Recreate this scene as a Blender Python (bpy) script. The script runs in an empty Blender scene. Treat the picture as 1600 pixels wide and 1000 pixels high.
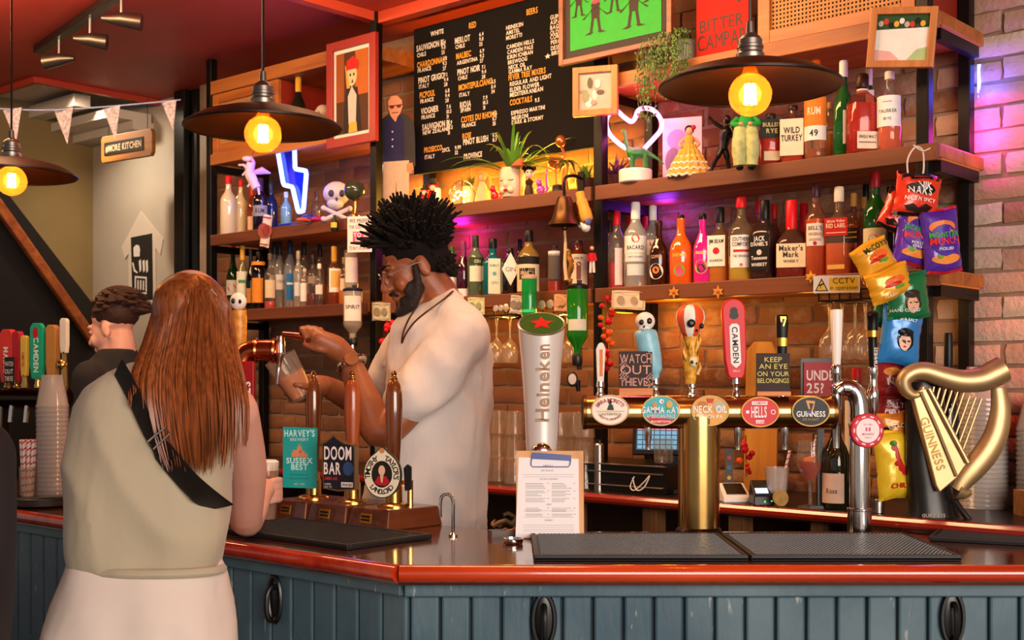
import bpy, bmesh, math, random
from mathutils import Vector, Matrix, noise as mnoise
random.seed(7)
PI = math.pi
scene = bpy.context.scene
COL = scene.collection
F = 1960.0
CZ = 1.48
# ------------------------------------------------------------------ camera, world, lights, exposure
cam_d = bpy.data.cameras.new('camera')
cam = bpy.data.objects.new('camera', cam_d)
COL.objects.link(cam)
cam.location = (0, 0, CZ)
cam.rotation_euler = (PI / 2, 0, 0)
cam_d.sensor_width = 36.0
cam_d.lens = 36.0 * F / 1600.0
cam_d.shift_y = 90 / 1600.0
cam_d.clip_start = 0.05
cam_d.dof.use_dof = True
cam_d.dof.focus_distance = 3.5
cam_d.dof.aperture_fstop = 8.0
scene.camera = cam
scene.view_settings.view_transform = 'Standard'
scene.view_settings.look = 'None'
scene.view_settings.exposure = 0.62
scene.view_settings.gamma = 1.0
scene.view_settings.use_curve_mapping = False
scene.cycles.max_bounces = 8
scene.cycles.transparent_max_bounces = 32
scene.cycles.sample_clamp_indirect = 6.0
scene.cycles.caustics_reflective = False
scene.cycles.caustics_refractive = False
TH = math.atan2(1960.0, 2200.0)
SA, CA = math.sin(TH), math.cos(TH)
AX = Vector((CA, -SA, 0)) if False else Vector((0.7467, -0.6652, 0))   # along the back bar, towards the near right end
BX = Vector((0.6652, 0.7467, 0))                                     # into the back wall
RZ = math.atan2(-0.6652, 0.7467)                                     # rotation of things square to the back bar
C0 = 3.69                                                            # shelf front plane: p . BX = C0
BAR_D = 2.051                                                        # front line of the angled bar section
def W(s, t, z):
 v = AX * s + BX * (C0 + t)
 return Vector((v.x, v.y, z))
def depth(px, t):
 return (C0 + t) / (0.6652 * (px - 800) / F + 0.7467)
def S(px, t=0.0):
 d = depth(px, t)
 return d * (0.7467 * (px - 800) / F - 0.6652)
def P(px, py, d):
 return Vector(((px - 800) * d / F, d, CZ + (590 - py) * d / F))
def PW(px, py, t=0.0):
 return P(px, py, depth(px, t))
def lin(c):
 return c / 12.92 if c <= 0.04045 else ((c + 0.055) / 1.055) ** 2.4
def rgb(h):
 if not isinstance(h, str):
  return tuple(h)[:3]
 h = h.lstrip('#')
 return tuple(lin(int(h[i:i + 2], 16) / 255) for i in (0, 2, 4))
def light(kind, name, loc, energy, color, size=0.1, size_y=None, target=None, spot=None, blend=0.6):
 d = bpy.data.lights.new(name, kind)
 d.energy = energy
 d.color = rgb(color)
 if kind == 'AREA':
  d.size = size
  if size_y:
   d.shape = 'RECTANGLE'
   d.size_y = size_y
 else:
  d.shadow_soft_size = size
 if kind == 'SPOT':
  d.spot_size = math.radians(spot or 60)
  d.spot_blend = blend
 o = bpy.data.objects.new(name, d)
 COL.objects.link(o)
 o.location = loc
 if target is not None:
  o.rotation_euler = (Vector(target) - Vector(loc)).to_track_quat('-Z', 'Y').to_euler()
 return o
world = bpy.data.worlds.new('world')
scene.world = world
world.use_nodes = True
wn = world.node_tree.nodes
wn['Background'].inputs[0].default_value = (0.95, 0.86, 0.80, 1)
wn['Background'].inputs[1].default_value = 0.22
# daylight through the shop front behind the camera
light('AREA', 'shop_front_daylight', (2.2, -2.2, 2.2), 235, '#fff0e4', 4.2, 2.4, target=(0.5, 3.8, 1.3))
# warm ceiling lighting over the back bar
light('AREA', 'back_bar_downlight', W(-3.0, -0.95, 2.98), 30, '#ffc890', 1.9, 0.25, target=W(-3.0, 0.3, 1.7))
light('AREA', 'back_bar_downlight', W(-4.9, -1.55, 3.02), 24, '#ffc890', 1.5, 0.25, target=W(-4.9, 0.3, 1.7))
# ------------------------------------------------------------------ materials
MATS = {}
def new_mat(name):
 m = bpy.data.materials.new(name)
 m.use_nodes = True
 return m, m.node_tree.nodes, m.node_tree.links, m.node_tree.nodes['Principled BSDF']
def mat(name, col, rough=0.5, metal=0.0, var=0.0, vscale=6.0, bump=0.0, bscale=40.0, emit=0.0, coat=0.0, sss=0.0, stretch=(1, 1, 1), spec=0.5, sheen=0.0, alpha=1.0, bd=0.004):
 if name in MATS:
  return MATS[name]
 m, n, l, b = new_mat(name)
 c = rgb(col)
 b.inputs['Base Color'].default_value = (*c, 1)
 b.inputs['Roughness'].default_value = rough
 b.inputs['Metallic'].default_value = metal
 b.inputs['Specular IOR Level'].default_value = spec
 b.inputs['Coat Weight'].default_value = coat
 b.inputs['Coat Roughness'].default_value = 0.08
 if sheen:
  b.inputs['Sheen Weight'].default_value = sheen
 if alpha < 1:
  b.inputs['Alpha'].default_value = alpha
 if sss:
  b.inputs['Subsurface Weight'].default_value = sss
  b.inputs['Subsurface Radius'].default_value = (0.012, 0.004, 0.002)
 if emit:
  b.inputs['Emission Color'].default_value = (*c, 1)
  b.inputs['Emission Strength'].default_value = emit
 if var or bump:
  tc = n.new('ShaderNodeTexCoord')
  mp = n.new('ShaderNodeMapping')
  mp.inputs['Scale'].default_value = stretch
  l.new(tc.outputs['Object'], mp.inputs['Vector'])
 if var:
  t = n.new('ShaderNodeTexNoise')
  t.inputs['Scale'].default_value = vscale
  t.inputs['Detail'].default_value = 5
  l.new(mp.outputs['Vector'], t.inputs['Vector'])
  r = n.new('ShaderNodeValToRGB')
  r.color_ramp.elements[0].position = 0.3
  r.color_ramp.elements[1].position = 0.72
  r.color_ramp.elements[0].color = (*[x * (1 - var) for x in c], 1)
  r.color_ramp.elements[1].color = (*[min(1, x * (1 + var)) for x in c], 1)
  l.new(t.outputs['Fac'], r.inputs['Fac'])
  l.new(r.outputs['Color'], b.inputs['Base Color'])
  if emit:
   l.new(r.outputs['Color'], b.inputs['Emission Color'])
 if bump:
  t2 = n.new('ShaderNodeTexNoise')
  t2.inputs['Scale'].default_value = bscale
  t2.inputs['Detail'].default_value = 4
  l.new(mp.outputs['Vector'], t2.inputs['Vector'])
  bp = n.new('ShaderNodeBump')
  bp.inputs['Strength'].default_value = bump
  bp.inputs['Distance'].default_value = bd
  l.new(t2.outputs['Fac'], bp.inputs['Height'])
  l.new(bp.outputs['Normal'], b.inputs['Normal'])
 MATS[name] = m
 return m
def wood(name, c1, c2, axis='x', scale=5.0, rough=0.45, coat=0.0, rot=0.0, bump=0.15):
 """grain running along one local axis"""
 if name in MATS:
  return MATS[name]
 m, n, l, b = new_mat(name)
 tc = n.new('ShaderNodeTexCoord')
 mp = n.new('ShaderNodeMapping')
 st = {'x': (0.12, 1.6, 1.6), 'y': (1.6, 0.12, 1.6), 'z': (1.6, 1.6, 0.12)}[axis]
 mp.inputs['Scale'].default_value = st
 if rot:
  mp2 = n.new('ShaderNodeMapping')
  mp2.inputs['Rotation'].default_value = (0, 0, rot)
  l.new(tc.outputs['Object'], mp2.inputs['Vector'])
  l.new(mp2.outputs['Vector'], mp.inputs['Vector'])
 else:
  l.new(tc.outputs['Object'], mp.inputs['Vector'])
 t = n.new('ShaderNodeTexNoise')
 t.inputs['Scale'].default_value = scale * 4
 t.inputs['Detail'].default_value = 8
 t.inputs['Roughness'].default_value = 0.62
 t.inputs['Distortion'].default_value = 0.6
 l.new(mp.outputs['Vector'], t.inputs['Vector'])
 r = n.new('ShaderNodeValToRGB')
 e = r.color_ramp.elements
 e[0].position = 0.34
 e[0].color = (*rgb(c1), 1)
 e[1].position = 0.66
 e[1].color = (*rgb(c2), 1)
 l.new(t.outputs['Fac'], r.inputs['Fac'])
 l.new(r.outputs['Color'], b.inputs['Base Color'])
 b.inputs['Roughness'].default_value = rough
 b.inputs['Coat Weight'].default_value = coat
 b.inputs['Coat Roughness'].default_value = 0.07
 bp = n.new('ShaderNodeBump')
 bp.inputs['Strength'].default_value = bump
 bp.inputs['Distance'].default_value = 0.003
 l.new(t.outputs['Fac'], bp.inputs['Height'])
 l.new(bp.outputs['Normal'], b.inputs['Normal'])
 MATS[name] = m
 return m
def glass(name, tint, body=0.25, rough=0.04, clear=None):
 """thin-walled glass: tinted transparency, a little coloured body, fresnel gloss"""
 if name in MATS:
  return MATS[name]
 m, n, l, b = new_mat(name)
 c = rgb(tint)
 tr = n.new('ShaderNodeBsdfTransparent')
 k = rgb(clear) if clear else c
 tr.inputs['Color'].default_value = (*k, 1)
 b.inputs['Base Color'].default_value = (*c, 1)
 b.inputs['Roughness'].default_value = rough
 b.inputs['Specular IOR Level'].default_value = 0.6
 mix = n.new('ShaderNodeMixShader')
 mix.inputs['Fac'].default_value = body
 gl = n.new('ShaderNodeBsdfGlossy')
 gl.inputs['Roughness'].default_value = rough
 lw = n.new('ShaderNodeLayerWeight')
 lw.inputs['Blend'].default_value = 0.5
 pw = n.new('ShaderNodeMath')
 pw.operation = 'POWER'
 pw.inputs[1].default_value = 4
 l.new(lw.outputs['Facing'], pw.inputs[0])
 fr = n.new('ShaderNodeMath')
 fr.operation = 'MULTIPLY_ADD'
 fr.inputs[1].default_value = 0.65
 fr.inputs[2].default_value = 0.035
 l.new(pw.outputs[0], fr.inputs[0])
 mix2 = n.new('ShaderNodeMixShader')
 l.new(tr.outputs[0], mix.inputs[1])
 l.new(b.outputs[0], mix.inputs[2])
 l.new(fr.outputs[0], mix2.inputs['Fac'])
 l.new(mix.outputs[0], mix2.inputs[1])
 l.new(gl.outputs[0], mix2.inputs[2])
 l.new(mix2.outputs[0], n['Material Output'].inputs['Surface'])
 MATS[name] = m
 return m
def emis(name, col, strength):
 if name in MATS:
  return MATS[name]
 m, n, l, b = new_mat(name)
 b.inputs['Base Color'].default_value = (*rgb(col), 1)
 b.inputs['Emission Color'].default_value = (*rgb(col), 1)
 b.inputs['Emission Strength'].default_value = strength
 MATS[name] = m
 return m
_flat = {}
def ink(h, rough=0.55):
 """plain print, paper or plastic of one colour with a faint mottling"""
 key = (h, rough)
 if key not in _flat:
  _flat[key] = mat('print_' + h.lstrip('#') + ('' if rough == 0.55 else '_%d' % (rough * 100)), h, max(rough, .35), var=0.06, vscale=30, spec=.22)
 return _flat[key]
# ------------------------------------------------------------------ glyphs of the built-in font
GLY = {}
def glyph(ch, bold):
 key = (ch, bold)
 if key in GLY:
  return GLY[key]
 cu = bpy.data.curves.new('glyph', 'FONT')
 cu.body = ch
 cu.resolution_u = 3
 cu.fill_mode = 'FRONT'
 if bold:
  cu.offset = 0.022
 o = bpy.data.objects.new('glyph', cu)
 COL.objects.link(o)
 bpy.context.view_layer.update()
 me = bpy.data.meshes.new_from_object(o.evaluated_get(bpy.context.evaluated_depsgraph_get()))
 vs = [(v.co.x / 0.69, v.co.y / 0.69) for v in me.vertices]
 fs = [tuple(p.vertices) for p in me.polygons]
 bpy.data.objects.remove(o)
 bpy.data.curves.remove(cu)
 bpy.data.meshes.remove(me)
 if vs:
  x0 = min(v[0] for v in vs)
  x1 = max(v[0] for v in vs)
  vs = [(x - x0, y) for x, y in vs]
  GLY[key] = (vs, fs, x1 - x0)
 else:
  GLY[key] = ([], [], 0.3)
 return GLY[key]
def text_width(s, bold=False, gap=0.14):
 w = 0
 for ch in s:
  w += (0.36 if ch == ' ' else glyph(ch, bold)[2]) + gap
 return w - gap
# ------------------------------------------------------------------ mesh builder
def flat(o, ux, uy):
 o, ux, uy = Vector(o), Vector(ux), Vector(uy)
 return lambda u, v: o + ux * u + uy * v
def cyl(r, z=0.0, a0=0.0, c=(0, 0)):
 """wrap round a vertical cylinder, u along the arc, front at -Y"""
 return lambda u, v: Vector((c[0] + r * math.sin(u / r + a0), c[1] - r * math.cos(u / r + a0), z + v))
class MB:
 def __init__(s):
  s.v = []
  s.f = []
 def add(s, vs, fs, mtx=None):
  k = len(s.v)
  if mtx is not None:
   vs = [mtx @ Vector(v) for v in vs]
  s.v += [tuple(v) for v in vs]
  s.f += [tuple(i + k for i in f) for f in fs]
  return s
 def box(s, c, size, rot=None, taper=1.0):
  x, y, z = [q / 2 for q in size]
  vs = [(-x, -y, -z), (x, -y, -z), (x, y, -z), (-x, y, -z), (-x * taper, -y * taper, z), (x * taper, -y * taper, z), (x * taper, y * taper, z), (-x * taper, y * taper, z)]
  m = Matrix.Translation(c)
  if rot is not None:
   m = m @ (rot if isinstance(rot, Matrix) else Matrix.Rotation(rot, 4, 'Z'))
  return s.add(vs, [(0, 3, 2, 1), (4, 5, 6, 7), (0, 1, 5, 4), (1, 2, 6, 5), (2, 3, 7, 6), (3, 0, 4, 7)], m)
 def bar(s, p, q, w, h, up=(0, 0, 1)):
  p, q = Vector(p), Vector(q)
  d = q - p
  L = d.length
  x = d.normalized()
  u = Vector(up)
  y = u.cross(x)
  if y.length < 1e-4:
   y = Vector((0, 1, 0)).cross(x)
  y.normalize()
  z = x.cross(y)
  m = Matrix((x, y, z)).transposed().to_4x4()
  m.translation = (p + q) / 2
  return s.box((0, 0, 0), (L, w, h), None) if False else s.add(*_boxvf(L, w, h), m)
 def lathe(s, prof, n=20, c=(0, 0, 0), sq=None, mtx=None, a0=0.0, a1=None, cap=True):
  full = a1 is None
  vs, fs = [], []
  m = n if full else n + 1
  for i, (r, z) in enumerate(prof):
   p = sq[i] if sq else 2.0
   for j in range(m):
    a = (2 * PI * j / n) if full else a0 + (a1 - a0) * j / n
    if full and sq:
     a += PI / n * 0
    cx, sx = math.sin(a), -math.cos(a)
    k = 1.0 if p == 2.0 else (abs(cx) ** p + abs(sx) ** p) ** (-1.0 / p)
    vs.append((c[0] + r * cx * k, c[1] + r * sx * k, c[2] + z))
  for i in range(len(prof) - 1):
   for j in range(n):
    j2 = (j + 1) % m if full else j + 1
    fs.append((i * m + j, i * m + j2, (i + 1) * m + j2, (i + 1) * m + j))
  if cap and full:
   if prof[0][0] > 1e-6:
    fs.append(tuple(reversed(range(m))))
   if prof[-1][0] > 1e-6:
    k = (len(prof) - 1) * m
    fs.append(tuple(range(k, k + m)))
  return s.add(vs, fs, mtx)
 def tube(s, pts, r, n=8, closed=False, flatk=1.0, up=None):
  pts = [Vector(p) for p in pts]
  N = len(pts)
  rs = r if isinstance(r, (list, tuple)) else [r] * N
  vs, fs = [], []
  prev = None
  for i, p in enumerate(pts):
   if closed:
    t = pts[(i + 1) % N] - pts[i - 1]
   else:
    t = pts[min(i + 1, N - 1)] - pts[max(i - 1, 0)]
   if t.length < 1e-9:
    t = Vector((0, 0, 1))
   t.normalize()
   if prev is None:
    ref = Vector(up) if up else (Vector((0, 0, 1)) if abs(t.z) < 0.9 else Vector((1, 0, 0)))
    x = ref - t * ref.dot(t)
   else:
    x = prev - t * prev.dot(t)
   if x.length < 1e-6:
    x = t.orthogonal()
   x.normalize()
   prev = x
   y = t.cross(x)
   for j in range(n):
    a = 2 * PI * j / n
    vs.append(p + (x * math.cos(a) + y * math.sin(a) * flatk) * rs[i])
  for i in range(N if closed else N - 1):
   i2 = (i + 1) % N
   for j in range(n):
    j2 = (j + 1) % n
    fs.append((i * n + j, i * n + j2, i2 * n + j2, i2 * n + j))
  if not closed:
   fs.append(tuple(reversed(range(n))))
   fs.append(tuple(range((N - 1) * n, N * n)))
  return s.add(vs, fs)
 def ell(s, c, r, n=14, m=9, mtx=None):
  if not isinstance(r, (tuple, list, Vector)):
   r = (r, r, r)
  vs = [(0, 0, -1)]
  for i in range(1, m):
   a = -PI / 2 + PI * i / m
   for j in range(n):
    b = 2 * PI * j / n
    vs.append((math.cos(a) * math.cos(b), math.cos(a) * math.sin(b), math.sin(a)))
  vs.append((0, 0, 1))
  fs = []
  for j in range(n):
   fs.append((0, 1 + (j + 1) % n, 1 + j))
   fs.append((len(vs) - 1, 1 + (m - 2) * n + j, 1 + (m - 2) * n + (j + 1) % n))
  for i in range(m - 2):
   for j in range(n):
    j2 = (j + 1) % n
    fs.append((1 + i * n + j, 1 + i * n + j2, 1 + (i + 1) * n + j2, 1 + (i + 1) * n + j))
  T = Matrix.Translation(c) @ (mtx if mtx is not None else Matrix.Identity(4)) @ Matrix.Diagonal((*r, 1))
  return s.add(vs, fs, T)
 def prism(s, outline, mapf, normal, th):
  """outline in (u,v), mapped by mapf; front face there, body behind by th against the normal"""
  nrm = Vector(normal).normalized()
  k = len(outline)
  fr = [mapf(u, v) for u, v in outline]
  bk = [p - nrm * th for p in fr]
  n0 = sum(((fr[i] - fr[0]).cross(fr[(i + 1) % k] - fr[0]) for i in range(1, k - 1)), Vector())
  fs = [tuple(range(k)), tuple(reversed(range(k, 2 * k)))]
  for i in range(k):
   j = (i + 1) % k
   fs.append((i, i + k, j + k, j))
  if n0.dot(nrm) < 0:
   fs = [tuple(reversed(f)) for f in fs]
  return s.add(fr + bk, fs)
 def text(s, st, size, mapf, at=(0, 0), align='c', cond=1.0, bold=False, gap=0.14, maxw=None):
  w = text_width(st, bold, gap) * size * cond
  if maxw and w > maxw:
   cond *= maxw / w
   w = maxw
  x = at[0] - (w / 2 if align == 'c' else (w if align == 'r' else 0))
  for ch in st:
   if ch == ' ':
    x += (0.36 + gap) * size * cond
    continue
   vs, fs, cw = glyph(ch, bold)
   s.add([mapf(x + vx * size * cond, at[1] + vy * size) for vx, vy in vs], fs)
   x += (cw + gap) * size * cond
  return s
 def rect(s, mapf, u0, v0, u1, v1, n=1):
  vs, fs = [], []
  for i in range(n + 1):
   u = u0 + (u1 - u0) * i / n
   vs += [mapf(u, v0), mapf(u, v1)]
  for i in range(n):
   fs.append((2 * i, 2 * i + 2, 2 * i + 3, 2 * i + 1))
  return s.add(vs, fs)
 def disc(s, mapf, c, ru, rv, n=24):
  k = [mapf(c[0] + ru * math.cos(2 * PI * i / n), c[1] + rv * math.sin(2 * PI * i / n)) for i in range(n)]
  return s.add(k, [tuple(range(n))])
 def build(s, name, m, parent=None, smooth=True, label=None, bevel=0.0, loc=None, rz=None, angle=35):
  me = bpy.data.meshes.new(name)
  me.from_pydata(s.v, [], s.f)
  me.update()
  if isinstance(m, (list, tuple)):
   for q in m:
    me.materials.append(q)
  else:
   me.materials.append(m)
  o = bpy.data.objects.new(name, me)
  COL.objects.link(o)
  if parent is not None:
   o.parent = parent
  if label:
   o['label'] = label
  if loc is not None:
   o.location = loc
  if rz is not None:
   o.rotation_euler = (0, 0, rz)
  if smooth:
   me.shade_smooth()
   me.set_sharp_from_angle(angle=math.radians(angle))
  if bevel:
   b = o.modifiers.new('bevel', 'BEVEL')
   b.width = bevel
   b.segments = 2
   b.limit_method = 'ANGLE'
  return o
def _boxvf(L, w, h):
 x, y, z = L / 2, w / 2, h / 2
 return ([(-x, -y, -z), (x, -y, -z), (x, y, -z), (-x, y, -z), (-x, -y, z), (x, -y, z), (x, y, z), (-x, y, z)],
   [(0, 3, 2, 1), (4, 5, 6, 7), (0, 1, 5, 4), (1, 2, 6, 5), (2, 3, 7, 6), (3, 0, 4, 7)])
def thing(name, label, cat, loc=(0, 0, 0), rz=0.0, group=None):
 o = bpy.data.objects.new(name, None)
 o.empty_display_size = 0.05
 COL.objects.link(o)
 o.location = loc
 o.rotation_euler = (0, 0, rz)
 return tag(o, label, cat, group)
def tag(o, label, cat, group=None, kind=None):
 if not 4 <= len(label.split()) <= 16:
  print('LABEL LENGTH', len(label.split()), label)
 o['label'] = label
 o['category'] = cat
 if group:
  o['group'] = group
 if kind:
  o['kind'] = kind
 return o
def structure(o):
 o['kind'] = 'structure'
 return o
def stuff(o):
 o['kind'] = 'stuff'
 return o
def face_cam(p, yaw=0.0):
 return math.atan2(-p[0], p[1]) + yaw
def smooth_path(pts, n=6, closed=False):
 """Catmull-Rom through points"""
 pts = [Vector(p) for p in pts]
 out = []
 N = len(pts)
 for i in range(N if closed else N - 1):
  p0 = pts[i - 1] if (i > 0 or closed) else pts[0]
  p1, p2 = pts[i], pts[(i + 1) % N]
  p3 = pts[(i + 2) % N] if (closed or i + 2 < N) else pts[-1]
  for k in range(n):
   t = k / n
   out.append(0.5 * ((2 * p1) + (p2 - p0) * t + (2 * p0 - 5 * p1 + 4 * p2 - p3) * t * t + (3 * p1 - p0 - 3 * p2 + p3) * t ** 3))
 if not closed:
  out.append(pts[-1])
 return out
def copy_tree(o, parent=None):
 c = o.copy()
 COL.objects.link(c)
 if parent is not None:
  c.parent = parent
 for ch in list(o.children):
  copy_tree(ch, c)
 return c
# shared materials
BLACKM = mat('black_metal', '#17130f', 0.4, 0.6, var=0.2)
CHROME = mat('chrome', '#d8d4cf', 0.12, 1.0)
STEEL = mat('brushed_steel', '#b9b2aa', 0.28, 1.0, var=0.08, vscale=3, stretch=(1, 1, 30))
BRASS = mat('brass', '#c9a15e', 0.2, 1.0, var=0.12, vscale=5)
GOLD = mat('gold_paint', '#d9a441', 0.3, 1.0, var=0.1)
COPPER = mat('copper', '#c0643a', 0.22, 1.0, var=0.1)
BLACKP = mat('black_plastic', '#0f0e0e', 0.35)
RUBBER = mat('black_rubber', '#1c1a19', 0.55, var=0.15)
WHITEP = mat('white_plastic', '#e9e2da', 0.35)
PAPER = mat('paper', '#efe9e4', 0.8, var=0.03)
# ------------------------------------------------------------------ the room shell
CEIL = CZ + 1.60
RED_CEIL = mat('red_ceiling_paint', '#b53f31', 0.55, var=0.12, vscale=2.5, bump=0.05)
BEIGE = mat('beige_plaster', '#a39a8c', 0.8, var=0.1, vscale=2.0, bump=0.08)
OLIVE = mat('olive_plaster', '#7c6a42', 0.8, var=0.15, vscale=2.0, bump=0.08)
WHITEC = mat('white_gloss_paint', '#c9c0b4', 0.5, var=0.05)
def slab(name, outline, z0, z1, m):
 mb = MB()
 k = len(outline)
 lo = [(x, y, z0) for x, y in outline]
 hi = [(x, y, z1) for x, y in outline]
 fs = [tuple(reversed(range(k))), tuple(range(k, 2 * k))] + [(i, (i + 1) % k, (i + 1) % k + k, i + k) for i in range(k)]
 mb.add(lo + hi, fs)
 return mb.build(name, m, smooth=False)
floor_m = wood('floor_boards_wood', '#2a1a10', '#4a301c', 'x', 3.0, 0.5)
structure(slab('floor', [(-7, -4), (5, -4), (5, 9), (-7, 9)], -0.06, 0.0, floor_m))
sN, tN = -6.35, -0.38
c = lambda s, t: tuple(W(s, t, 0))[:2]
# red ceiling with its notch over the kitchen pass, far left
structure(slab('ceiling', [(-7, -1.2), (4.5, -1.2), c(2.0, 0.40), c(sN, 0.40), c(sN, tN), c(-9.5, tN)], CEIL, CEIL + 0.08, RED_CEIL))
structure(slab('ceiling_pass', [c(-7.2, tN), c(sN, tN), c(sN, 0.42), c(-7.2, 0.42)], CEIL + 0.03, CEIL + 0.09, WHITEC))
mb = MB()
mb.bar(W(sN + 0.012, tN, CEIL - 0.006), W(sN + 0.012, 0.37, CEIL - 0.006), 0.03, 0.05)
mb.bar(W(-9.0, tN - 0.01, CEIL - 0.006), W(sN + 0.02, tN - 0.01, CEIL - 0.006), 0.03, 0.05)
structure(mb.build('trim_1', mat('red_trim_paint', '#a83a26', 0.45), smooth=False))
# stepped white cornice inside the pass
mb = MB()
mb.bar(W(sN - 0.20, 0.0, CEIL - 0.03), W(-7.1, 0.0, CEIL - 0.03), 0.10, 0.07)
mb.bar(W(sN - 0.05, 0.22, CEIL - 0.10), W(-7.1, 0.22, CEIL - 0.10), 0.26, 0.05)
mb.bar(W(sN - 0.05, 0.30, CEIL - 0.15), W(-7.1, 0.30, CEIL - 0.15), 0.14, 0.05)
structure(mb.build('trim_2', WHITEC, smooth=False))
# ceiling battens near the menu board
mb = MB()
mb.bar(W(-4.12, 0.04, CEIL - 0.02), W(-2.0, 0.04, CEIL - 0.02), 0.05, 0.06)
mb.bar(W(-4.12, 0.02, CEIL - 0.02), W(-4.12, -0.95, CEIL - 0.02), 0.05, 0.04)
structure(mb.build('trim_3', mat('red_batten_paint', '#b8442c', 0.4), smooth=False))
# brick back wall: mortar bed with single bricks on it
MORTAR = mat('lime_mortar', '#8f735c', 0.9, var=0.25, vscale=9, bump=0.8, bscale=25)
def brick_mat(name, cols, wash):
 m, n, l, b = new_mat(name)
 oi = n.new('ShaderNodeObjectInfo')
 r = n.new('ShaderNodeValToRGB')
 e = r.color_ramp.elements
 e[0].color = (*rgb(cols[0]), 1)
 e[1].color = (*rgb(cols[-1]), 1)
 for i, h in enumerate(cols[1:-1]):
  q = e.new((i + 1) / (len(cols) - 1))
  q.color = (*rgb(h), 1)
 tc = n.new('ShaderNodeTexCoord')
 t = n.new('ShaderNodeTexNoise')
 t.inputs['Scale'].default_value = 14
 t.inputs['Detail'].default_value = 6
 geo = n.new('ShaderNodeNewGeometry')
 l.new(geo.outputs['Position'], t.inputs['Vector'])
 l.new(oi.outputs['Random'], r.inputs['Fac'])
 mx = n.new('ShaderNodeMix')
 mx.data_type = 'RGBA'
 mx.blend_type = 'MIX'
 mx.inputs[7].default_value = (*rgb('#b8a48e'), 1)
 rr = n.new('ShaderNodeMapRange')
 rr.inputs[1].default_value = 0.5
 rr.inputs[2].default_value = 0.75
 rr.inputs[4].default_value = wash
 l.new(t.outputs['Fac'], rr.inputs[0])
 l.new(rr.outputs[0], mx.inputs[0])
 l.new(r.outputs['Color'], mx.inputs[6])
 l.new(mx.outputs[2], b.inputs['Base Color'])
 b.inputs['Roughness'].default_value = 0.88
 t2 = n.new('ShaderNodeTexNoise')
 t2.inputs['Scale'].default_value = 60
 t2.inputs['Detail'].default_value = 5
 l.new(geo.outputs['Position'], t2.inputs['Vector'])
 bp = n.new('ShaderNodeBump')
 bp.inputs['Strength'].default_value = 0.9
 bp.inputs['Distance'].default_value = 0.006
 l.new(t2.outputs['Fac'], bp.inputs['Height'])
 l.new(bp.outputs['Normal'], b.inputs['Normal'])
 return m
BRICK = brick_mat('old_brick', ['#6b4028', '#8a5a3a', '#a0744e', '#8f5232', '#7a4c36', '#ab8664'], .6)
PALEB = brick_mat('daylight_tinted_brick', ['#a8765c', '#c09a80', '#b5836a', '#cdb29c', '#b8907a', '#d2bca8'], .9)  # paler brick copy: daylight on the right edge put into the colour
TW = 0.385
def brick_mesh(mb, o, L, H, T, rnd):
 """rough rounded brick, front towards -Y of its own frame; o = (x, z)"""
 nx, nz = 4, 3
 vs, fs = [], []
 for i in range(nx + 1):
  for k in range(nz + 1):
   e = (i in (0, nx)) or (k in (0, nz))
   x = -L / 2 + L * i / nx + rnd.uniform(-.004, .004)
   z = -H / 2 + H * k / nz + rnd.uniform(-.003, .003)
   y = -T + rnd.uniform(0, .004) + (0.007 if e else 0)
   vs.append((o[0] + x, y, o[1] + z))
 a = lambda i, k: i * (nz + 1) + k
 for i in range(nx):
  for k in range(nz):
   fs.append((a(i, k), a(i + 1, k), a(i + 1, k + 1), a(i, k + 1)))
 ring = [a(i, 0) for i in range(nx + 1)] + [a(nx, k) for k in range(1, nz + 1)] + [a(i, nz) for i in range(nx - 1, -1, -1)] + [a(0, k) for k in range(nz - 1, 0, -1)]
 k0 = len(vs)
 for q in ring:
  vs.append((vs[q][0], 0.0, vs[q][2]))
 n = len(ring)
 for j in range(n):
  fs.append((ring[(j + 1) % n], ring[j], k0 + j, k0 + (j + 1) % n))
 mb.add(vs, fs)
mb = MB()
mb.add([W(-5.82, TW, 0), W(1.6, TW, 0), W(1.6, TW, CEIL + .05), W(-5.82, TW, CEIL + .05), W(-5.82, TW + .2, 0), W(1.6, TW + .2, 0), W(1.6, TW + .2, CEIL + .05), W(-5.82, TW + .2, CEIL + .05)],
       [(0, 1, 2, 3), (5, 4, 7, 6), (1, 5, 6, 2), (4, 0, 3, 7), (3, 2, 6, 7), (4, 5, 1, 0)])
wall_back = structure(mb.build('wall_back', MORTAR, smooth=False))
rnd = random.Random(3)
protos = []
for i in range(4):
 b_ = MB()
 brick_mesh(b_, (0, 0), 0.212, 0.064, 0.016, rnd)
 protos.append(b_)
bm_cache = []
for i, b_ in enumerate(protos):
 o = b_.build('brick', BRICK, wall_back, angle=60)
 bm_cache.append(o)
used = 0
row_z = [1.02 + 0.0765 * i for i in range(27)]
for ri, z in enumerate(row_z):
 off = 0.112 if ri % 2 else 0.0
 for k in range(9):
  s = -2.86 + off + 0.2255 * k
  if s > -1.05:
   continue
  o = bm_cache[used] if used < 4 else bm_cache[used % 4].copy()
  if used >= 4:
   COL.objects.link(o)
   o.parent = wall_back
  used += 1
  p = W(s + rnd.uniform(-.006, .006), TW, z + rnd.uniform(-.004, .004))
  o.location = p
  o.rotation_euler = (0, rnd.uniform(-.012, .012), RZ)
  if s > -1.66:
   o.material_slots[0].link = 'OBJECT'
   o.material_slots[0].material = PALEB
  o.scale = (1, rnd.uniform(0.75, 1.4), 1)
mb = MB()
M0 = Matrix.Rotation(RZ, 4, 'Z')
for ri, z in enumerate(row_z):
 off = 0.112 if ri % 2 else 0.0
 for k in range(14):
  s = -2.86 + off - 0.2255 * (k + 1)
  b_ = MB()
  brick_mesh(b_, (0, 0), 0.21, 0.062, 0.014, rnd)
  mb.add(b_.v, b_.f, Matrix.Translation(W(s, TW, z)) @ M0)
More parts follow.
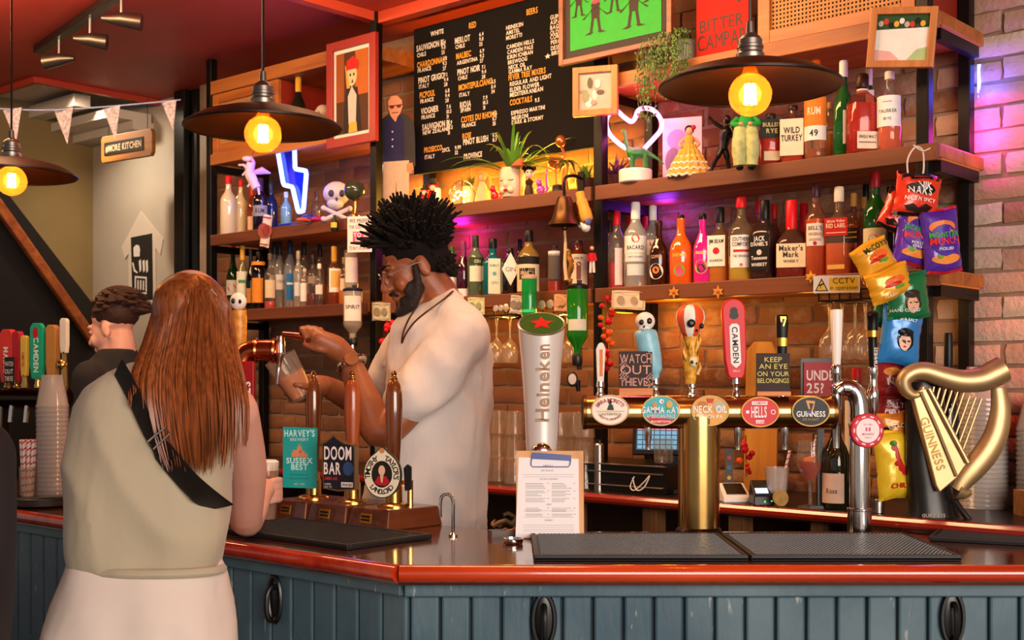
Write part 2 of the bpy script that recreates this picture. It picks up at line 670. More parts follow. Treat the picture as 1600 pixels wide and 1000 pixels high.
stuff(mb.build('brick_courses', mat('old_brick_dim', '#8a5c3f', 0.9, var=0.35, vscale=5, bump=0.6), wall_back, angle=60))
# plaster walls round the kitchen pass
mb = MB()
mb.add([W(-7.07, TW - .02, 0), W(-5.84, TW - .02, 0), W(-5.84, TW - .02, CEIL + .03), W(-7.07, TW - .02, CEIL + .03),
  W(-7.2, TW + .15, 0), W(-5.84, TW + .15, 0), W(-5.84, TW + .15, CEIL + .03), W(-7.2, TW + .15, CEIL + .03)],
       [(0, 1, 2, 3), (5, 4, 7, 6), (1, 5, 6, 2), (4, 0, 3, 7), (3, 2, 6, 7)])
structure(mb.build('wall_pass', BEIGE, smooth=False))
mb = MB()
mb.add([W(-7.07, TW - .02, 0), W(-7.07, -2.2, 0), W(-7.07, -2.2, CEIL + .03), W(-7.07, TW - .02, CEIL + .03),
  W(-7.2, TW - .02, 0), W(-7.2, -2.2, 0), W(-7.2, -2.2, CEIL + .03), W(-7.2, TW - .02, CEIL + .03)],
       [(1, 0, 3, 2), (4, 5, 6, 7), (0, 4, 7, 3), (5, 1, 2, 6)])
structure(mb.build('wall_left', OLIVE, smooth=False))
# black door post between the pass and the shelving
mb = MB()
mb.bar(W(-6.03, TW - .05, 0), W(-6.03, TW - .05, CEIL), 0.09, 0.10, up=(0.7467, -0.6652, 0))
mb.bar(W(-5.94, TW - .03, 0), W(-5.94, TW - .03, CEIL), 0.05, 0.05, up=(0.7467, -0.6652, 0))
structure(mb.build('trim_4', mat('black_gloss_paint', '#0d0f0c', 0.25), smooth=False, bevel=.004))
mb = MB()
mb.bar(W(-5.82, TW - .04, 0), W(-5.82, TW - .04, CEIL), 0.08, 0.06, up=(0.7467, -0.6652, 0))
structure(mb.build('trim_5', wood('pale_stud_wood', '#7d6a58', '#a08c76', 'z', 3), smooth=False))
# enclosed black staircase with a handrail, behind the far end of the bar
mb = MB()
q = []
for s_ in (-6.98, -7.06):
 q += [W(s_, TW - .03, 0), W(s_, -1.6, 0), W(s_, -1.6, CZ + 1.58), W(s_, -.68, CZ + 1.58), W(s_, TW - .03, CZ + 0.40)]
mb.add(q, [(1, 0, 4, 3, 2), (5, 6, 7, 8, 9), (0, 5, 9, 4), (4, 9, 8, 3), (3, 8, 7, 2), (1, 2, 7, 6)])
st = thing('staircase', 'black panelled staircase side rising to the left behind the far taps', 'staircase', W(-7.0, -.5, 0))
o = mb.build('side_panel', mat('black_stair_paint', '#0c0a0a', 0.4, var=0.3), smooth=False)
o.parent = st
o.matrix_parent_inverse = Matrix.Translation(-st.location)
mb = MB()
mb.bar(W(-6.92, TW - .06, CZ + 0.17), W(-6.92, -.72, CZ + 1.50), 0.05, 0.06)
o = mb.build('handrail', wood('stair_rail_wood', '#6e3413', '#9a5426', 'x', 3, 0.35), smooth=False, bevel=.01, label='orange brown wooden handrail')
o.parent = st
o.matrix_parent_inverse = Matrix.Translation(-st.location)
def kids_to(root, *objs):
 """parent finished world-space objects under an empty standing at root.location (no rotation)"""
 inv = (Matrix.Translation(root.location) @ Matrix.Rotation(root.rotation_euler.z, 4, 'Z')).inverted()
 for o in objs:
  o.parent = root
  o.matrix_parent_inverse = inv
# ------------------------------------------------------------------ the bar
BAR_Z = CZ - 0.45
A_ = Vector((-AX.x, -AX.y, 0))
C_0 = Vector((-0.2675, 2.985, 0))
XR = 2.4
inner = lambda n: Vector(((n - 0.7467 * 3.67) / 0.6652, 3.67, 0))
I_0 = inner(2.72)
LEN = 4.6
TOPW = wood('bar_top_wood', '#38190c', '#5c3018', 'x', 2.2, 0.16, coat=0.6, bump=0.03)
RAILW = wood('bar_rail_wood', '#a52a0c', '#d2481a', 'x', 2.0, 0.2, coat=0.8, bump=0.03)
top = thing('bar_countertop', 'dark varnished wooden bar top with a rounded red rail running past the taps', 'bar top', (0.2, 3.3, BAR_Z))
mb = MB()
out = [C_0, Vector((XR, 2.985, 0)), Vector((XR, 4.0, 0)), Vector((1.02, 4.0, 0)), Vector((1.02, 3.67, 0)), I_0, I_0 + A_ * LEN, C_0 + A_ * LEN]
k = len(out)
mb.add([(p.x, p.y, BAR_Z - 0.045) for p in out] + [(p.x, p.y, BAR_Z) for p in out],
       [tuple(reversed(range(k))), tuple(range(k, 2 * k))] + [(i, (i + 1) % k, (i + 1) % k + k, i + k) for i in range(k)])
kids_to(top, mb.build('worktop', TOPW, smooth=False, bevel=.003))
mb = MB()
rz_ = BAR_Z - 0.016
mb.tube([(XR, 2.982, rz_), (C_0.x, 2.982, rz_)], 0.0215, 14)
kids_to(top, mb.build('edge_rail', RAILW, label='glossy orange red front rail'))
mb = MB()
cl = Vector((C_0.x, C_0.y, rz_)) - BX * 0.003
mb.tube([cl + A_ * 0.0, cl + A_ * LEN], 0.0215, 14)
kids_to(top, mb.build('edge_rail', wood('bar_rail_wood_left', '#9a1a08', '#c83a14', 'x', 2.0, 0.2, coat=0.8, bump=0.03, rot=RZ), label='glossy red side rail'))
def panel_mat():
 m, n, l, b = new_mat('worn_teal_paint')
 geo = n.new('ShaderNodeNewGeometry')
 t = n.new('ShaderNodeTexNoise')
 t.inputs['Scale'].default_value = 3.0
 t.inputs['Detail'].default_value = 8
 l.new(geo.outputs['Position'], t.inputs['Vector'])
 r = n.new('ShaderNodeValToRGB')
 e = r.color_ramp.elements
 e[0].position = 0.3
 e[0].color = (*rgb('#2c4c5c'), 1)
 e[1].position = 0.75
 e[1].color = (*rgb('#587078'), 1)
 l.new(t.outputs['Fac'], r.inputs['Fac'])
 # scuffs and chips: sparse pale streaks
 mp = n.new('ShaderNodeMapping')
 mp.inputs['Scale'].default_value = (60, 60, 14)
 l.new(geo.outputs['Position'], mp.inputs['Vector'])
 t2 = n.new('ShaderNodeTexNoise')
 t2.inputs['Scale'].default_value = 1.0
 t2.inputs['Detail'].default_value = 6
 l.new(mp.outputs['Vector'], t2.inputs['Vector'])
 mr = n.new('ShaderNodeMapRange')
 mr.inputs[1].default_value = 0.665
 mr.inputs[2].default_value = 0.76
 l.new(t2.outputs['Fac'], mr.inputs[0])
 mx = n.new('ShaderNodeMix')
 mx.data_type = 'RGBA'
 mx.inputs[7].default_value = (*rgb('#9aa09a'), 1)
 l.new(mr.outputs[0], mx.inputs[0])
 l.new(r.outputs['Color'], mx.inputs[6])
 l.new(mx.outputs[2], b.inputs['Base Color'])
 b.inputs['Roughness'].default_value = 0.38
 bp = n.new('ShaderNodeBump')
 bp.inputs['Strength'].default_value = 0.35
 bp.inputs['Distance'].default_value = 0.003
 l.new(t2.outputs['Fac'], bp.inputs['Height'])
 l.new(bp.outputs['Normal'], b.inputs['Normal'])
 return m
TEAL = panel_mat()
DTEAL = mat('dark_teal_recess', '#12242e', 0.6)
cnt = thing('bar_counter', 'teal painted bar front of vertical tongue and groove boards under the red rail', 'bar counter', (0.2, 3.3, 0))
mb = MB()
fo = 0.075
Cf = Vector((C_0.x - 0.0 + 0.02, 2.985 + fo, 0))
k = 6
out = [Cf, Vector((XR, 2.985 + fo, 0)), Vector((XR, 3.6, 0)), inner(2.66), inner(2.66) + A_ * LEN, Cf + A_ * LEN]
out[3].y = 3.6
mb.add([(p.x, p.y, 0.0) for p in out] + [(p.x, p.y, BAR_Z - 0.045) for p in out],
       [tuple(reversed(range(k))), tuple(range(k, 2 * k))] + [(i, (i + 1) % k, (i + 1) % k + k, i + k) for i in range(k)])
kids_to(cnt, mb.build('carcass', DTEAL, smooth=False))
mb = MB()
mb.bar((Cf.x - .012, 2.985 + fo - .02, BAR_Z - .062), (XR, 2.985 + fo - .02, BAR_Z - .062), 0.036, 0.034)
kids_to(cnt, mb.build('batten', TEAL, smooth=False, bevel=.004))
mb = MB()
q = Cf - BX * 0.02
mb.bar(Vector((q.x, q.y, BAR_Z - .062)), Vector((q.x, q.y, BAR_Z - .062)) + A_ * LEN, 0.036, 0.034)
kids_to(cnt, mb.build('batten', TEAL, smooth=False, bevel=.004))
# boards, each its own piece; two master boards and copies
zb0, zb1 = 0.02, BAR_Z - 0.078
def board_master(w):
 mb = MB()
 mb.box((0, 0, (zb0 + zb1) / 2), (w, 0.022, zb1 - zb0))
 return mb.build('board', TEAL, cnt, smooth=False, bevel=.006)
b0 = board_master(0.0675)
b1 = board_master(0.082)
n_ = 0
inv = Matrix.Translation(cnt.location).inverted()
for i in range(36):
 o = b0 if i == 0 else b0.copy()
 if i:
  COL.objects.link(o)
 o.matrix_parent_inverse = inv
 o.location = (Cf.x + 0.036 + 0.074 * i, 2.985 + fo - 0.006 + (i % 3) * .0008, 0)
for i in range(46):
 o = b1 if i == 0 else b1.copy()
 if i:
  COL.objects.link(o)
 o.matrix_parent_inverse = inv
 o.location = Cf + A_ * (0.044 + 0.0885 * i) - BX * 0.004
 o.rotation_euler = (0, 0, RZ)
def coat_hook(label, loc, rz):
 t = thing('coat_hook', label, 'hook', loc, rz, 'black coat hooks along the bar front')
 pl = MB()
 e = [(0.026 * math.cos(a), -0.008, 0.062 * math.sin(a)) for a in [2 * PI * i / 24 for i in range(24)]]
 pl.tube(e, 0.0055, 6, closed=True)
 pl.lathe([(0.022, 0), (0.022, .006), (0.019, .008)], 20, mtx=Matrix.Rotation(PI / 2, 4, 'X') @ Matrix.Diagonal((1, 2.5, 1, 1)))
 pl.build('back_plate', BLACKP, t)
 h = MB()
 h.tube(smooth_path([(0, -.004, .03), (0, -.02, .035), (0, -.035, .01), (0, -.033, -.04), (0, -.018, -.055), (0, -.003, -.045)], 5), [.007] * 26, 8)
 h.build('hook', BLACKP, t)
 sc = MB()
 sc.lathe([(.006, 0), (.006, .003), (0, .004)], 10, mtx=Matrix.Translation((0, -.008, .072)) @ Matrix.Rotation(PI / 2, 4, 'X'))
 sc.build('screw', STEEL, t)
 return t
yb = 2.985 + fo - 0.018
coat_hook('black coat hook on the front boards below the clipboard', ((850 - 800) * yb / F, yb, CZ - (968 - 590) * yb / F), 0)
coat_hook('black coat hook on the front boards at the far right', ((1487 - 800) * yb / F, yb, CZ - (965 - 590) * yb / F), 0)
dl = 2.10 / (0.6652 * (433 - 800) / F + 0.7467)
coat_hook('black coat hook on the side boards beside the woman', P(433, 936, dl), RZ)
# ------------------------------------------------------------------ back counter and shelving
BC_Z = CZ - 0.41
PLY = wood('counter_timber', '#6b4426', '#946338', 'z', 3, 0.6)
bc = thing('back_counter', 'dark back counter with a glossy dark red edge under the bottle shelves', 'counter', W(-3.2, .1, 0))
mb = MB()
mb.bar(W(-5.3, .11, BC_Z - .02), W(-1.0, .11, BC_Z - .02), 0.54, 0.04)
w1 = mb.build('worktop', mat('dark_counter', '#1d1410', 0.3, var=.2), smooth=False)
mb = MB()
mb.tube([W(-5.3, -.165, BC_Z - .018), W(-1.0, -.165, BC_Z - .018)], 0.018, 10)
w2 = mb.build('edge_rail', mat('dark_red_gloss', '#8c1f10', 0.2, coat=.7, var=.15), label='dark red glossy edge')
parts_ = [w1, w2]
for s_ in (-4.9, -4.1, -3.45, -2.9, -2.55, -2.2, -1.9, -1.6):
 mb = MB()
 mb.bar(W(s_, -.08, 0), W(s_, -.08, BC_Z - .04), 0.06, 0.06, up=(0.7467, -0.6652, 0))
 parts_.append(mb.build('post', PLY, smooth=False, bevel=.003))
mb = MB()
mb.bar(W(-5.3, .1, .62), W(-1.0, .1, .62), 0.46, 0.03)
parts_.append(mb.build('lower_shelf', mat('lower_shelf_wood', '#3c2414', .6, var=.2), smooth=False))
mb = MB()
mb.bar(W(-5.3, .34, .5), W(-1.0, .34, .5), 0.02, 1.0)
parts_.append(mb.build('back_panel', mat('counter_back_panel', '#4d3018', .7, var=.3), smooth=False))
kids_to(bc, *parts_)
SHW = wood('shelf_wood', '#8f4d20', '#b8702f', 'x', 2.0, 0.5)
SHF = wood('shelf_lip_wood', '#5d2f16', '#7c4320', 'x', 2.0, 0.5)
sh = thing('bar_shelving', 'tall shelving of black steel posts and thick timber shelves along the brick wall', 'shelving', W(-3.4, .18, BC_Z), RZ)
Z1, Z2, Z3 = CZ + 0.33, CZ + 0.711, CZ + 1.115
bays = [(S(325) + .02, S(575) - .02), (S(575) + .02, S(930) - .02), (S(930) + .02, S(1440) + .02)]
SH = []
def local_part(mb, name, m, **kw):
 """mesh given in (s, t, z) of the back bar; becomes a part of the shelving in its own frame"""
 mb.v = [(v[0] + 3.4, v[1] - .18, v[2] - BC_Z) for v in mb.v]
 return mb.build(name, m, sh, smooth=False, **kw)
post_s = [S(325), S(582), S(933), S(1440)]
for i, s_ in enumerate(post_s):
 for t_ in (0.022, 0.345):
  mb = MB()
  mb.box((s_, t_, (BC_Z + CEIL) / 2), (0.04, 0.04, CEIL - BC_Z))
  local_part(mb, 'post', BLACKM, bevel=.003)
for bi, (a, b) in enumerate(bays):
 for zi, z in enumerate((Z1, Z2, Z3)):
  if bi == 1 and zi == 2:
   continue
  a2 = a - .02 if bi == 2 else a
  b2 = b + .03 if bi == 2 else b
  mb = MB()
  mb.box(((a2 + b2) / 2, 0.009, z - .025), (b2 - a2, 0.022, 0.054))
  local_part(mb, 'front_lip', SHF if zi < 2 else SHW, bevel=.003)
  for t0, t1 in ((0.021, 0.195), (0.2, 0.365)):
   mb = MB()
   mb.box(((a2 + b2) / 2, (t0 + t1) / 2, z - .02), (b2 - a2, t1 - t0, 0.04))
   local_part(mb, 'shelf_plank', SHW, bevel=.002)
  for s_ in (a - .012, b + .012):
   mb = MB()
   mb.box((s_, 0.185, z - .065), (0.028, 0.30, 0.035))
   local_part(mb, 'side_rail', BLACKM)
# end boards closing the shelves at the near right end
for z in (Z1, Z2, Z3):
 mb = MB()
 mb.box((S(1440) + .04, 0.19, z - .022), (0.016, 0.30, 0.05))
 local_part(mb, 'end_board', wood('end_board_wood', '#a5561f', '#c97834', 'y', 2.0, 0.5), bevel=.002)
# a fourth, higher shelf over the left bay only
a, b = bays[0]
mb = MB()
mb.box(((a + b) / 2, 0.18, CZ + 1.45), (b - a, 0.36, 0.065))
local_part(mb, 'shelf_plank', SHW, bevel=.002)
# ------------------------------------------------------------------ things on the bar top
def on_bar(px, py):
 d = F * (CZ - BAR_Z) / (py - 590)
 return Vector(((px - 800) * d / F, d, BAR_Z))
def BP(s, n, z=BAR_Z):
 """point over the angled bar: s along it, n = distance across"""
 v = AX * s + BX * n
 return Vector((v.x, v.y, z))
def mat_pegs(root, w, h, step=0.0105):
 mb = MB()
 nx, ny = int((w - .03) / step), int((h - .03) / step)
 for i in range(nx):
  for j in range(ny):
   x = -w / 2 + .015 + (i + .5 + (j % 2) * .5) * step
   y = -h / 2 + .015 + (j + .5) * step
   r = .0034
   mb.add([(x - r, y - r, .009), (x + r, y - r, .009), (x + r, y + r, .009), (x - r, y + r, .009), (x - r * .7, y - r * .7, .0145), (x + r * .7, y - r * .7, .0145), (x + r * .7, y + r * .7, .0145), (x - r * .7, y + r * .7, .0145)],
                   [(4, 5, 6, 7), (0, 1, 5, 4), (1, 2, 6, 5), (2, 3, 7, 6), (3, 0, 4, 7)])
 stuff(mb.build('pegs', mat('mat_peg_rubber', '#2e2b29', 0.4), root, smooth=False))
def bar_mat(label, loc, rz, w, h):
 t = thing('bar_mat', label, 'bar mat', loc, rz)
 mb = MB()
 mb.box((0, 0, .0045), (w, h, .009))
 for x, y, a, b in ((0, -h / 2 + .006, w, .012), (0, h / 2 - .006, w, .012), (-w / 2 + .006, 0, .012, h - .026), (w / 2 - .006, 0, .012, h - .026)):
  mb.box((x, y, .008), (a, b, .014))
 mb.build('base', RUBBER, t, smooth=False, bevel=.002)
 mat_pegs(t, w, h)
 return t
bar_mat('black pegged rubber bar mat below the clipboard and brass tower', ((835 + 1170 - 1600) / 2 * 3.06 / F, 3.295, BAR_Z + .001), 0, .525, .45)
bar_mat('black rubber bar mat in front of the chrome tap column', ((1175 + 1505 - 1600) / 2 * 3.06 / F, 3.295, BAR_Z + .001), 0, .515, .45)
bar_mat('black rubber bar mat at the far right end beside the harp tower', (1.50, 3.47, BAR_Z + .001), -0.45, .62, .34)
bar_mat('black pegged rubber bar mat before the three hand pumps', BP(-2.80, 2.305, BAR_Z + .001), RZ, .62, .31)
# ---- clipboard with menu
CB = thing('clipboard', 'wooden clipboard with a white printed menu and blue clip before the white tower', 'clipboard', P(858, 841, 3.50))
lean = Matrix.Rotation(math.radians(-9), 4, 'X')
q = 3.5 / F
mb = MB()
mb.box((.003, .004, .122), (.190, .004, .246))
mb.v = [tuple(lean @ Vector(v)) for v in mb.v]
mb.build('board', wood('clipboard_wood', '#c98a4c', '#e0aa6c', 'z', 3, .5), CB, smooth=False, bevel=.001)
pm = lambda u, v: lean @ Vector((u, -.0005, v))
mb = MB()
mb.prism([(-.094, .002), (.084, .001), (.084, .222), (-.085, .226)], pm, lean @ Vector((0, -1, 0)), .001)
mb.build('sheet', mat('menu_paper', '#f7f4f3', .7), CB, smooth=False)
tm = lambda u, v: lean @ Vector((u, -.0012, v))
mb = MB()
mb.text('MENU', .007, tm, (-.002, .198))
mb.text('BAR SNACKS', .004, tm, (-.004, .187))
mb.text('PLATES & BOARDS', .004, tm, (0, .163))
mb.text('SIDES', .004, tm, (0, .092))
mb.text('DESSERT', .004, tm, (0, .048))
r_ = random.Random(5)
for v in (.177, .171, .166 - .09, .158 - .1, .05 - .014, .03, .024, .019):
 mb.rect(tm, -.072, v, .07, v + .0006)
for cx in (-.066, .008):
 for v0, n in ((.152, 4), (.131, 4), (.110, 3), (.083, 3), (.066, 2)):
  for i in range(n):
   mb.rect(tm, cx, v0 - i * .0045, cx + r_.uniform(.035, .058), v0 - i * .0045 + .0011)
  mb.rect(tm, cx + .061, v0, cx + .066, v0 + .0013)
stuff(mb.build('lettering', ink('#77747a'), CB, smooth=False))
mb = MB()
BL = mat('blue_clip_metal', '#163a8c', .35)
m_ = lambda u, v: lean @ Vector((u, -.004, v))
mb.prism([(-.050, .222), (.062, .216), (.064, .232), (-.046, .240)], m_, lean @ Vector((0, -1, 0)), .006)
mb.tube([lean @ Vector(p) for p in [(-.048, -.006, .224), (-.05, -.006, .205), (-.045, -.006, .199), (.055, -.006, .199), (.06, -.006, .205), (.062, -.006, .220)]], .0013, 6)
mb.build('clip', BL, CB, smooth=False, label='blue clip')
# ---- white tapered beer tower with slanted green top
HT = thing('beer_tower', 'white tapered beer tower with slanted green top and red star behind the clipboard', 'beer tap', P(846, 834, 3.63))
k = 3.63 / F
prof = [(27, 0), (27, 10), (23, 12), (23.5, 60), (24, 130), (27, 200), (32, 270), (35.5, 310), (36.5, 328)]
mb = MB()
mb.lathe([(r * k, z * k) for r, z in prof], 36)
sl = 0.52
def shear(v):
 w = max(0, (v[2] - 250 * k) / (78 * k))
 return (v[0], v[1], v[2] + v[1] * sl * w * w)
mb.v = [shear(v) for v in mb.v]
mb.build('column', mat('pearl_white_enamel', '#e6e0d8', .3, .25, coat=.5), HT, angle=50)
ztop = 328 * k
tmap = lambda u, v: Vector((u, v, ztop + v * sl + .0012))
mb = MB()
mb.disc(tmap, (0, 0), 34.5 * k, 34.5 * k, 36)
mb.build('badge', mat('green_enamel', '#0c5a1e', .25, coat=.6), HT, smooth=False, label='green oval top')
mb = MB()
tmap2 = lambda u, v: Vector((u, v, ztop + v * sl + .0028))
st_ = []
for i in range(10):
 a = PI / 2 + i * PI / 5
 r = (20 if i % 2 == 0 else 9) * k
 st_.append((r * math.cos(a), r * math.sin(a) * 1.05))
mb.prism(st_, tmap2, (0, -.5, 1), .0015)
mb.build('star', mat('red_enamel', '#c3101c', .3), HT, smooth=False, label='red star')
mb = MB()
ring = [Vector((36.5 * k * math.cos(a), 36.5 * k * math.sin(a), ztop + 36.5 * k * math.sin(a) * sl)) for a in [2 * PI * i / 40 for i in range(40)]]
mb.tube(ring, .0022, 6, closed=True)
mb.build('rim', STEEL, HT)
mb = MB()
def hmap(u, v):
 # text runs upward on the column: u = height, v = across
 z = u
 i = 0
 r = 30 * k
 for (r0, z0), (r1, z1) in zip(prof, prof[1:]):
  if z0 * k <= z <= z1 * k:
   r = (r0 + (r1 - r0) * (z - z0 * k) / max(1e-6, (z1 - z0) * k)) * k
 r += .0040
 a = -v / r + 0.05
 return Vector((r * math.sin(a), -r * math.cos(a), z + (-r * math.cos(a)) * sl * max(0, (z - 250 * k) / (78 * k)) ** 2))
mb.text('Heineken', 20 * k, hmap, (240 * k, -10 * k), 'c', 1.45, True, gap=.1, maxw=128 * k)
mb.build('lettering', mat('brass_lettering', '#a98563', .5, .1), HT, smooth=False, label='raised lettering reading Heineken')
mb = MB()
mb.ell((0, -23 * k, 128 * k), (16 * k, 9 * k, 16 * k), 18, 10)
mb.build('tap_boss', CHROME, HT)
# ---- brass T tower
DT = 3.6
k = DT / F
BT = thing('beer_tower', 'brass T-shaped beer tower with five oval badges on its horizontal tube', 'beer tap', P(1092, 835, DT))
ox = 1092
X_ = lambda px: (px - ox) * k
Z_ = lambda py: (835 - py) * k + P(0, 835, DT).z - BT.location.z
mb = MB()
mb.lathe([(32 * k, Z_(828)), (32 * k, Z_(650))], 40)
mb.build('column', BRASS, BT)
mb = MB()
mb.lathe([(38 * k, 0), (38 * k, .006), (33 * k, .02), (32 * k, .022)], 36)
mb.build('base_flange', mat('dark_bronze', '#2c2019', .3, .8), BT)
mb = MB()
ROT = Matrix.Rotation(PI / 2, 4, 'Y')
cz = Z_(644)
L0, L1 = X_(914), X_(1300)
RT = 26 * k
mb.lathe([(RT, L0), (RT, L1)], 40, mtx=Matrix.Translation((0, 0, cz)) @ ROT)
mb.build('tube', BRASS, BT)
for a_, b_, nm in ((L0 - .006, L0 + .004, 0), (L1 - .004, L1 + .006, 1)):
 mb = MB()
 mb.lathe([(RT * .6, a_ - .004 if nm == 0 else a_), (RT * 1.04, a_ if nm == 0 else a_), (RT * 1.04, b_), (RT * .6, b_ if nm == 0 else b_ + .004)], 36, mtx=Matrix.Translation((0, 0, cz)) @ ROT)
 mb.build('end_cap', mat('dark_brass', '#6b4a22', .3, .9), BT)
lens = [(951, 640, '#f3ead9', '#d8b98a'), (1029, 641, '#39b4c0', '#d9c27a'), (1105, 641, '#e2a33a', '#d9c27a'), (1182, 643, '#d2202a', '#e8b04a'), (1260, 642, '#0c0b0c', '#d9b35a')]
LENS = []
yF = -RT - .006
for px, py, cc, rim in lens:
 x, z = X_(px), Z_(py)
 mp = flat((x, yF, z), (1, 0, 0), (0, 0, 1))
 mb = MB()
 e = [(28.5 * k * math.cos(a), 22.5 * k * math.sin(a)) for a in [2 * PI * i / 36 for i in range(36)]]
 mb.prism(e, mp, (0, -1, 0), .014)
 L_ = mb.build('badge', ink(cc, .3), BT, smooth=False, label='oval badge')
 mb = MB()
 mb.tube([(x + 28.5 * k * math.cos(a), yF - .0005, z + 22.5 * k * math.sin(a)) for a in [2 * PI * i / 36 for i in range(36)]], .0022, 6, closed=True)
 mb.build('badge_rim', ink(rim, .3), L_)
 LENS.append((L_, flat((x, yF - .001, z), (k, 0, 0), (0, 0, k))))
def arc_text(mb, s, size, mp, cx, cy, rx, ry, a0, a1, bold=True, inward=False):
 """letters along an elliptical arc from angle a0 to a1 (degrees)"""
 tot = text_width(s, bold)
 u = 0
 for ch in s:
  w = .36 if ch == ' ' else glyph(ch, bold)[2]
  if ch != ' ':
   t = (u + w / 2) / tot
   a = math.radians(a0 + (a1 - a0) * t)
   ca, sa = math.cos(a), math.sin(a)
   bx, by = cx + rx * ca, cy + ry * sa
   nx, ny = (ca / rx), (sa / ry)
   nl = math.hypot(nx, ny)
   nx, ny = nx / nl, ny / nl
   if inward:
    nx, ny = -nx, -ny
   vs, fs, cw = glyph(ch, bold)
   vv = []
   for gx, gy in vs:
    lx = (gx - cw / 2) * size
    ly = gy * size
    vv.append(mp(bx + lx * ny + ly * nx, by - lx * nx + ly * ny))
   mb.add(vv, fs)
  u += w + .14
def dress(i, specs):
 L_, mp = LENS[i]
 by = {}
 lift = {}
 for n_, sp in enumerate(specs):
  key = sp[1]
  mb = by.setdefault(key, MB())
  lift.setdefault(key, .0003 * (len(lift) + 1))
  mq = (lambda off: (lambda u, v: mp(u, v) + Vector((0, -off, 0))))(lift[key])
  if sp[0] == 't':
   mb.text(sp[2], sp[5], mq, (sp[3], sp[4]), 'c', sp[6] if len(sp) > 6 else 1, True)
  elif sp[0] == 'a':
   arc_text(mb, sp[2], sp[3], mq, 0, 0, sp[4], sp[5], sp[6], sp[7], True, sp[8] if len(sp) > 8 else False)
  elif sp[0] == 'e':
   mb.disc(mq, (sp[2], sp[3]), sp[4], sp[5], 20)
  elif sp[0] == 'r':
   mb.rect(mq, sp[2], sp[3], sp[4], sp[5])
  elif sp[0] == 'p':
   mb.add([mq(u, v) for u, v in sp[2]], [tuple(range(len(sp[2])))])
 for c_, mb in by.items():
  mb.build('print', ink(c_, .4), L_, smooth=False)
dress(0, [('a', '#b23a2a', 'BIRRA MORETTI', 5.6, 19, 12.5, 158, 22), ('p', '#2c2a22', [(-5, 0), (6, 0), (4, 8), (1, 9), (-2, 8)]), ('e', '#2c2a22', 0, 11, 2.4, 2.6), ('r', '#2c2a22', -3.6, 12, 3.6, 13.4),
          ('r', '#c9a25e', -22, -2.4, 22, -1.4), ('t', '#a08a60', 'L\'AUTENTICA', 0, -8, 3.6), ('a', '#b23a2a', 'RICETTA ORIGINALE', 3.2, 20, 16, 215, 325, True)])
dress(1, [('p', '#c9273a', [(-24, -9), (22, -13), (12, -19.5), (0, -21), (-14, -18.5)]), ('t', '#f7f2ee', 'GAMMA RAY', 0, -3.5, 9.5, .66), ('t', '#f2d9d6', 'AMERICAN PALE', 0, -11, 5.2, .72),
          ('e', '#f4f0ea', 1, 14.5, 3.6, 3.4), ('e', '#1b3a44', 2, 14.2, 1.2, 1.2), ('e', '#d98a33', -10, 9.5, 4, 3.6), ('e', '#e0b34a', 13, 10, 5, 5.6), ('e', '#5aa040', 11, 3, 3, 2), ('t', '#f7f2ee', 'BEAVERTOWN', 0, -18, 2.8)])
dress(2, [('e', '#c4762b', -12, 8, 8, 7), ('e', '#b9b6a4', 14, 7, 9, 8), ('p', '#c43a25', [(-4, 12), (4, 12), (6, 19), (-6, 19)]), ('e', '#e9d8a0', -16, -8, 6, 5), ('t', '#fbf6ea', 'NECK OIL', 0, -3, 10.5, .72), ('t', '#fbf6ea', 'SESSION IPA', 0, -11.5, 5.5, .78)])
dress(3, [('r', '#f5efea', -13, 11, 11, 16.5), ('t', '#c4202a', 'CAMDEN', -1, 12.4, 3.2), ('t', '#f5efea', 'HELLS', -2, -8, 16, .37), ('e', '#f5efea', 20, 0, 3.8, 3.8), ('e', '#d2202a', 20, 0, 2.6, 2.6), ('r', '#f5efea', -22, -2.2, -17, 2.4), ('r', '#f5efea', -7, -17.5, 6, -12.5), ('t', '#c4202a', 'LAGER', -.5, -16.6, 2.8)])
dress(4, [('t', '#f3efe9', 'GUINNESS', 0, -8, 8.2, .78), ('p', '#d59a55', [(-8, 17), (6, 16), (6, 13), (3, 0), (0, 0), (4, 12), (-3, 13), (-1, 3), (-4, 4)]), ('e', '#3a5a9a', -3, -1, 3.5, 2.2), ('t', '#a8864c', 'DRAUGHT', 0, -14, 3.4)])
# spouts under the tube
for px in (1012, 1152, 1225):
 mb = MB()
 mb.lathe([(4.5 * k, Z_(702)), (4.5 * k, Z_(690)), (6 * k, Z_(684)), (6 * k, Z_(664))], 12, c=(X_(px), -.01, 0))
 mb.build('spout', CHROME, BT)
def ferrule(px, y0, y1, parent):
 mb = MB()
 h = (y1 - y0)
 mb.lathe([(7 * k, Z_(y1)), (7 * k, Z_(y1 - h * .25)), (5 * k, Z_(y1 - h * .35)), (5 * k, Z_(y1 - h * .6)), (7 * k, Z_(y1 - h * .7)), (6 * k, Z_(y0))], 14, c=(X_(px), 0, 0))
 mb.build('ferrule', CHROME, parent)
# handle 1: slim cream and orange blade
mb = MB()
mp = flat((0, -.008, 0), (1, 0, 0), (0, 0, 1))
mb.prism([(X_(933), Z_(600)), (X_(943), Z_(600)), (X_(946), Z_(545)), (X_(943), Z_(537)), (X_(939), Z_(535)), (X_(935), Z_(537)), (X_(931), Z_(546))], mp, (0, -1, 0), .016)
h1 = mb.build('tap_handle', ink('#e8dfcf', .35), BT, smooth=False, bevel=.002, label='slim cream tap handle with orange stripe')
mb = MB()
mb.rect(flat((0, -.009, 0), (1, 0, 0), (0, 0, 1)), X_(936.5), Z_(588), X_(941.5), Z_(546))
mb.build('stripe', ink('#d97a2e', .4), h1, smooth=False)
ferrule(938, 596, 622, h1)
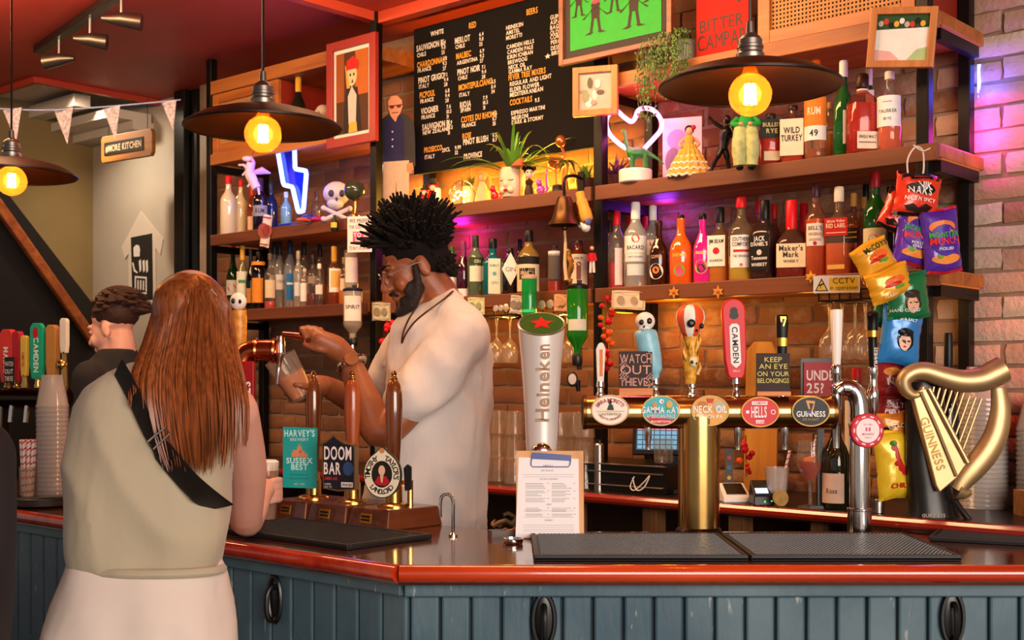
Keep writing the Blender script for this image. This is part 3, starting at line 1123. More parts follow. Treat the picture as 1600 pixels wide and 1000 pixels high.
# handle 2: skull over a pale blue body
mb = MB()
mb.tube(smooth_path([(X_(1024), .0, Z_(618)), (X_(1023), .0, Z_(590)), (X_(1021), 0, Z_(575)), (X_(1014), 0, Z_(545)), (X_(1009), 0, Z_(522)), (X_(1008), 0, Z_(514))], 4), [4 * k, 4.5 * k, 5 * k, 5 * k, 7 * k, 8 * k, 10 * k, 13 * k, 14 * k, 15 * k, 16.5 * k, 17 * k, 18 * k, 18 * k, 18 * k, 18 * k, 18 * k, 17 * k, 15 * k, 12 * k, 8 * k], 14)
h2 = mb.build('tap_handle', mat('pale_blue_lacquer', '#8cc9dc', .35, var=.12, vscale=60), BT, label='pale blue figure tap handle topped by a white skull')
mb = MB()
SKW = ink('#efe8dc', .4)
mb.ell((X_(1008), 0, Z_(502)), (15.5 * k, 15 * k, 14.5 * k), 20, 12)
mb.ell((X_(1006), -4 * k, Z_(513)), (9 * k, 9 * k, 6 * k), 14, 8)
sk = mb.build('skull', SKW, h2)
mb = MB()
for px, py, rx, ry in ((1001, 504, 3.8, 4.4), (1013, 502, 4.6, 5)):
 mb.ell((X_(px), -13.2 * k, Z_(py)), (rx * k, 3 * k, ry * k), 12, 8)
mb.ell((X_(1005), -14 * k, Z_(511)), (1.5 * k, 2 * k, 2 * k), 8, 6)
for i in range(4):
 mb.box((X_(1001 + i * 3), -12.5 * k, Z_(516)), (.6 * k, 2 * k, 4 * k))
mb.build('eye_sockets', BLACKP, h2)
mb = MB()
mb.tube([(X_(1024), -.002, Z_(594)), (X_(1022), -.002, Z_(578)), (X_(1020), -.002, Z_(568))], [4 * k, 6.5 * k, 3 * k], 10)
mb.build('flame', ink('#d83a1e', .4), h2)
ferrule(1024, 590, 622, h2)
# handle 3: striped balloon with flames
mb = MB()
bp_ = [(0, 472), (0, 470)]
mb2 = MB()
prof_b = [(.5, 530), (9, 527), (15, 520), (20, 508), (23, 497), (21, 486), (15, 479), (7, 476.2), (.5, 476)]
nA = 24
vs, fs = [], []
mbo, mbw = MB(), MB()
for seg in range(8):
 tgt = mbo if seg % 2 == 0 else mbw
 a0 = 2 * PI * seg / 8 + .18
 tgt.lathe([(r * k, Z_(y)) for r, y in prof_b], 4, c=(X_(1079), 0, 0), a0=a0, a1=a0 + 2 * PI / 8)
h3 = mbw.build('tap_handle', ink('#f2ebe2', .35), BT, label='balloon-shaped tap handle striped orange and white with a skull face')
mbo.build('stripes', ink('#e0582a', .35), h3)
mb = MB()
mb.ell((X_(1077), -22 * k, Z_(506)), (6.5 * k, 3 * k, 6.5 * k), 12, 8)
mb.ell((X_(1094), -16 * k, Z_(510)), (3.4 * k, 3 * k, 4.2 * k), 12, 8)
mb.ell((X_(1086), -18.5 * k, Z_(517)), (1.6 * k, 2 * k, 2.2 * k), 8, 6)
mb.build('eye_sockets', BLACKP, h3)
mb = MB()
mb.tube([(X_(1079), 0, Z_(600)), (X_(1079), 0, Z_(580)), (X_(1081), 0, Z_(562)), (X_(1080), 0, Z_(545)), (X_(1079), 0, Z_(526))], [8 * k, 10 * k, 12 * k, 10 * k, 12 * k], 14)
for i in range(9):
 a = i * .9
 mb.tube([(X_(1080) + 9 * k * math.cos(a), 9 * k * math.sin(a), Z_(585 - i * 6)), (X_(1080) + 14 * k * math.cos(a), 14 * k * math.sin(a), Z_(574 - i * 6)), (X_(1080) + 13 * k * math.cos(a), 13 * k * math.sin(a), Z_(565 - i * 6))], [4 * k, 3 * k, .3 * k], 6)
mb.build('flames', mat('flame_lacquer', '#e6a02c', .35, var=.5, vscale=70), h3)
mb = MB()
mb.ell((X_(1082), -11 * k, Z_(565)), (7 * k, 6 * k, 9 * k), 14, 9)
mb.build('small_skull', ink('#eadfae', .4), h3)
mb = MB()
mb.ell((X_(1079), -16.6 * k, Z_(566)), (2.5 * k, 1.4 * k, 2.8 * k), 10, 6)
mb.ell((X_(1086), -15.6 * k, Z_(568)), (1.6 * k, 1.4 * k, 2 * k), 10, 6)
mb.tube([(X_(1066), -6 * k, Z_(522)), (X_(1077), -12 * k, Z_(556))], .6 * k, 5)
mb.tube([(X_(1092), -6 * k, Z_(522)), (X_(1088), -12 * k, Z_(556))], .6 * k, 5)
mb.build('ropes', BLACKP, h3)
ferrule(1081, 598, 622, h3)
# handle 4: red paddle reading CAMDEN
cx = 1150
tilt = Matrix.Translation((X_(cx), 0, Z_(592))) @ Matrix.Rotation(math.radians(-2.5), 4, 'Y')
mp0 = lambda u, v: tilt @ Vector((u * k, -.012, v * k))
out = [(-9, 0), (9, 0), (13, 6)] + [(17, 30), (18.5, 100)] + [(18.5 * math.cos(a), 107 + 18.5 * math.sin(a)) for a in [PI * i / 10 for i in range(11)]] + [(-18.5, 100), (-17, 30), (-13, 6)]
mb = MB()
mb.prism(out, mp0, (0, -1, 0), .026)
h4 = mb.build('tap_handle', ink('#cf1c22', .25), BT, smooth=False, bevel=.004, label='red paddle tap handle with CAMDEN in a white panel')
mp1 = lambda u, v: tilt @ Vector((u * k, -.0135, v * k))
mb = MB()
mb.prism([(-5, 21), (0, 17), (5, 21), (8, 25), (7.5, 82), (4, 86), (-4, 86), (-8, 82), (-8, 25)], mp1, (0, -1, 0), .002)
mb.text('HELLS', 3, mp1, (0, 11))
mb.build('panel', ink('#f3ede8', .4), h4, smooth=False)
mb = MB()
mp2 = lambda u, v: tilt @ Vector((-v * -k, -.0142, u * -k))
mb.text('CAMDEN', 8.5, lambda u, v: tilt @ Vector((v * k, -.0142, (53 - u) * k)), (0, -4.2), 'c', 1.05, True)
mb.disc(mp1, (0, 106), 6, 6, 18)
mb.disc(lambda u, v: mp1(u, v) + Vector((0, -.0002, 0)), (0, 99), 7.2, 6, 18)
mb.build('lettering', ink('#241f22', .4), h4, smooth=False)
ferrule(cx, 590, 622, h4)
# handle 5: black and gold
mb = MB()
mb.lathe([(5.5 * k, Z_(600)), (6.5 * k, Z_(560)), (8 * k, Z_(535)), (9.5 * k, Z_(505)), (9.5 * k, Z_(496)), (8 * k, Z_(492)), (0, Z_(491))], 16, c=(X_(1222), 0, 0), sq=[3] * 7)
h5 = mb.build('tap_handle', ink('#0d0b0c', .15), BT, label='black tap handle with a gold band and harp emblem')
mb = MB()
mb.lathe([(7.4 * k, Z_(541)), (8.8 * k, Z_(541)), (9.3 * k, Z_(528)), (8.5 * k, Z_(528))], 16, c=(X_(1222), 0, 0), sq=[3] * 4)
mb.build('band', GOLD, h5)
mb = MB()
mp = flat((X_(1222), -10 * k, Z_(502)), (k, 0, 0), (0, 0, k))
mb.prism([(-5, 7), (4, 7), (4.5, 4), (1, -8), (-1, -8), (2.4, 3), (-2, 4), (-2.4, -2), (-4, -1)], mp, (0, -1, 0), .002)
mb.build('emblem', GOLD, h5, smooth=False)
ferrule(1222, 598, 622, h5)
# ---- two chalk signs on the tube
def chalk_sign(x0, x1, y0, y1, yb, lines, colr, label, hatch=False):
 kk = DT / F
 t = thing('chalk_sign', label, 'sign', P((x0 + x1) / 2, yb - .5, DT - .03), 0.0)
 w, h, b = (x1 - x0) * kk, (y1 - y0) * kk, (yb - y1) * kk
 mb = MB()
 mb.box((0, 0, b / 2), (w, .03, b))
 mb.build('stand', wood('sign_stand_wood', '#c8702c', '#dc8c42', 'x', 4, .5), t, smooth=False, bevel=.001)
 mb = MB()
 mb.box((0, .002, b + h / 2), (w, .006, h))
 bd = mb.build('board', mat('chalkboard', '#3a2e2b' if hatch else '#45413f', .8, var=.12, vscale=30), t, smooth=False, bevel=.001)
 mp = flat((0, -.0018, b), (1, 0, 0), (0, 0, 1))
 mb = MB()
 for s_, v, sz in lines:
  mb.text(s_, sz * h, mp, (0, v * h), 'c', 1.15, False, maxw=w * .94)
 if hatch:
  for a_, b_ in (((-.48, .62), 3), ((-.48, .35), 4), ((.30, .28), 4), ((.3, .12), 3)):
   for i in range(b_):
    x = a_[0] * w + i * .035 * w
    y = a_[1] * h - i * .05 * h
    mb.add([mp(x, y), mp(x + .16 * w, y + .14 * h), mp(x + .17 * w, y + .12 * h), mp(x + .01 * w, y - .02 * h)], [(0, 1, 2, 3)])
  mb.rect(mp, .3 * w, .93 * h, .48 * w, .945 * h)
  mb.rect(mp, .465 * w, .66 * h, .48 * w, .945 * h)
 mb.build('lettering', ink(colr, .8), t, smooth=False)
chalk_sign(967, 1019, 550, 607, 618, [('WATCH', .68, .24), ('OUT', .38, .24), ('THIEVES', .06, .22)], '#d9a596', 'small chalkboard sign reading WATCH OUT THIEVES on the brass tube', True)
chalk_sign(1182, 1234, 553, 612, 619, [('KEEP', .77, .13), ('AN EYE', .59, .13), ('ON YOUR', .40, .12), ('BELONGINGS', .22, .12)], '#e0d878', 'small chalkboard sign reading KEEP AN EYE ON YOUR BELONGINGS on the brass tube')
# ---- chrome swan-neck tap column with red badge
DC = 3.6
CT = thing('beer_tap_column', 'tall chrome tap column with a white handle, a black handle and a round red badge', 'beer tap', P(1343, 838, DC))
xx = lambda px: (px - 1343) * DC / F
zz = lambda py: (838 - py) * DC / F
k = DC / F
mb = MB()
mb.tube(smooth_path([(0, 0, zz(800)), (0, 0, zz(700)), (0, 0, zz(650)), (xx(1340), 0, zz(622)), (xx(1330), 0, zz(608)), (xx(1316), 0, zz(606)), (xx(1308), 0, zz(612))], 6), [15.5 * k] * 13 + [15 * k] * 12 + [14 * k] * 6 + [12 * k] * 6, 20)
mb.build('column', CHROME, CT)
mb = MB()
mb.lathe([(21 * k, 0), (21 * k, 3 * k), (19 * k, 5 * k), (18.5 * k, 40 * k), (19.5 * k, 41 * k), (19.5 * k, 44 * k), (15.6 * k, 45 * k)], 28)
mb.build('base_sleeve', CHROME, CT)
mb = MB()
mb.lathe([(6 * k, zz(570)), (8 * k, zz(530)), (9 * k, zz(490)), (8.6 * k, zz(484)), (0, zz(483))], 14, c=(xx(1307), 0, 0), sq=[3] * 5)
hW = mb.build('tap_handle', WHITEP, CT, label='white tap handle')
mb = MB()
mb.lathe([(7 * k, zz(618)), (9 * k, zz(612)), (9 * k, zz(603)), (6 * k, zz(600)), (6 * k, zz(592)), (8 * k, zz(588)), (8 * k, zz(574)), (6 * k, zz(569))], 14, c=(xx(1307), 0, 0))
mb.build('ferrule', CHROME, hW)
mb = MB()
mb.lathe([(4.5 * k, zz(700)), (5 * k, zz(640)), (7 * k, zz(632)), (7 * k, zz(616))], 12, c=(xx(1306), -.005, 0))
mb.build('spout', CHROME, CT)
mb = MB()
mb.tube(smooth_path([(xx(1370), .03, zz(600)), (xx(1369), .03, zz(560)), (xx(1368), .03, zz(520)), (xx(1368), .028, zz(497)), (xx(1366), .022, zz(487))], 4), [6 * k] * 4 + [7 * k] * 4 + [8.5 * k] * 4 + [9 * k] * 4 + [6 * k], 14)
hB = mb.build('tap_handle', ink('#0d0b0c', .15), CT, label='black tap handle with a gold band')
mb = MB()
mb.lathe([(8 * k, zz(526)), (9.6 * k, zz(526)), (9.8 * k, zz(516)), (8 * k, zz(516))], 14, c=(xx(1368), .03, 0))
mb.build('band', GOLD, hB)
mb = MB()
mb.lathe([(5 * k, zz(668)), (5 * k, zz(646)), (8 * k, zz(640)), (8 * k, zz(630)), (10 * k, zz(624)), (10 * k, zz(612)), (7 * k, zz(606)), (7 * k, zz(590)), (8 * k, zz(586)), (8 * k, zz(575)), (6 * k, zz(573))], 14, c=(xx(1369), .03, 0))
mb.build('ferrule', CHROME, hB)
mb = MB()
mb.text('GUINNESS', 5, lambda u, v: Vector((xx(1368) + v * k + .002, .03 - 9 * k, zz(560) + u * k)), (0, -1), 'c', 1, True)
mb.build('lettering', ink('#e9e2d8'), hB, smooth=False)
mb = MB()
bc_ = Vector((xx(1350), -.03, zz(672)))
R_ = Matrix.Translation(bc_) @ Matrix.Rotation(.12, 4, 'Z') @ Matrix.Rotation(PI / 2, 4, 'X')
mb.lathe([(24 * k, -.012), (27 * k, -.009), (27 * k, .003), (25.5 * k, .006)], 32, mtx=R_)
bd = mb.build('badge', ink('#c9243a', .25), CT, label='round red and white badge')
mb = MB()
mb.lathe([(19 * k, .0062), (18.6 * k, .0075)], 28, mtx=R_)
for i in range(10):
 a = 2 * PI * i / 10
 mb.add([R_ @ Vector(((r * k) * math.cos(a + da), (r * k) * math.sin(a + da), .0066)) for r, da in ((21, -.14), (21, .14), (23, .14), (23, -.14))], [(0, 1, 2, 3)])
mb.build('badge_face', ink('#f3e3e2', .3), bd, smooth=False)
mb = MB()
mpb = lambda u, v: R_ @ Vector((u * k, v * k, .0082))
mb.text('EST 1987', 2.6, mpb, (0, 8))
mb.rect(mpb, -4, -1, -1, 5)
mb.rect(mpb, 1, -1, 4, 5)
mb.text('MAHOU', 3.4, mpb, (0, -7), 'c', 1, True)
mb.text('CINCO', 2.4, mpb, (0, -12))
mb.build('lettering', ink('#d2607a', .4), bd, smooth=False)
# ---- harp tower
DH = 3.68
k = DH / F
HP = thing('harp_beer_tower', 'black beer tower carrying a large golden harp at the right end of the bar', 'beer tap', P(1467, 829, DH))
xx = lambda px: (px - 1467) * k
zz = lambda py: (829 - py) * k
mb = MB()
mb.lathe([(48 * k, 0), (48 * k, 8 * k), (44 * k, 13 * k), (40 * k, 30 * k), (36 * k, 70 * k), (34 * k, 110 * k), (33 * k, 200 * k), (30 * k, 232 * k), (0, 236 * k)], 32)
for v in range(len(mb.v)):
 x, y, z = mb.v[v]
 sh_ = min(1, z / (110 * k)) * -16 * k
 mb.v[v] = (x * (1 if z < 20 * k else .92) + sh_, y * .62 + .03, z)
mb.build('tower', mat('black_satin_tower', '#1d1a18', .3, .3), HP)
mb = MB()
mb.text('GUINNESS', 5.2, lambda u, v: Vector(((u - 12) * k, .03 - 27.5 * k, (22 + v) * k)), (0, 0), 'c', 1, True)
mb.build('lettering', ink('#a79c90', .4), HP, smooth=False)
HG = mat('harp_gold', '#c4a676', .42, .8, var=.10, vscale=12)
hy = -.035
pt = lambda px, py, y=0.0: Vector((xx(px), hy + y, zz(py)))
mb = MB()
path = smooth_path([pt(1436, 604), pt(1432, 614), pt(1420, 617), pt(1409, 608), pt(1407, 594), pt(1418, 583), pt(1438, 580), pt(1465, 588), pt(1495, 595), pt(1525, 593), pt(1548, 583), pt(1560, 577)], 5)
N = len(path)
rad = []
for i in range(N):
 t = i / (N - 1)
 rad.append((5 + 8.0 * min(1, t * 2.4) + 8 * min(1, max(0, (t - .45) * 2.2))) * k)
mb.tube(path, rad, 14, up=(0, -1, 0))
hn = mb.build('harp', HG, HP, label='golden harp with strings')
mb = MB()
path = smooth_path([pt(1553, 606), pt(1556, 640), pt(1550, 675), pt(1535, 705), pt(1515, 730), pt(1500, 748), pt(1489, 765)], 5)
N = len(path)
mb.tube(path, [(12 + 8 * math.sin(PI * i / (N - 1))) * k for i in range(N)], 12, up=(1, 0, 0), flatk=.7)
mb.tube([pt(1489, 765), pt(1500, 770), pt(1511, 768)], [13 * k, 9 * k, 4 * k], 12)
mb.build('harp_pillar', HG, hn)
mb = MB()
out = [(1418, 618), (1430, 608), (1440, 606), (1503, 722), (1487, 745), (1460, 768), (1454, 757)]
mb.prism([(xx(a), zz(b)) for a, b in out], flat((0, hy - 6 * k, 0), (1, 0, 0), (0, 0, 1)), (0, -1, 0), 16 * k)
mb.build('soundboard', HG, hn, smooth=False, bevel=.004)
mb = MB()
mb.tube([pt(1442, 607, -9 * k), pt(1470, 660, -9 * k), pt(1502, 721, -9 * k)], [3.5 * k, 4.5 * k, 4 * k], 10)
mb.tube([pt(1430, 612, -9 * k), pt(1455, 668, -9 * k), pt(1485, 742, -9 * k)], [2.5 * k, 2.5 * k, 2.5 * k], 8)
mb.build('moulding', HG, hn)
dr = Vector((1462 - 1430, 0, -(762 - 655))).normalized()
mb = MB()
ua = Vector((38, 0, -112)).normalized()
ub = Vector((112, 0, 38)).normalized()
mb.text('GUINNESS', 13, lambda u, v: pt(1449, 692, -7 * k) + (ua * u + ub * v) * k, (0, -6.5), 'c', .95, True)
mb.build('lettering', mat('harp_letter', '#8d7038', .4, .6), hn, smooth=False, label='engraved lettering reading GUINNESS')
for i in range(9):
 x1, y1 = 1453 + i * 9.2, 604 + i * 1.9 + (3 if i > 5 else 0)
 x0 = 1449 + i * 5.7
 y0 = 622 + i * 11.0
 mb = MB()
 mb.tube([pt(x0, y0), pt(x1, y1)], 1.7 * k, 6)
 mb.build('string', HG, hn)
mb = MB()
mb.tube(smooth_path([Vector((xx(1489), -.01, zz(780))), Vector((xx(1500), -.03, zz(800))), Vector((xx(1515), -.05, zz(822)))], 5), 5 * k, 10)
mb.build('drip_spout', mat('black_satin_tower', '#1d1a18'), HP)
# ---- stacks of clear plastic cups, right end
CUP = glass('clear_cup_plastic', '#efeae4', .30, .12)
def cup_stack(label, base, n, r0, r1, h, step, cup_m=CUP, group=None):
 t = thing('cup_stack', label, 'cups', base, 0, group)
 first = None
 for i in range(n):
  mb = MB()
  if i == 0:
   mb.lathe([(r1 * .97, 0), (r1, .003), (r1, .010), (r1 * .97, .012), (r0, h), (0, h)], 20, cap=False)
   first = mb.build('cup', cup_m, t)
  else:
   o = first.copy()
   COL.objects.link(o)
   o.location = (0, 0, i * step)
 return t
b_ = on_bar(1536, 812)
k = b_.y / F
cup_stack('tall stack of upturned clear plastic cups behind the harp tower', b_, 26, 24 * k, 38 * k, 54 * k, 7.4 * k)
b_ = Vector((1.63, 3.86, BAR_Z))
cup_stack('shorter stack of clear plastic cups at the right picture edge', b_, 20, 24 * k, 37 * k, 54 * k, 7.4 * k)
# ---- wooden condiment box with shakers and sauce bottle
bx = on_bar(1590, 818)
bx = Vector((bx.x + .03, 3.72, BAR_Z))
k = bx.y / F
CBX = thing('condiment_box', 'pale wooden condiment box with open top at the right end of the bar', 'box', bx, .05)
PW_ = wood('condiment_box_wood', '#b9783f', '#d69a5c', 'x', 4, .5)
W2, D2, H2 = .16, .10, .115
for nm, c, sz in (('front_panel', (0, -D2 / 2, H2 / 2), (W2, .01, H2)), ('back_panel', (0, D2 / 2, H2 / 2), (W2, .01, H2)), ('side_panel', (-W2 / 2 + .005, 0, H2 / 2), (.01, D2 - .01, H2)), ('side_panel', (W2 / 2 - .005, 0, H2 / 2), (.01, D2 - .01, H2)), ('bottom_panel', (0, 0, .005), (W2 - .02, D2 - .01, .01))):
 mb = MB()
 mb.box(c, sz)
 mb.build(nm, PW_, CBX, smooth=False, bevel=.0015)
CLEAR = glass('clear_glass', '#f4f1ec', .06, .02)
def shaker(label, x, y, tilt_z):
 p = bx + Vector((x, y, .011))
 t = thing('salt_shaker', label, 'shaker', p)
 mb = MB()
 mb.lathe([(.018, 0), (.021, .02), (.019, .06), (.024, .075), (.022, .10), (.017, .118), (.017, .124)], 18)
 mb.build('jar', CLEAR, t)
 mb = MB()
 mb.lathe([(.015, .002), (.017, .02), (.016, .055)], 14)
 stuff(mb.build('salt', ink('#f1ece4'), t))
 mb = MB()
 mb.lathe([(.018, .122), (.019, .128), (.013, .14), (.006, .143), (.005, .150), (0, .153)], 16)
 mb.build('lid', CHROME, t)
shaker('glass salt shaker with a chrome lid in the wooden condiment box', -.052, -.012, 0)
shaker('second glass shaker in the condiment box, right of the mustard bottle', .045, -.015, 0)
MU = thing('mustard_bottle', 'yellow squeezy mustard bottle standing in the wooden condiment box', 'bottle', bx + Vector((-.004, .012, .011)))
mb = MB()
mb.lathe([(.022, 0), (.024, .004), (.024, .12), (.020, .132), (.012, .137)], 18)
mb.build('body', ink('#e0a818', .35), MU)
mb = MB()
mb.lathe([(.014, .134), (.014, .15), (.005, .158), (.003, .178), (0, .178)], 14)
mb.build('nozzle', ink('#edba30', .35), MU)
# ---- three hand pumps
PUMPW = wood('pump_base_wood', '#3d1a0c', '#6b3317', 'y', 3, .3, coat=.5)
HANDW = wood('pump_handle_wood', '#4a210c', '#824418', 'z', 3, .15, coat=.8)
HANDR = wood('pump_handle_redwood', '#8a3a14', '#c0602a', 'z', 4, .3, coat=.5)
def hand_pump(label, s, hm):
 t = thing('hand_pump', label, 'beer pump', BP(s, 2.49), RZ, 'hand pumps on the angled bar')
 mb = MB()
 w, L, h = .176, .23, .06
 mb.add([(-w / 2, 0, 0), (w / 2, 0, 0), (w / 2, L, 0), (-w / 2, L, 0), (-w / 2 + .006, .012, h), (w / 2 - .006, .012, h), (w / 2 - .006, L - .012, h), (-w / 2 + .006, L - .012, h)],
           [(0, 3, 2, 1), (4, 5, 6, 7), (0, 1, 5, 4), (1, 2, 6, 5), (2, 3, 7, 6), (3, 0, 4, 7)])
 mb.build('base', PUMPW, t, smooth=False, bevel=.004)
 mp = flat((-.012, .0055, .032), (1, 0, 0), (0, .2, .98))
 mb = MB()
 mb.prism([(-.024, -.014), (.024, -.014), (.024, .014), (-.024, .014)], mp, (0, -1, .2), .002)
 pl = mb.build('name_plate', GOLD, t, smooth=False)
 mb = MB()
 for v in (-.005, .005):
  mb.rect(flat((-.012, .0035, .032), (1, 0, 0), (0, .2, .98)), -.018, v - .003, .018, v + .003)
 mb.build('plate_slots', ink('#1d120b'), pl, smooth=False)
 mb = MB()
 mb.lathe([(.052, h), (.052, h + .004), (.045, h + .010), (.026, h + .013), (.026, h + .06), (.022, h + .064), (.022, h + .085), (.015, h + .09)], 24, c=(0, .11, 0))
 mb.build('pillar', BRASS, t)
 mb = MB()
 prof = [(r_, z_ * 1.07 - .005) for r_, z_ in [(.015, .14), (.017, .17), (.019, .20), (.022, .25), (.0255, .31), (.0265, .345), (.025, .38), (.020, .405), (.013, .418), (.010, .420)]]
 mb.lathe(prof, 24, c=(0, .11, 0))
 hd = mb.build('handle', hm, t)
 mb = MB()
 mb.lathe([(.0105, .442), (.012, .448), (.008, .454), (.008, .458), (.010, .462), (.006, .470), (0, .472)], 14, c=(0, .11, 0))
 mb.build('finial', BRASS, hd)
 return t
hp1 = hand_pump('wooden hand pump with the teal square pump clip, farthest of the three', -3.175, HANDW)
hp2 = hand_pump('red wooden handled hand pump with the dark shield pump clip, between the other two', -2.985, HANDR)
hp3 = hand_pump('wooden hand pump with the round cream pump clip, nearest the corner', -2.795, HANDW)
# side arm on the third pump
mb = MB()
mb.bar((.0, .135, .13), (.045, .135, .13), .012, .016)
mb.lathe([(.009, .06), (.009, .14)], 10, c=(.045, .135, 0))
mb.build('side_arm', BRASS, hp3, smooth=False)
def clip_frame(pump, px, pyb, yaw):
 """a frame for a pump clip in front of the handle: returns map from px units (origin bottom centre)"""
 d = 2.50 / (0.6652 * (px - 800) / F + 0.7467)
 p = P(px, pyb, d)
 inv = (Matrix.Translation(pump.location) @ Matrix.Rotation(RZ, 4, 'Z')).inverted()
 R = Matrix.Translation(p) @ Matrix.Rotation(yaw, 4, 'Z')
 kk = d / F
 def mp(u, v, off=0.0):
  return inv @ (R @ Vector((u * kk, -off, v * kk)))
 nrm = (inv.to_3x3() @ R.to_3x3()) @ Vector((0, -1, 0))
 return mp, nrm, kk
mp, nrm, kk = clip_frame(hp1, 468, 762, -.15)
mb = MB()
mb.prism([(-27, 0), (27, -1), (28, 93), (-27, 95)], mp, nrm, .008)
c1 = mb.build('pump_clip', mat('teal_card', '#18a5a0', .4, var=.08), hp1, smooth=False, label='teal rectangular pump clip')
for colr, items in (('#c8ecea', [('HARVEY\'S', 0, 80, 10, .78), ('BREWERY', 0, 73, 4.5, 1), ('SUSSEX', 0, 38, 8.5, .95), ('BEST', 0, 28, 8.5, .95)]), ('#0f6f70', [('TRADITIONAL ALE', 0, 19, 2.4, 1), ('BREWED IN LEWES', 0, 13, 2.4, 1)]), ('#d6cf86', [('EST. 1790', 0, 4, 3, 1)])):
 mb = MB()
 for s_, u, v, z, cd in items:
  mb.text(s_, z, lambda a, b: mp(a, b, .0008), (u, v), 'c', cd, z > 5, maxw=49)
 stuff(mb.build('lettering', ink(colr, .4), c1, smooth=False))
mb = MB()
for i, (x, y, w, h) in enumerate(((0, 48, 26, 6), (-4, 54, 14, 5), (4, 54, 8, 4), (0, 59, 8, 5), (0, 64, 3, 4))):
 mb.rect(lambda a, b: mp(a, b, .0008), x - w / 2, y, x + w / 2, y + h)
mb.build('emblem', ink('#d58a62', .4), c1, smooth=False)
mp, nrm, kk = clip_frame(hp2, 529, 766, -.32)
mb = MB()
shp = [(-27, 2), (0, -2), (28, 1), (28, 68), (24, 72), (10, 74), (-4, 82), (-9, 87), (-15, 82), (-24, 76), (-29, 74)]
mb.prism(shp, mp, nrm, .026)
c2 = mb.build('pump_clip', mat('bronze_edge', '#8c7048', .35, .7), hp2, smooth=False, label='dark shield-shaped pump clip')
mb = MB()
mb.prism([(x * .93, 2.5 + y * .94) for x, y in shp], lambda a, b: mp(a, b, .0015), nrm, .002)
mb.build('clip_face', ink('#20222c', .35), c2, smooth=False)
mb = MB()
mb.text('DOOM', 20, lambda a, b: mp(a, b, .002), (-1, 48), 'c', .80, True, maxw=47)
mb.text('BAR', 18, lambda a, b: mp(a, b, .002), (-25, 25), 'l', .80, True, maxw=29)
mb.rect(lambda a, b: mp(a, b, .002), 5, 5, 25, 13)
mb.text('AMBER', 2.6, lambda a, b: mp(a, b, .002), (-24, 8), 'l')
mb.text('ALE 4.0', 2.6, lambda a, b: mp(a, b, .002), (-24, 4), 'l')
stuff(mb.build('lettering', ink('#efe7df', .4), c2, smooth=False))
mb = MB()
mb.text('AMBER ALE', 4.4, lambda a, b: mp(a, b, .002), (-24, 16), 'l', 1, True, maxw=22)
mb.build('lettering', ink('#d2382a', .4), c2, smooth=False)
mb = MB()
mb.text('sharps', 5, lambda a, b: mp(a, b, .0026), (15, 7), 'c', 1, True, maxw=17)
stuff(mb.build('lettering', ink('#20222c', .4), c2, smooth=False))
mb = MB()
mb.disc(lambda a, b: mp(a, b, .0018), (17, 34), 9, 11, 18)
mb.build('wave_print', ink('#33507c', .4), c2, smooth=False)
mp, nrm, kk = clip_frame(hp3, 597, 776, -.22)
shp = [(-29 * math.cos(a), 34 + 35 * math.sin(a)) for a in [2 * PI * i / 40 for i in range(40)]]
shp = [(x, y + (7 * math.exp(-(x / 7) ** 2) if y > 50 else 0)) for x, y in shp]
mb = MB()
mb.prism([(x * 1.06, (y - 34) * 1.05 + 34) for x, y in shp], mp, nrm, .014)
c3 = mb.build('pump_clip', mat('dark_green_gold_edge', '#3a3420', .35, .5), hp3, smooth=False, label='rounded cream pump clip with a portrait')
mb = MB()
mb.prism(shp, lambda a, b: mp(a, b, .0016), nrm, .002)
mb.build('clip_face', ink('#eadfc4', .35), c3, smooth=False)
mb = MB()
mq = lambda a, b: mp(a, b, .0022)
mb.disc(mq, (0, 35), 17, 21, 28)
arc_text(mb, 'TIMOTHY', 8.2, mq, 0, 34, 19.5, 23, 192, 108)
arc_text(mb, 'TAYLOR\'S', 8.2, mq, 0, 34, 19.5, 23, 76, -14)
arc_text(mb, 'LANDLORD', 7.6, mq, 0, 34, 26, 30, 222, 318, True, True)
mb.build('lettering', ink('#23201a', .4), c3, smooth=False)
mb = MB()
mq2 = lambda a, b: mp(a, b, .0028)
mb.add([mq2(u, v) for u, v in [(-12, 22), (-5, 18), (6, 17), (13, 23), (7, 32), (-6, 32)]], [tuple(range(6))])
mb.build('portrait_coat', ink('#b3202a', .4), c3, smooth=False)
mb = MB()
mq3 = lambda a, b: mp(a, b, .0033)
mb.disc(mq3, (0, 41), 5.5, 8, 16)
mb.add([mq3(u, v) for u, v in [(-3, 34), (3, 34), (1, 22), (-1, 22)]], [(0, 1, 2, 3)])
mb.build('portrait_face', ink('#e0b898', .4), c3, smooth=False)
mb = MB()
mb.disc(lambda a, b: mp(a, b, .0018), (0, 72), 4.5, 4.5, 14)
mb.build('crest', ink('#c98a50', .4), c3, smooth=False)
mb = MB()
mb.prism([(32, 8), (42, 10), (42, 46), (36, 50), (30, 44)], lambda a, b: mp(a, b, -.03), nrm, .01)
mb.build('clip_holder', BLACKP, hp3, smooth=False)
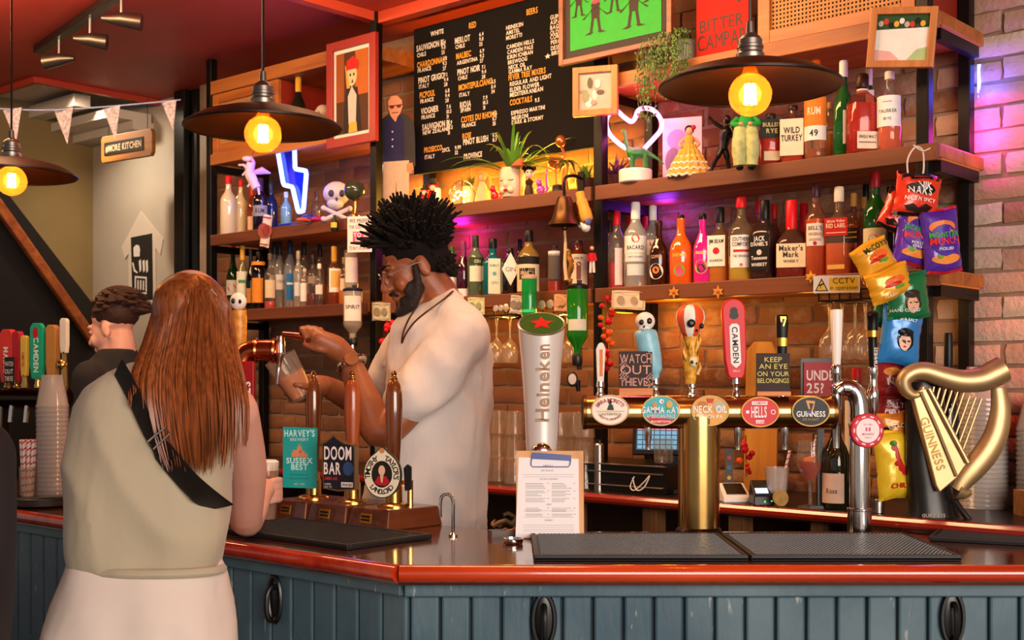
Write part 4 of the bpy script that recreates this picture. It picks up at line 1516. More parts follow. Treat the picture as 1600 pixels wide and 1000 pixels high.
# chrome swan-neck spouts by the pumps
def swan(label, px, py, h, sp, yaw):
 p = on_bar(px, py)
 t = thing('water_spout', label, 'tap', p, yaw)
 kk = p.y / F
 mb = MB()
 mb.tube(smooth_path([(0, 0, 0), (0, 0, h * .45 * kk), (0, 0, h * .8 * kk), (-sp * .15 * kk, 0, h * .95 * kk), (-sp * .5 * kk, 0, h * kk), (-sp * .85 * kk, 0, h * .95 * kk), (-sp * kk, 0, h * .8 * kk), (-sp * kk, 0, h * .45 * kk)], 5), 2.6 * kk, 10)
 mb.build('pipe', CHROME, t)
 mb = MB()
 mb.lathe([(7 * kk, 0), (7 * kk, 3 * kk), (4 * kk, 6 * kk)], 14)
 mb.build('collar', CHROME, t)
swan('thin chrome swan-neck spout right of the wooden hand pumps', 708, 838, 66, 20, 0)
# small things at the clipboard's foot
t = thing('pencil_box', 'small open box with pencils left of the clipboard', 'box', on_bar(785, 838), .3)
mb = MB()
for c, sz in (((0, -.02, .009), (.075, .003, .018)), ((0, .02, .009), (.075, .003, .018)), ((-.036, 0, .009), (.003, .04, .018)), ((.036, 0, .009), (.003, .04, .018)), ((0, 0, .0015), (.072, .04, .003))):
 mb.box(c, sz)
mb.build('tray', mat('grey_card', '#6f665f', .7), t, smooth=False)
for i in range(3):
 mb = MB()
 mb.tube([(-.02 + i * .012, -.012 + i * .01, .008), (.045 + i * .004, .0 + i * .006, .022)], .003, 6)
 mb.build('pencil', ink(['#c8762e', '#d09a48', '#8c4a2a'][i]), t, smooth=False)
t = thing('steel_pot', 'small round steel pot at the lower left corner of the clipboard', 'pot', on_bar(801, 850))
mb = MB()
mb.lathe([(.026, 0), (.028, .003), (.028, .014), (.03, .016), (.026, .016), (.024, .006), (0, .005)], 22)
mb.build('bowl', CHROME, t)
mb = MB()
mb.lathe([(.014, .005), (.014, .011), (0, .012)], 16)
mb.build('candle', ink('#d8cfc4'), t)
# ------------------------------------------------------------------ bottles on the shelves
CL = '#efe9df'
GL = {}
def tint(h, body=.25):
 key = (h, body)
 if key not in GL:
  GL[key] = glass('glass_' + h.lstrip('#') + '_%d' % (body * 100), h, body)
 return GL[key]
PROF = {  # (radius fraction, height fraction), superellipse exponent for the body
 'round': ([(.9, 0), (1, .012), (1, .55), (.97, .60), (.80, .66), (.50, .72), (.38, .76), (.34, .80), (.34, .93)], 2),
 'tall': ([(.9, 0), (1, .012), (1, .60), (.95, .65), (.72, .70), (.45, .76), (.36, .82), (.34, .93)], 2),
 'square': ([(.92, 0), (1, .012), (1, .54), (.96, .60), (.74, .65), (.42, .70), (.34, .75), (.33, .93)], 5),
 'squat': ([(.9, 0), (1, .015), (1, .40), (.95, .47), (.72, .54), (.42, .60), (.32, .66), (.30, .95)], 3),
 'wine': ([(.9, 0), (1, .012), (1, .48), (.95, .54), (.75, .62), (.46, .70), (.36, .76), (.34, .95)], 2),
 'stubby': ([(.9, 0), (1, .02), (1, .62), (.95, .70), (.60, .78), (.42, .83), (.40, .94)], 2),
 'taper': ([(.80, 0), (.86, .012), (1, .50), (.98, .58), (.75, .66), (.44, .72), (.36, .78), (.34, .93)], 2),
 'flask': ([(.9, 0), (1, .015), (1, .62), (.9, .70), (.5, .76), (.32, .80), (.30, .94)], 4),
}
def bottle(label, px, top, w, colr, cap='#222222', capf=.84, style='round', shelf=Z1, t=.10, liquid=None, labels=(), texts=(), yaw=None, group=None, capr=.40, neck=None, body=None, drop=0.0, name='bottle'):
 d = depth(px, t)
 p = W(S(px, t), t, shelf)
 k = d / F
 H = CZ + (590 - top) * k - shelf
 R = w * k / 2
 rz = face_cam(p, -.25 + .5 * random.random() if yaw is None else yaw)
 b = thing(name, label, 'bottle', p, rz, group)
 prof, sq = PROF[style]
 n = 20 if sq == 2 else 24
 mb = MB()
 sql = None if sq == 2 else [sq if f_ < .62 else (3 if f_ < .7 else 2) for r_, f_ in prof]
 mb.lathe([(R * a, H * z) for a, z in prof], n, sq=sql)
 if liquid:
  colr = '#%02x%02x%02x' % tuple(int(int(colr[q:q + 2], 16) * .5 + 248 * .5) for q in (1, 3, 5))
 mb.build('glass', tint(colr, (.06 if liquid or colr == CL else .28) if body is None else body), b, angle=60)
 if liquid:
  lc, lv = liquid
  pr = [(R * a * .94, H * z + (.004 if z < .02 else 0)) for a, z in prof if z < lv]
  if len(pr) < 3:
   pr.append((R * .94, H * lv * .7))
  pr.append((pr[-1][0], H * lv))
  mb = MB()
  sl_ = None if sq == 2 else [sq] * len(pr)
  mb.lathe(pr, n, sq=sl_)
  mb.build('liquid', tint('#%02x%02x%02x' % tuple(min(255, int(int(lc[q:q + 2], 16) * 1.4 + 10)) for q in (1, 3, 5)), .68), b, angle=60)
 mb = MB()
 cr = R * capr
 mb.lathe([(cr * .98, H * capf), (cr * 1.02, H * (capf + .01)), (cr, H * .985), (cr * .85, H), (0, H)], 16)
 mb.build('cap', ink(cap, .35), b, angle=50)
 if neck:
  mb = MB()
  mb.lathe([(R * .37, H * neck[1]), (R * .37, H * neck[2])], 16, cap=False)
  mb.build('neck_band', ink(neck[0], .4), b)
 # labels: (z0, z1, colour, half width in radii)
 rr = R * 1.012
 for (z0, z1, lc, hw) in labels:
  mb = MB()
  if sq == 2:
   ra = R * 1.012
   mb.lathe([(ra, H * z0), (ra, H * z1)], 14, a0=-hw, a1=hw, cap=False)
  else:
   mb.box((0, -R * 1.0 - .0006, H * (z0 + z1) / 2), (R * 2 * min(hw, .94), .0016, H * (z1 - z0)))
  mb.build('label', ink(lc, .6), b, angle=60)
 by = {}
 for tx in texts:
  s_, v, sz, cc = tx[:4]
  wd = tx[4] if len(tx) > 4 else 1.5
  mb = by.setdefault(cc, MB())
  if sq == 2:
   mp = cyl(R * 1.026)
  else:
   mp = flat((0, -R * 1.0 - .0022, 0), (1, 0, 0), (0, 0, 1))
  if s_ == 'O':
   mb.disc(mp, (0, H * v), sz * H, sz * H, 16)
  elif s_ == 'o':
   mb.disc((lambda f: lambda u, vv: f(u, vv) * Vector((1.004, 1.004, 1)) if True else None)(mp), (0, H * v), sz * H, sz * H, 16)
  elif s_ == '-':
   mb.rect(mp, -R * wd / 2, H * v, R * wd / 2, H * (v + sz), 4)
  else:
   mb.text(s_, sz * H, mp, (0, H * v), 'c', .9, True, maxw=R * wd)
 for cc, mb in by.items():
  mb.build('lettering' if True else '', ink(cc, .5), b, smooth=False)
 return b
AMB = '#c8641a'
WH = '#f0e9df'
CR = '#ecdcb8'
random.seed(11)
G1 = 'bottles on the lower right shelf'
# -- right bay, lower shelf, back row first
bottle('slim dark-capped clear bottle at the left end of the lower right shelf', 941, 332, 16, CL, '#1c1a18', .86, 'tall', t=.10, labels=[(.2, .5, '#b9a184', 1.0)], group=G1)
bottle('clear bottle with a thin dark neck tucked behind the red-capped clear bottle', 953, 345, 18, CL, '#33241c', .84, 'tall', t=.20, liquid=('#6d2a12', .3), group=G1)
bottle('clear bottle with red cap and silver streaked label, first red cap from the left', 964, 330, 27, CL, '#c3161f', .82, 'tall', t=.08, liquid=('#a81c1c', .34), labels=[(.05, .52, '#e6dcd6', .45)], group=G1)
bottle('red-capped bottle half hidden behind the left white-capped rum', 984, 334, 24, '#d9c6a6', '#b8121a', .82, 'tall', t=.24, liquid=('#c98b2c', .5), group=G1)
bottle('white-capped clear rum bottle with white label reading BACARDI', 993, 316, 36, '#eef0e6', '#f2eeea', .80, 'tall', t=.07, labels=[(.40, .60, WH, 1.2), (.30, .40, '#dfe0da', 1.1), (.14, .27, '#cfd4cf', .8)], texts=[('O', .565, .047, '#c9242c'), ('BACARDI', .44, .045, '#22201f', 1.6), ('CARTA BLANCA', .345, .02, '#66605c', 1.4), ('-', .395, .006, '#b59a5a', 1.5)], yaw=0, group=G1)
bottle('red-capped bottle showing only its neck between the two white-capped rums', 1008, 338, 22, '#d6b98e', '#c3161f', .82, 'tall', t=.26, liquid=(AMB, .5), group=G1)
bottle('second white-capped clear rum bottle, half hidden by the dark brown bottle', 1020, 321, 30, '#e9ece2', '#f0ece8', .82, 'tall', t=.17, labels=[(.4, .58, WH, 1.0)], texts=[('O', .54, .045, '#c9242c')], group=G1)
bottle('dark brown bottle with a round white and orange label', 1029, 345, 30, '#3a1a0e', '#3b1710', .92, 'wine', t=.05, body=.7, texts=[('O', .22, .12, '#efe6dc'), ('o', .24, .055, '#e2823c'), ('COFFEE', .42, .045, '#caa27a', 1.2)], yaw=-.3, group=G1)
bottle('opaque orange bottle with black stopper and a green parrot print', 1064, 336, 36, '#f2651a', '#1b1512', .92, 'wine', t=.06, body=.98, capr=.30, texts=[('O', .20, .085, '#7fa63a'), ('o', .18, .05, '#d94f8a'), ('DEAD MANS', .40, .04, '#f7c948', 1.3)], group=G1)
bottle('opaque hot pink bottle with black cap and a green parrot print', 1098, 334, 29, '#e8208f', '#141013', .92, 'wine', t=.07, body=.98, texts=[('O', .24, .10, '#a5b53a'), ('o', .22, .06, '#2e3a24'), ('FINGERS', .42, .04, '#f7e36a', 1.3)], yaw=-.2, group=G1)
bottle('black-capped bourbon bottle with white label and a red seal', 1125, 324, 34, '#e3b95e', '#1a1613', .80, 'square', t=.10, liquid=('#c9781e', .40), labels=[(.22, .62, '#efe8da', .85)], texts=[('JIM BEAM', .52, .05, '#26221e', 1.4), ('O', .42, .045, '#c4232c'), ('BOURBON', .28, .03, '#5a4a3e', 1.2)], yaw=-.35, group=G1)
bottle('red-capped liqueur bottle with clear neck and tall white label', 1158, 308, 40, '#e9cf86', '#c3161f', .87, 'round', t=.07, liquid=('#dfa02e', .30), labels=[(.16, .54, '#efe9e2', .95)], texts=[('SOUTHERN', .47, .045, '#3d3430', 1.5), ('COMFORT', .41, .045, '#3d3430', 1.5), ('-', .34, .03, '#c4232c', 1.3), ('THE ORIGINAL', .28, .028, '#6a5c54', 1.4), ('O', .19, .02, '#d96a3a')], yaw=0, group=G1)
bottle('amber bottle with red cap behind the square black-label whiskey', 1186, 313, 26, '#dca050', '#b8121a', .84, 'round', t=.25, liquid=(AMB, .6), group=G1)
bottle('square whiskey bottle with black label reading JACK DANIEL\'S', 1195, 313, 38, '#5a2410', '#171414', .76, 'square', t=.07, liquid=('#4a1808', .6), labels=[(.12, .56, '#141212', .9)], texts=[('JACK', .48, .06, '#e9e2da', 1.0), ('DANIEL\'S', .42, .045, '#e9e2da', 1.5), ('O', .34, .035, '#cfc8c0'), ('Tennessee', .25, .045, '#e9e2da', 1.4), ('WHISKEY', .17, .04, '#e9e2da', 1.4)], yaw=-.45, neck=('#141212', .62, .72), group=G1)
bottle('red-capped bottle behind, between the black-label whiskey and the red wax bottle', 1210, 320, 22, '#b5451c', '#b5161d', .82, 'round', t=.26, liquid=('#8c2c10', .6), group=G1)
bottle('squat bourbon with red wax neck and cream label reading Maker\'s Mark', 1237, 313, 48, '#c25a1c', '#d01721', .62, 'squat', t=.06, liquid=('#8c2a10', .36), labels=[(.13, .43, '#ecd5a6', .92)], texts=[('Maker\'s', .34, .065, '#3a2c20', 1.5), ('Mark', .26, .065, '#3a2c20', 1.0), ('WHISKY', .19, .035, '#3a2c20', 1.0)], yaw=-.05, capr=.37, group=G1)
bottle('second red wax bottle standing behind the cream-labelled bourbon', 1256, 318, 34, '#b3461a', '#b81019', .58, 'squat', t=.25, liquid=('#8c2a10', .4), capr=.38, group=G1)
bottle('pale amber whisky bottle with purple brown cap and arched cream label', 1275, 288, 34, '#e0884a', '#3a1c24', .86, 'tall', t=.06, liquid=('#d4672a', .62), labels=[(.33, .57, '#eadcc8', .9)], texts=[('BELL\'S', .50, .04, '#4a3a32', 1.3), ('ORIGINAL', .44, .03, '#8a6a54', 1.3), ('-', .38, .03, '#b9a894', 1.2), ('O', .355, .022, '#b3202a')], yaw=-.1, group=G1)
bottle('whisky bottle with a slanted red label and white cap with red top', 1311, 292, 38, '#efc183', '#ead9bf', .83, 'square', t=.07, liquid=('#d2581c', .36), labels=[(.44, .64, '#c01f22', .95), (.07, .12, '#e9b65a', .7)], texts=[('RED LABEL', .53, .045, '#f0d8b0', 1.6), ('Johnnie Walker', .59, .03, '#f0d8b0', 1.5), ('-', .47, .008, '#f0d8b0', 1.6)], yaw=-.25, group=G1)
bottle('gold-capped whisky bottle with a slanted black label', 1334, 302, 26, '#cd6c24', '#d9a648', .84, 'square', t=.14, liquid=('#9c3410', .6), labels=[(.40, .58, '#161212', .95)], texts=[('-', .52, .012, '#d9b25a', 1.5), ('-', .46, .012, '#d9b25a', 1.5)], yaw=-.35, group=G1)
bottle('gold-topped amber bottle behind, just left of the tall green whiskey', 1349, 308, 24, '#d9a052', '#c89444', .86, 'round', t=.22, liquid=('#b8581c', .6), labels=[(.3, .5, '#e6dcc4', .8)], group=G1)
bottle('black-capped bottle behind the tall green whiskey bottle', 1353, 288, 24, '#c98c40', '#141210', .84, 'tall', t=.30, liquid=(AMB, .5), group=G1)
bottle('tall green whiskey bottle with dark red cap and cream label', 1368, 268, 38, '#1f7a2c', '#8c121c', .84, 'round', t=.07, body=.35, labels=[(.16, .44, '#d9d4ac', 1.1)], texts=[('O', .33, .05, '#c4636a'), ('o', .33, .036, '#d9d4ac'), ('JAMESON', .22, .045, '#5a5236', 1.5)], neck=('#1d3a20', .70, .82), yaw=-.2, group=G1)
bottle('dark bottle with black cap behind the hanging crisp packets', 1391, 292, 28, '#40160e', '#161312', .84, 'tall', t=.14, liquid=('#3a0e0a', .6), group=G1)
# -- right bay, middle shelf
G2 = 'bottles on the middle right shelf'
bottle('rye whiskey bottle with a dark green label beside the pale trousers of the doll', 1204, 178, 40, '#c24a1a', '#2a1a12', .90, 'flask', Z2, .07, liquid=('#a82c14', .5), labels=[(.52, .86, '#1f2a1e', .9), (.10, .27, '#d6c49a', .6)], texts=[('BULLEIT', .72, .07, '#c9b477', 1.4), ('RYE', .60, .08, '#c9b477', 1.0)], yaw=.1, group=G2)
bottle('bourbon bottle with tall cream label reading WILD TURKEY', 1239, 165, 38, '#c86a26', '#2a1812', .92, 'flask', Z2, .07, liquid=('#b8481a', .3), labels=[(.13, .74, '#e6d3b4', .95)], texts=[('WILD', .50, .10, '#2b2622', 1.3), ('TURKEY', .37, .10, '#2b2622', 1.7)], yaw=-.1, group=G2)
bottle('bottle with an orange and white label and orange cap behind the lampshade', 1275, 94, 36, '#e6c79a', '#e05a22', .90, 'tall', Z2, .07, liquid=('#7a3a14', .12), labels=[(.34, .62, '#ee7d24', 1.2), (.20, .34, '#ece2d8', 1.2)], texts=[('49', .24, .06, '#2a211c', 1.0), ('RUM', .45, .07, '#f6d9b4', 1.2)], yaw=-.2, group=G2)
bottle('pale glass bottle just behind the orange-labelled bottle', 1296, 160, 22, '#dcc69a', '#b98a4a', .9, 'tall', Z2, .2, liquid=('#c28a3c', .5), group=G2)
bottle('green whisky bottle with white cap and white side label', 1318, 95, 33, '#2d8a3a', '#efece8', .83, 'wine', Z2, .08, body=.35, labels=[(.14, .48, '#e9e6de', .55)], texts=[('L', .40, .05, '#4a4a44', .5)], yaw=.5, group=G2)
bottle('second green bottle with white cap behind the brown-capped amber bottle', 1358, 104, 26, '#3c8048', '#efece8', .80, 'wine', Z2, .2, body=.35, labels=[(.6, .74, '#e9e6de', .5)], group=G2)
bottle('broad amber whisky bottle with brown cap and cream lower label', 1347, 116, 46, '#c84a22', '#3a1a10', .83, 'flask', Z2, .05, liquid=('#a81e14', .62), labels=[(.05, .26, '#ead9bc', .7)], texts=[('SINGLE MALT', .18, .035, '#5a4436', 1.2), ('-', .12, .015, '#8a6a54', 1.2)], neck=('#d9cdbc', .76, .81), capr=.44, yaw=.35, group=G2)
bottle('clear whisky bottle with a torn-edged white label at the right end of the middle shelf', 1390, 112, 38, '#e8dcc6', '#e9e2da', .90, 'round', Z2, .06, liquid=('#b0481e', .34), labels=[(.30, .68, '#f0ece6', 1.25)], texts=[('TALISKER', .47, .04, '#5c5450', 1.6), ('-', .60, .008, '#b3303a', .8), ('SKYE', .38, .03, '#5c5450', 1.0)], yaw=-.2, group=G2)
# -- centre bay, lower shelf
G3 = 'bottles on the lower centre shelf'
bottle('green bottle with a white lower label beside the barman\'s neck', 706, 385, 20, '#4f9a2c', '#2d5a1c', .9, 'round', t=.08, labels=[(.02, .48, '#e4e0da', 1.2)], group=G3)
bottle('slim purple bottle with a violet capsule', 724, 377, 23, '#4a1430', '#7a2a5c', .70, 'wine', t=.07, body=.6, labels=[(.02, .16, '#e6d9d2', 1.1)], group=G3)
bottle('clear green gin bottle with dark green cap and pale round label', 743, 368, 26, '#9ab08a', '#26331e', .80, 'tall', t=.07, labels=[(.52, .64, '#33422c', 1.1), (.25, .50, '#dcd6c0', 1.0)], texts=[('GIN', .55, .05, '#c9c39a', 1.0)], group=G3)
bottle('square teal gin bottle with a cream front label and black cap', 770, 373, 32, '#1e8f92', '#15171a', .83, 'square', t=.06, body=.4, labels=[(.03, .64, '#d7dcc0', .6)], texts=[('BOMBAY', .50, .04, '#50806e', .9), ('O', .38, .035, '#6aa09a'), ('GIN', .2, .05, '#8aa08a', .8)], yaw=.15, group=G3)
bottle('small dark-necked bottle behind the diamond label gin', 812, 374, 18, '#5a4426', '#171412', .84, 'tall', t=.22, liquid=('#3c2a12', .5), group=G3)
b_ = bottle('black apothecary gin bottle with a white diamond label', 797, 388, 27, '#1a1614', '#141212', .84, 'stubby', t=.06, body=.85, group=G3)
mb = MB()
hd_ = depth(797, .06) / F
mb.prism([(-13.5 * hd_, 40 * hd_), (0, 14 * hd_), (13.5 * hd_, 40 * hd_), (0, 66 * hd_)], flat((0, -.0355, 0), (1, 0, 0), (0, 0, 1)), (0, -1, 0), .002)
lb = mb.build('label', ink('#e6ddcf', .6), b_, smooth=False)
mb = MB()
mb.text('GIN', 7 * hd_, flat((0, -.036, 36 * hd_), (1, 0, 0), (0, 0, 1)))
mb.build('lettering', ink('#6a5c50', .6), lb, smooth=False)
bottle('clear handled rum bottle with black band and black plate reading KRAKEN', 826, 360, 36, '#d9b45c', '#1a1614', .82, 'round', t=.07, labels=[(.46, .58, '#1c1816', 1.3), (.04, .46, '#d8c6a4', 1.3), (.22, .40, '#15120f', .75)], texts=[('KRAKEN', .30, .05, '#d8c6a4', 1.1)], group=G3)
bottle('slim dark-topped bottle with a grey label and red liquor, left of the bell rope', 867, 384, 22, '#b98a5c', '#1d1715', .93, 'stubby', t=.07, liquid=('#a81a1c', .24), labels=[(.28, .82, '#5b524c', 1.0), (.78, .88, '#e0d8cc', 1.0)], group=G3)
bottle('dark spiced rum bottle with a cream label showing a red figure', 904, 376, 32, '#7a3412', '#2a120c', .86, 'stubby', t=.07, body=.5, labels=[(.12, .72, '#e3d2b4', 1.0)], texts=[('O', .52, .05, '#8a3a24'), ('-', .22, .26, '#8a4a34', .45), ('SAILOR', .62, .04, '#7a3a2c', 1.2)], group=G3)
# -- left bay, lower shelf
G4 = 'bottles on the lower left shelf'
LB = [
 ('green vermouth bottle with red cap and a round white label at the left end', 364, 383, 21, '#2c5a2a', '#c0202a', .90, 'wine', [(.26, .48, '#e0dcd6', 1.0)], [('O', .37, .06, '#b9404a')], None),
 ('pale vermouth bottle with a yellow capsule and green and white label', 379, 384, 19, '#b9b58a', '#d9a53c', .78, 'wine', [(.22, .60, '#d6d8c8', 1.1)], [('-', .42, .05, '#4a8a50', 1.2)], None),
 ('slim black bottle right of the yellow-capsuled vermouth', 392, 390, 15, '#171412', '#1a1816', .80, 'wine', [(.12, .36, '#b97a3c', 1.0)], [], None),
 ('dark cream-liqueur bottle with gold band and orange label', 404, 393, 22, '#241410', '#1a1614', .90, 'stubby', [(.12, .54, '#d98a2c', .9), (.76, .82, '#d98f3a', 1.4)], [], None),
 ('clear bottle with a gold and red label, left of the silver-labelled vodka', 422, 396, 18, '#d8cdb9', '#6a5a4c', .88, 'round', [(.20, .52, '#d9c49c', 1.0)], [], ('#b8202a', .14)),
 ('clear bottle with black cap at the back, above the gold-labelled bottle', 429, 376, 18, '#cfc6ba', '#1b1917', .80, 'round', [(.3, .5, '#e0d8cc', 1.0)], [], None),
 ('silver-labelled clear vodka bottle in the middle of the left shelf', 437, 378, 18, '#d4d2cc', '#24201e', .80, 'tall', [(.30, .52, '#dcd9d4', 1.0)], [('VODKA', .4, .04, '#6a6460', 1.3)], None),
 ('clear vodka bottle with dark blue cap and a bright blue diamond print', 453, 376, 20, '#d6dade', '#1c2a4a', .80, 'tall', [(.14, .52, '#2a78c0', .6)], [('-', .36, .03, '#e6ecf0', 1.0)], None),
 ('clear bottle with silver neck right of the blue diamond vodka', 466, 392, 16, '#dcd6cc', '#a89a88', .86, 'tall', [(.2, .44, '#c9d0d4', .9)], [], None),
 ('small white-labelled bottle in front, low beside the blue diamond vodka', 476, 420, 15, '#d0c0b0', '#c9c0b4', .88, 'stubby', [(.15, .62, '#efe8e0', 1.1)], [], None),
 ('clear bottle with black cap and gold neck ring, right of centre on the left shelf', 475, 378, 19, '#d2c6b4', '#191614', .80, 'round', [], [], ('#c9b08a', .4)),
 ('clear bottle of dark red liqueur with black cap and silver neck', 489, 398, 20, '#b8a894', '#1b1816', .82, 'round', [(.44, .58, '#8a7c70', .9)], [], ('#6a1a1a', .24)),
 ('clear bottle with white stopper and dark red base', 499, 412, 15, '#d9cfc2', '#efe9e2', .88, 'round', [(.28, .5, '#e0d9d0', .8)], [], ('#3a1220', .3)),
 ('black-capped bottle at the back, right half of the left shelf', 500, 382, 18, '#c9a878', '#151312', .80, 'round', [], [], ('#8a4a1c', .4)),
 ('amber bottle with a gold and white arched label near the right post', 522, 385, 22, '#c87a34', '#c99a3a', .72, 'round', [(.22, .62, '#efe6d6', 1.0), (.30, .58, '#e0a42c', .7)], [], ('#7a2c10', .3)),
 ('clear bottle with a cream side label, last before the post', 538, 402, 18, '#dcb98a', '#9a7a52', .86, 'round', [(.3, .55, '#d9c2a4', 1.0)], [], ('#b8742c', .4)),
]
for i, (lb_, px, tp, w, gl, cp, cf, sty, labs, txs, liq) in enumerate(LB):
 bottle(lb_, px, tp, w, gl, cp, cf, sty, Z1, .06 if tp > 383 else .16, liquid=liq, labels=labs, texts=txs, group=G4)
# -- left bay, middle shelf
G5 = 'bottles on the middle left shelf'
bottle('white bottle with red cap, leftmost on the neon shelf', 357, 275, 26, '#e6d8b8', '#d0222a', .86, 'round', Z2, .05, body=.96, group=G5)
bottle('second white bottle with red cap on the neon shelf', 376, 281, 20, '#dccba6', '#c01f28', .87, 'round', Z2, .11, body=.96, group=G5)
bottle('orange bottle with red-orange capsule on the neon shelf', 394, 284, 17, '#c8582a', '#d8431e', .70, 'wine', Z2, .08, labels=[(.06, .32, '#d9b08a', .8)], group=G5)
bottle('dark bottle with a grey label and violet capsule left of the lightning sign', 407, 278, 24, '#1a1426', '#3a1a4a', .74, 'round', Z2, .07, body=.8, labels=[(.28, .48, '#8a8a94', 1.1)], texts=[('RUM', .34, .08, '#22222a', 1.2)], group=G5)
bottle('blue glass bottle behind the dark grey-labelled bottle', 424, 286, 20, '#1f3a9a', '#23306a', .8, 'round', Z2, .18, body=.5, group=G5)
bottle('pale blue bottle standing at the foot of the lightning sign', 447, 300, 18, '#8ac4d6', '#b9d4e6', .85, 'round', Z2, .10, body=.5, group=G5)
bottle('clear bottle right of the lightning sign', 495, 300, 18, '#b8a8a0', '#4a3a50', .85, 'round', Z2, .16, liquid=('#7a2a30', .4), group=G5)
# dark wine bottle up on the cupboard shelf
bottle('dark wine bottle with a gold capsule on the top left shelf', 466, 120, 25, '#14180f', '#c9962e', .76, 'wine', Z3, .06, body=.9, labels=[(.0, .14, '#c9a14c', 1.1)], capr=.38)
# -- inverted bottles on optics beside the posts
def optic(label, px, ytop, ybot, w, colr, lab, tq, capc='#15120f', reflect=None, z_off=0):
 """upside-down bottle in an optic bracket: base at ytop, neck down to ybot"""
 d = depth(px, tq)
 k = d / F
 p = PW(px, ybot, tq)
 t = thing('optic_bottle', label, 'bottle', p, face_cam(p))
 H = (ybot - ytop) * k
 R = w * k / 2
 mb = MB()
 mb.lathe([(R * .33, 0), (R * .36, H * .12), (R * .9, H * .24), (R, H * .30), (R, H * .97), (R * .9, H), (0, H)], 22)
 mb.build('glass', tint(colr, .35), t)
 mb = MB()
 mb.lathe([(R * .42, -H * .14), (R * .5, -H * .10), (R * .5, 0), (R * .42, H * .03)], 14)
 mb.build('optic_cap', BLACKP, t)
 mb = MB()
 mb.lathe([(R * 1.012, H * .36), (R * 1.012, H * .36 + H * lab[1])], 14, a0=-1.0, a1=1.0, cap=False)
 mb.build('label', ink(lab[0]), t)
 mb = MB()
 mb.lathe([(R * 1.02, H * .955), (R * 1.05, H), (R * .7, H * 1.03), (0, H * 1.03)], 18)
 mb.build('base_rim', ink(capc, .3), t)
 mb = MB()
 mb.box((R * .2, R * 1.15, H * .45), (R * .5, R * .3, H * 1.3))
 mb.box((R * .1, R * .55, -H * .04), (R * .5, R * 1.3, H * .05))
 mb.build('bracket', BLACKM, t, smooth=False)
 return t, R, H
t, R, H = optic('upturned green gin bottle hanging in an optic on the centre post', 902, 447, 556, 33, '#2fae2c', ('#cfcbb8', .16), -.10)
mb = MB()
mb.lathe([(.024, 0), (.026, .002), (.026, .008), (.022, .011), (0, .011)], 20, mtx=Matrix.Translation((-.018, -.022, -.085)) @ Matrix.Rotation(PI / 2, 4, 'X') @ Matrix.Diagonal((.8, 1.1, 1, 1)))
bd = mb.build('badge', ink('#2a2724', .3), t, label='oval measure badge')
mb = MB()
mb.lathe([(.018, .0112), (.0178, .012), (0, .0125)], 18, mtx=Matrix.Translation((-.018, -.022, -.085)) @ Matrix.Rotation(PI / 2, 4, 'X') @ Matrix.Diagonal((.8, 1.1, 1, 1)))
mb.build('badge_face', ink('#d9cfca', .4), bd)
mb = MB()
mb.tube([(0, -.02, -.09), (.004, -.02, -.13)], [.012, .007], 10)
mb.build('spout', BLACKP, t)
t, R, H = optic('upturned clear spirit bottle in an optic on the left post', 551, 452, 530, 30, '#e6dccb', ('#efe9e4', .5), -.08, '#1d2438')
mb = MB()
mb.text('SPIRIT', .016, cyl(R * 1.03), (0, H * .6), 'c', 1, True)
mb.build('lettering', ink('#3a3a40'), t, smooth=False)
mb = MB()
mb.tube([(0, -.01, -.02), (0, -.01, -.075)], [.010, .008], 10)
mb.build('spout', CHROME, t)
optic('upper upturned clear bottle on the left post behind the hanging notice', 549, 392, 470, 22, '#e6dccb', ('#efe3d6', .5), .06, '#6a5a4c')
t, R, H = optic('upturned bright green bottle behind the white beer tower', 827, 432, 520, 24, '#19c25a', ('#39d97a', .05), -.06, '#caa08a')
# ------------------------------------------------------------------ things fixed to the shelf fronts
def note(label, px, py, w, h, colr, colr2, rot=0.0, t=-.012, name='banknote'):
 p = PW(px, py, t)
 k = depth(px, t) / F
 o = thing(name, label, 'paper', p, RZ * .6)
 R = Matrix.Rotation(rot, 4, 'Y')
 mp = lambda u, v, off=0: R @ Vector((u * k, -off, v * k))
 mb = MB()
 n = 5
 vs, fs = [], []
 for i in range(n + 1):
  u = -w / 2 + w * i / n
  o_ = .004 * math.sin(i * 1.7)
  for v in (-h / 2, h / 2):
   vs.append(mp(u, v + math.sin(i) * .8, o_))
   vs.append(mp(u, v + math.sin(i) * .8, o_ - .0012))
 for i in range(n):
  a = 4 * i
  fs += [(a, a + 4, a + 6, a + 2), (a + 1, a + 3, a + 7, a + 5), (a, a + 1, a + 5, a + 4), (a + 2, a + 6, a + 7, a + 3)]
 fs += [(0, 2, 3, 1), (4 * n, 4 * n + 1, 4 * n + 3, 4 * n + 2)]
 mb.add(vs, fs)
 mb.build('sheet', ink(colr, .8), o, smooth=False)
 mb = MB()
 for u0, v0, u1, v1 in ((-.46, .40, .46, .44), (-.46, -.44, .46, -.40), (-.46, -.4, -.44, .4), (.44, -.4, .46, .4)):
  mb.rect(lambda u, v: mp(u, v, .0055), u0 * w, v0 * h, u1 * w, v1 * h)
 mb.disc(lambda u, v: mp(u, v, .0055), (-.22 * w, 0), h * .22, h * .24, 16)
 mb.disc(lambda u, v: mp(u, v, .0055), (.18 * w, 0), h * .18, h * .2, 16)
 mb.build('print', ink(colr2, .8), o, smooth=False)
 return o
note('pinned banknote on the lower shelf edge under the white-capped rum', 982, 469, 56, 29, '#dcc4a0', '#a08a72', .04)
note('greenish banknote on the shelf edge right of the barman\'s neck', 744, 478, 30, 26, '#d0cc9a', '#8f9468', 0)
note('pale banknote folded over the shelf edge behind the white beer tower', 808, 476, 24, 28, '#ddd0bc', '#8a7f78', .1)
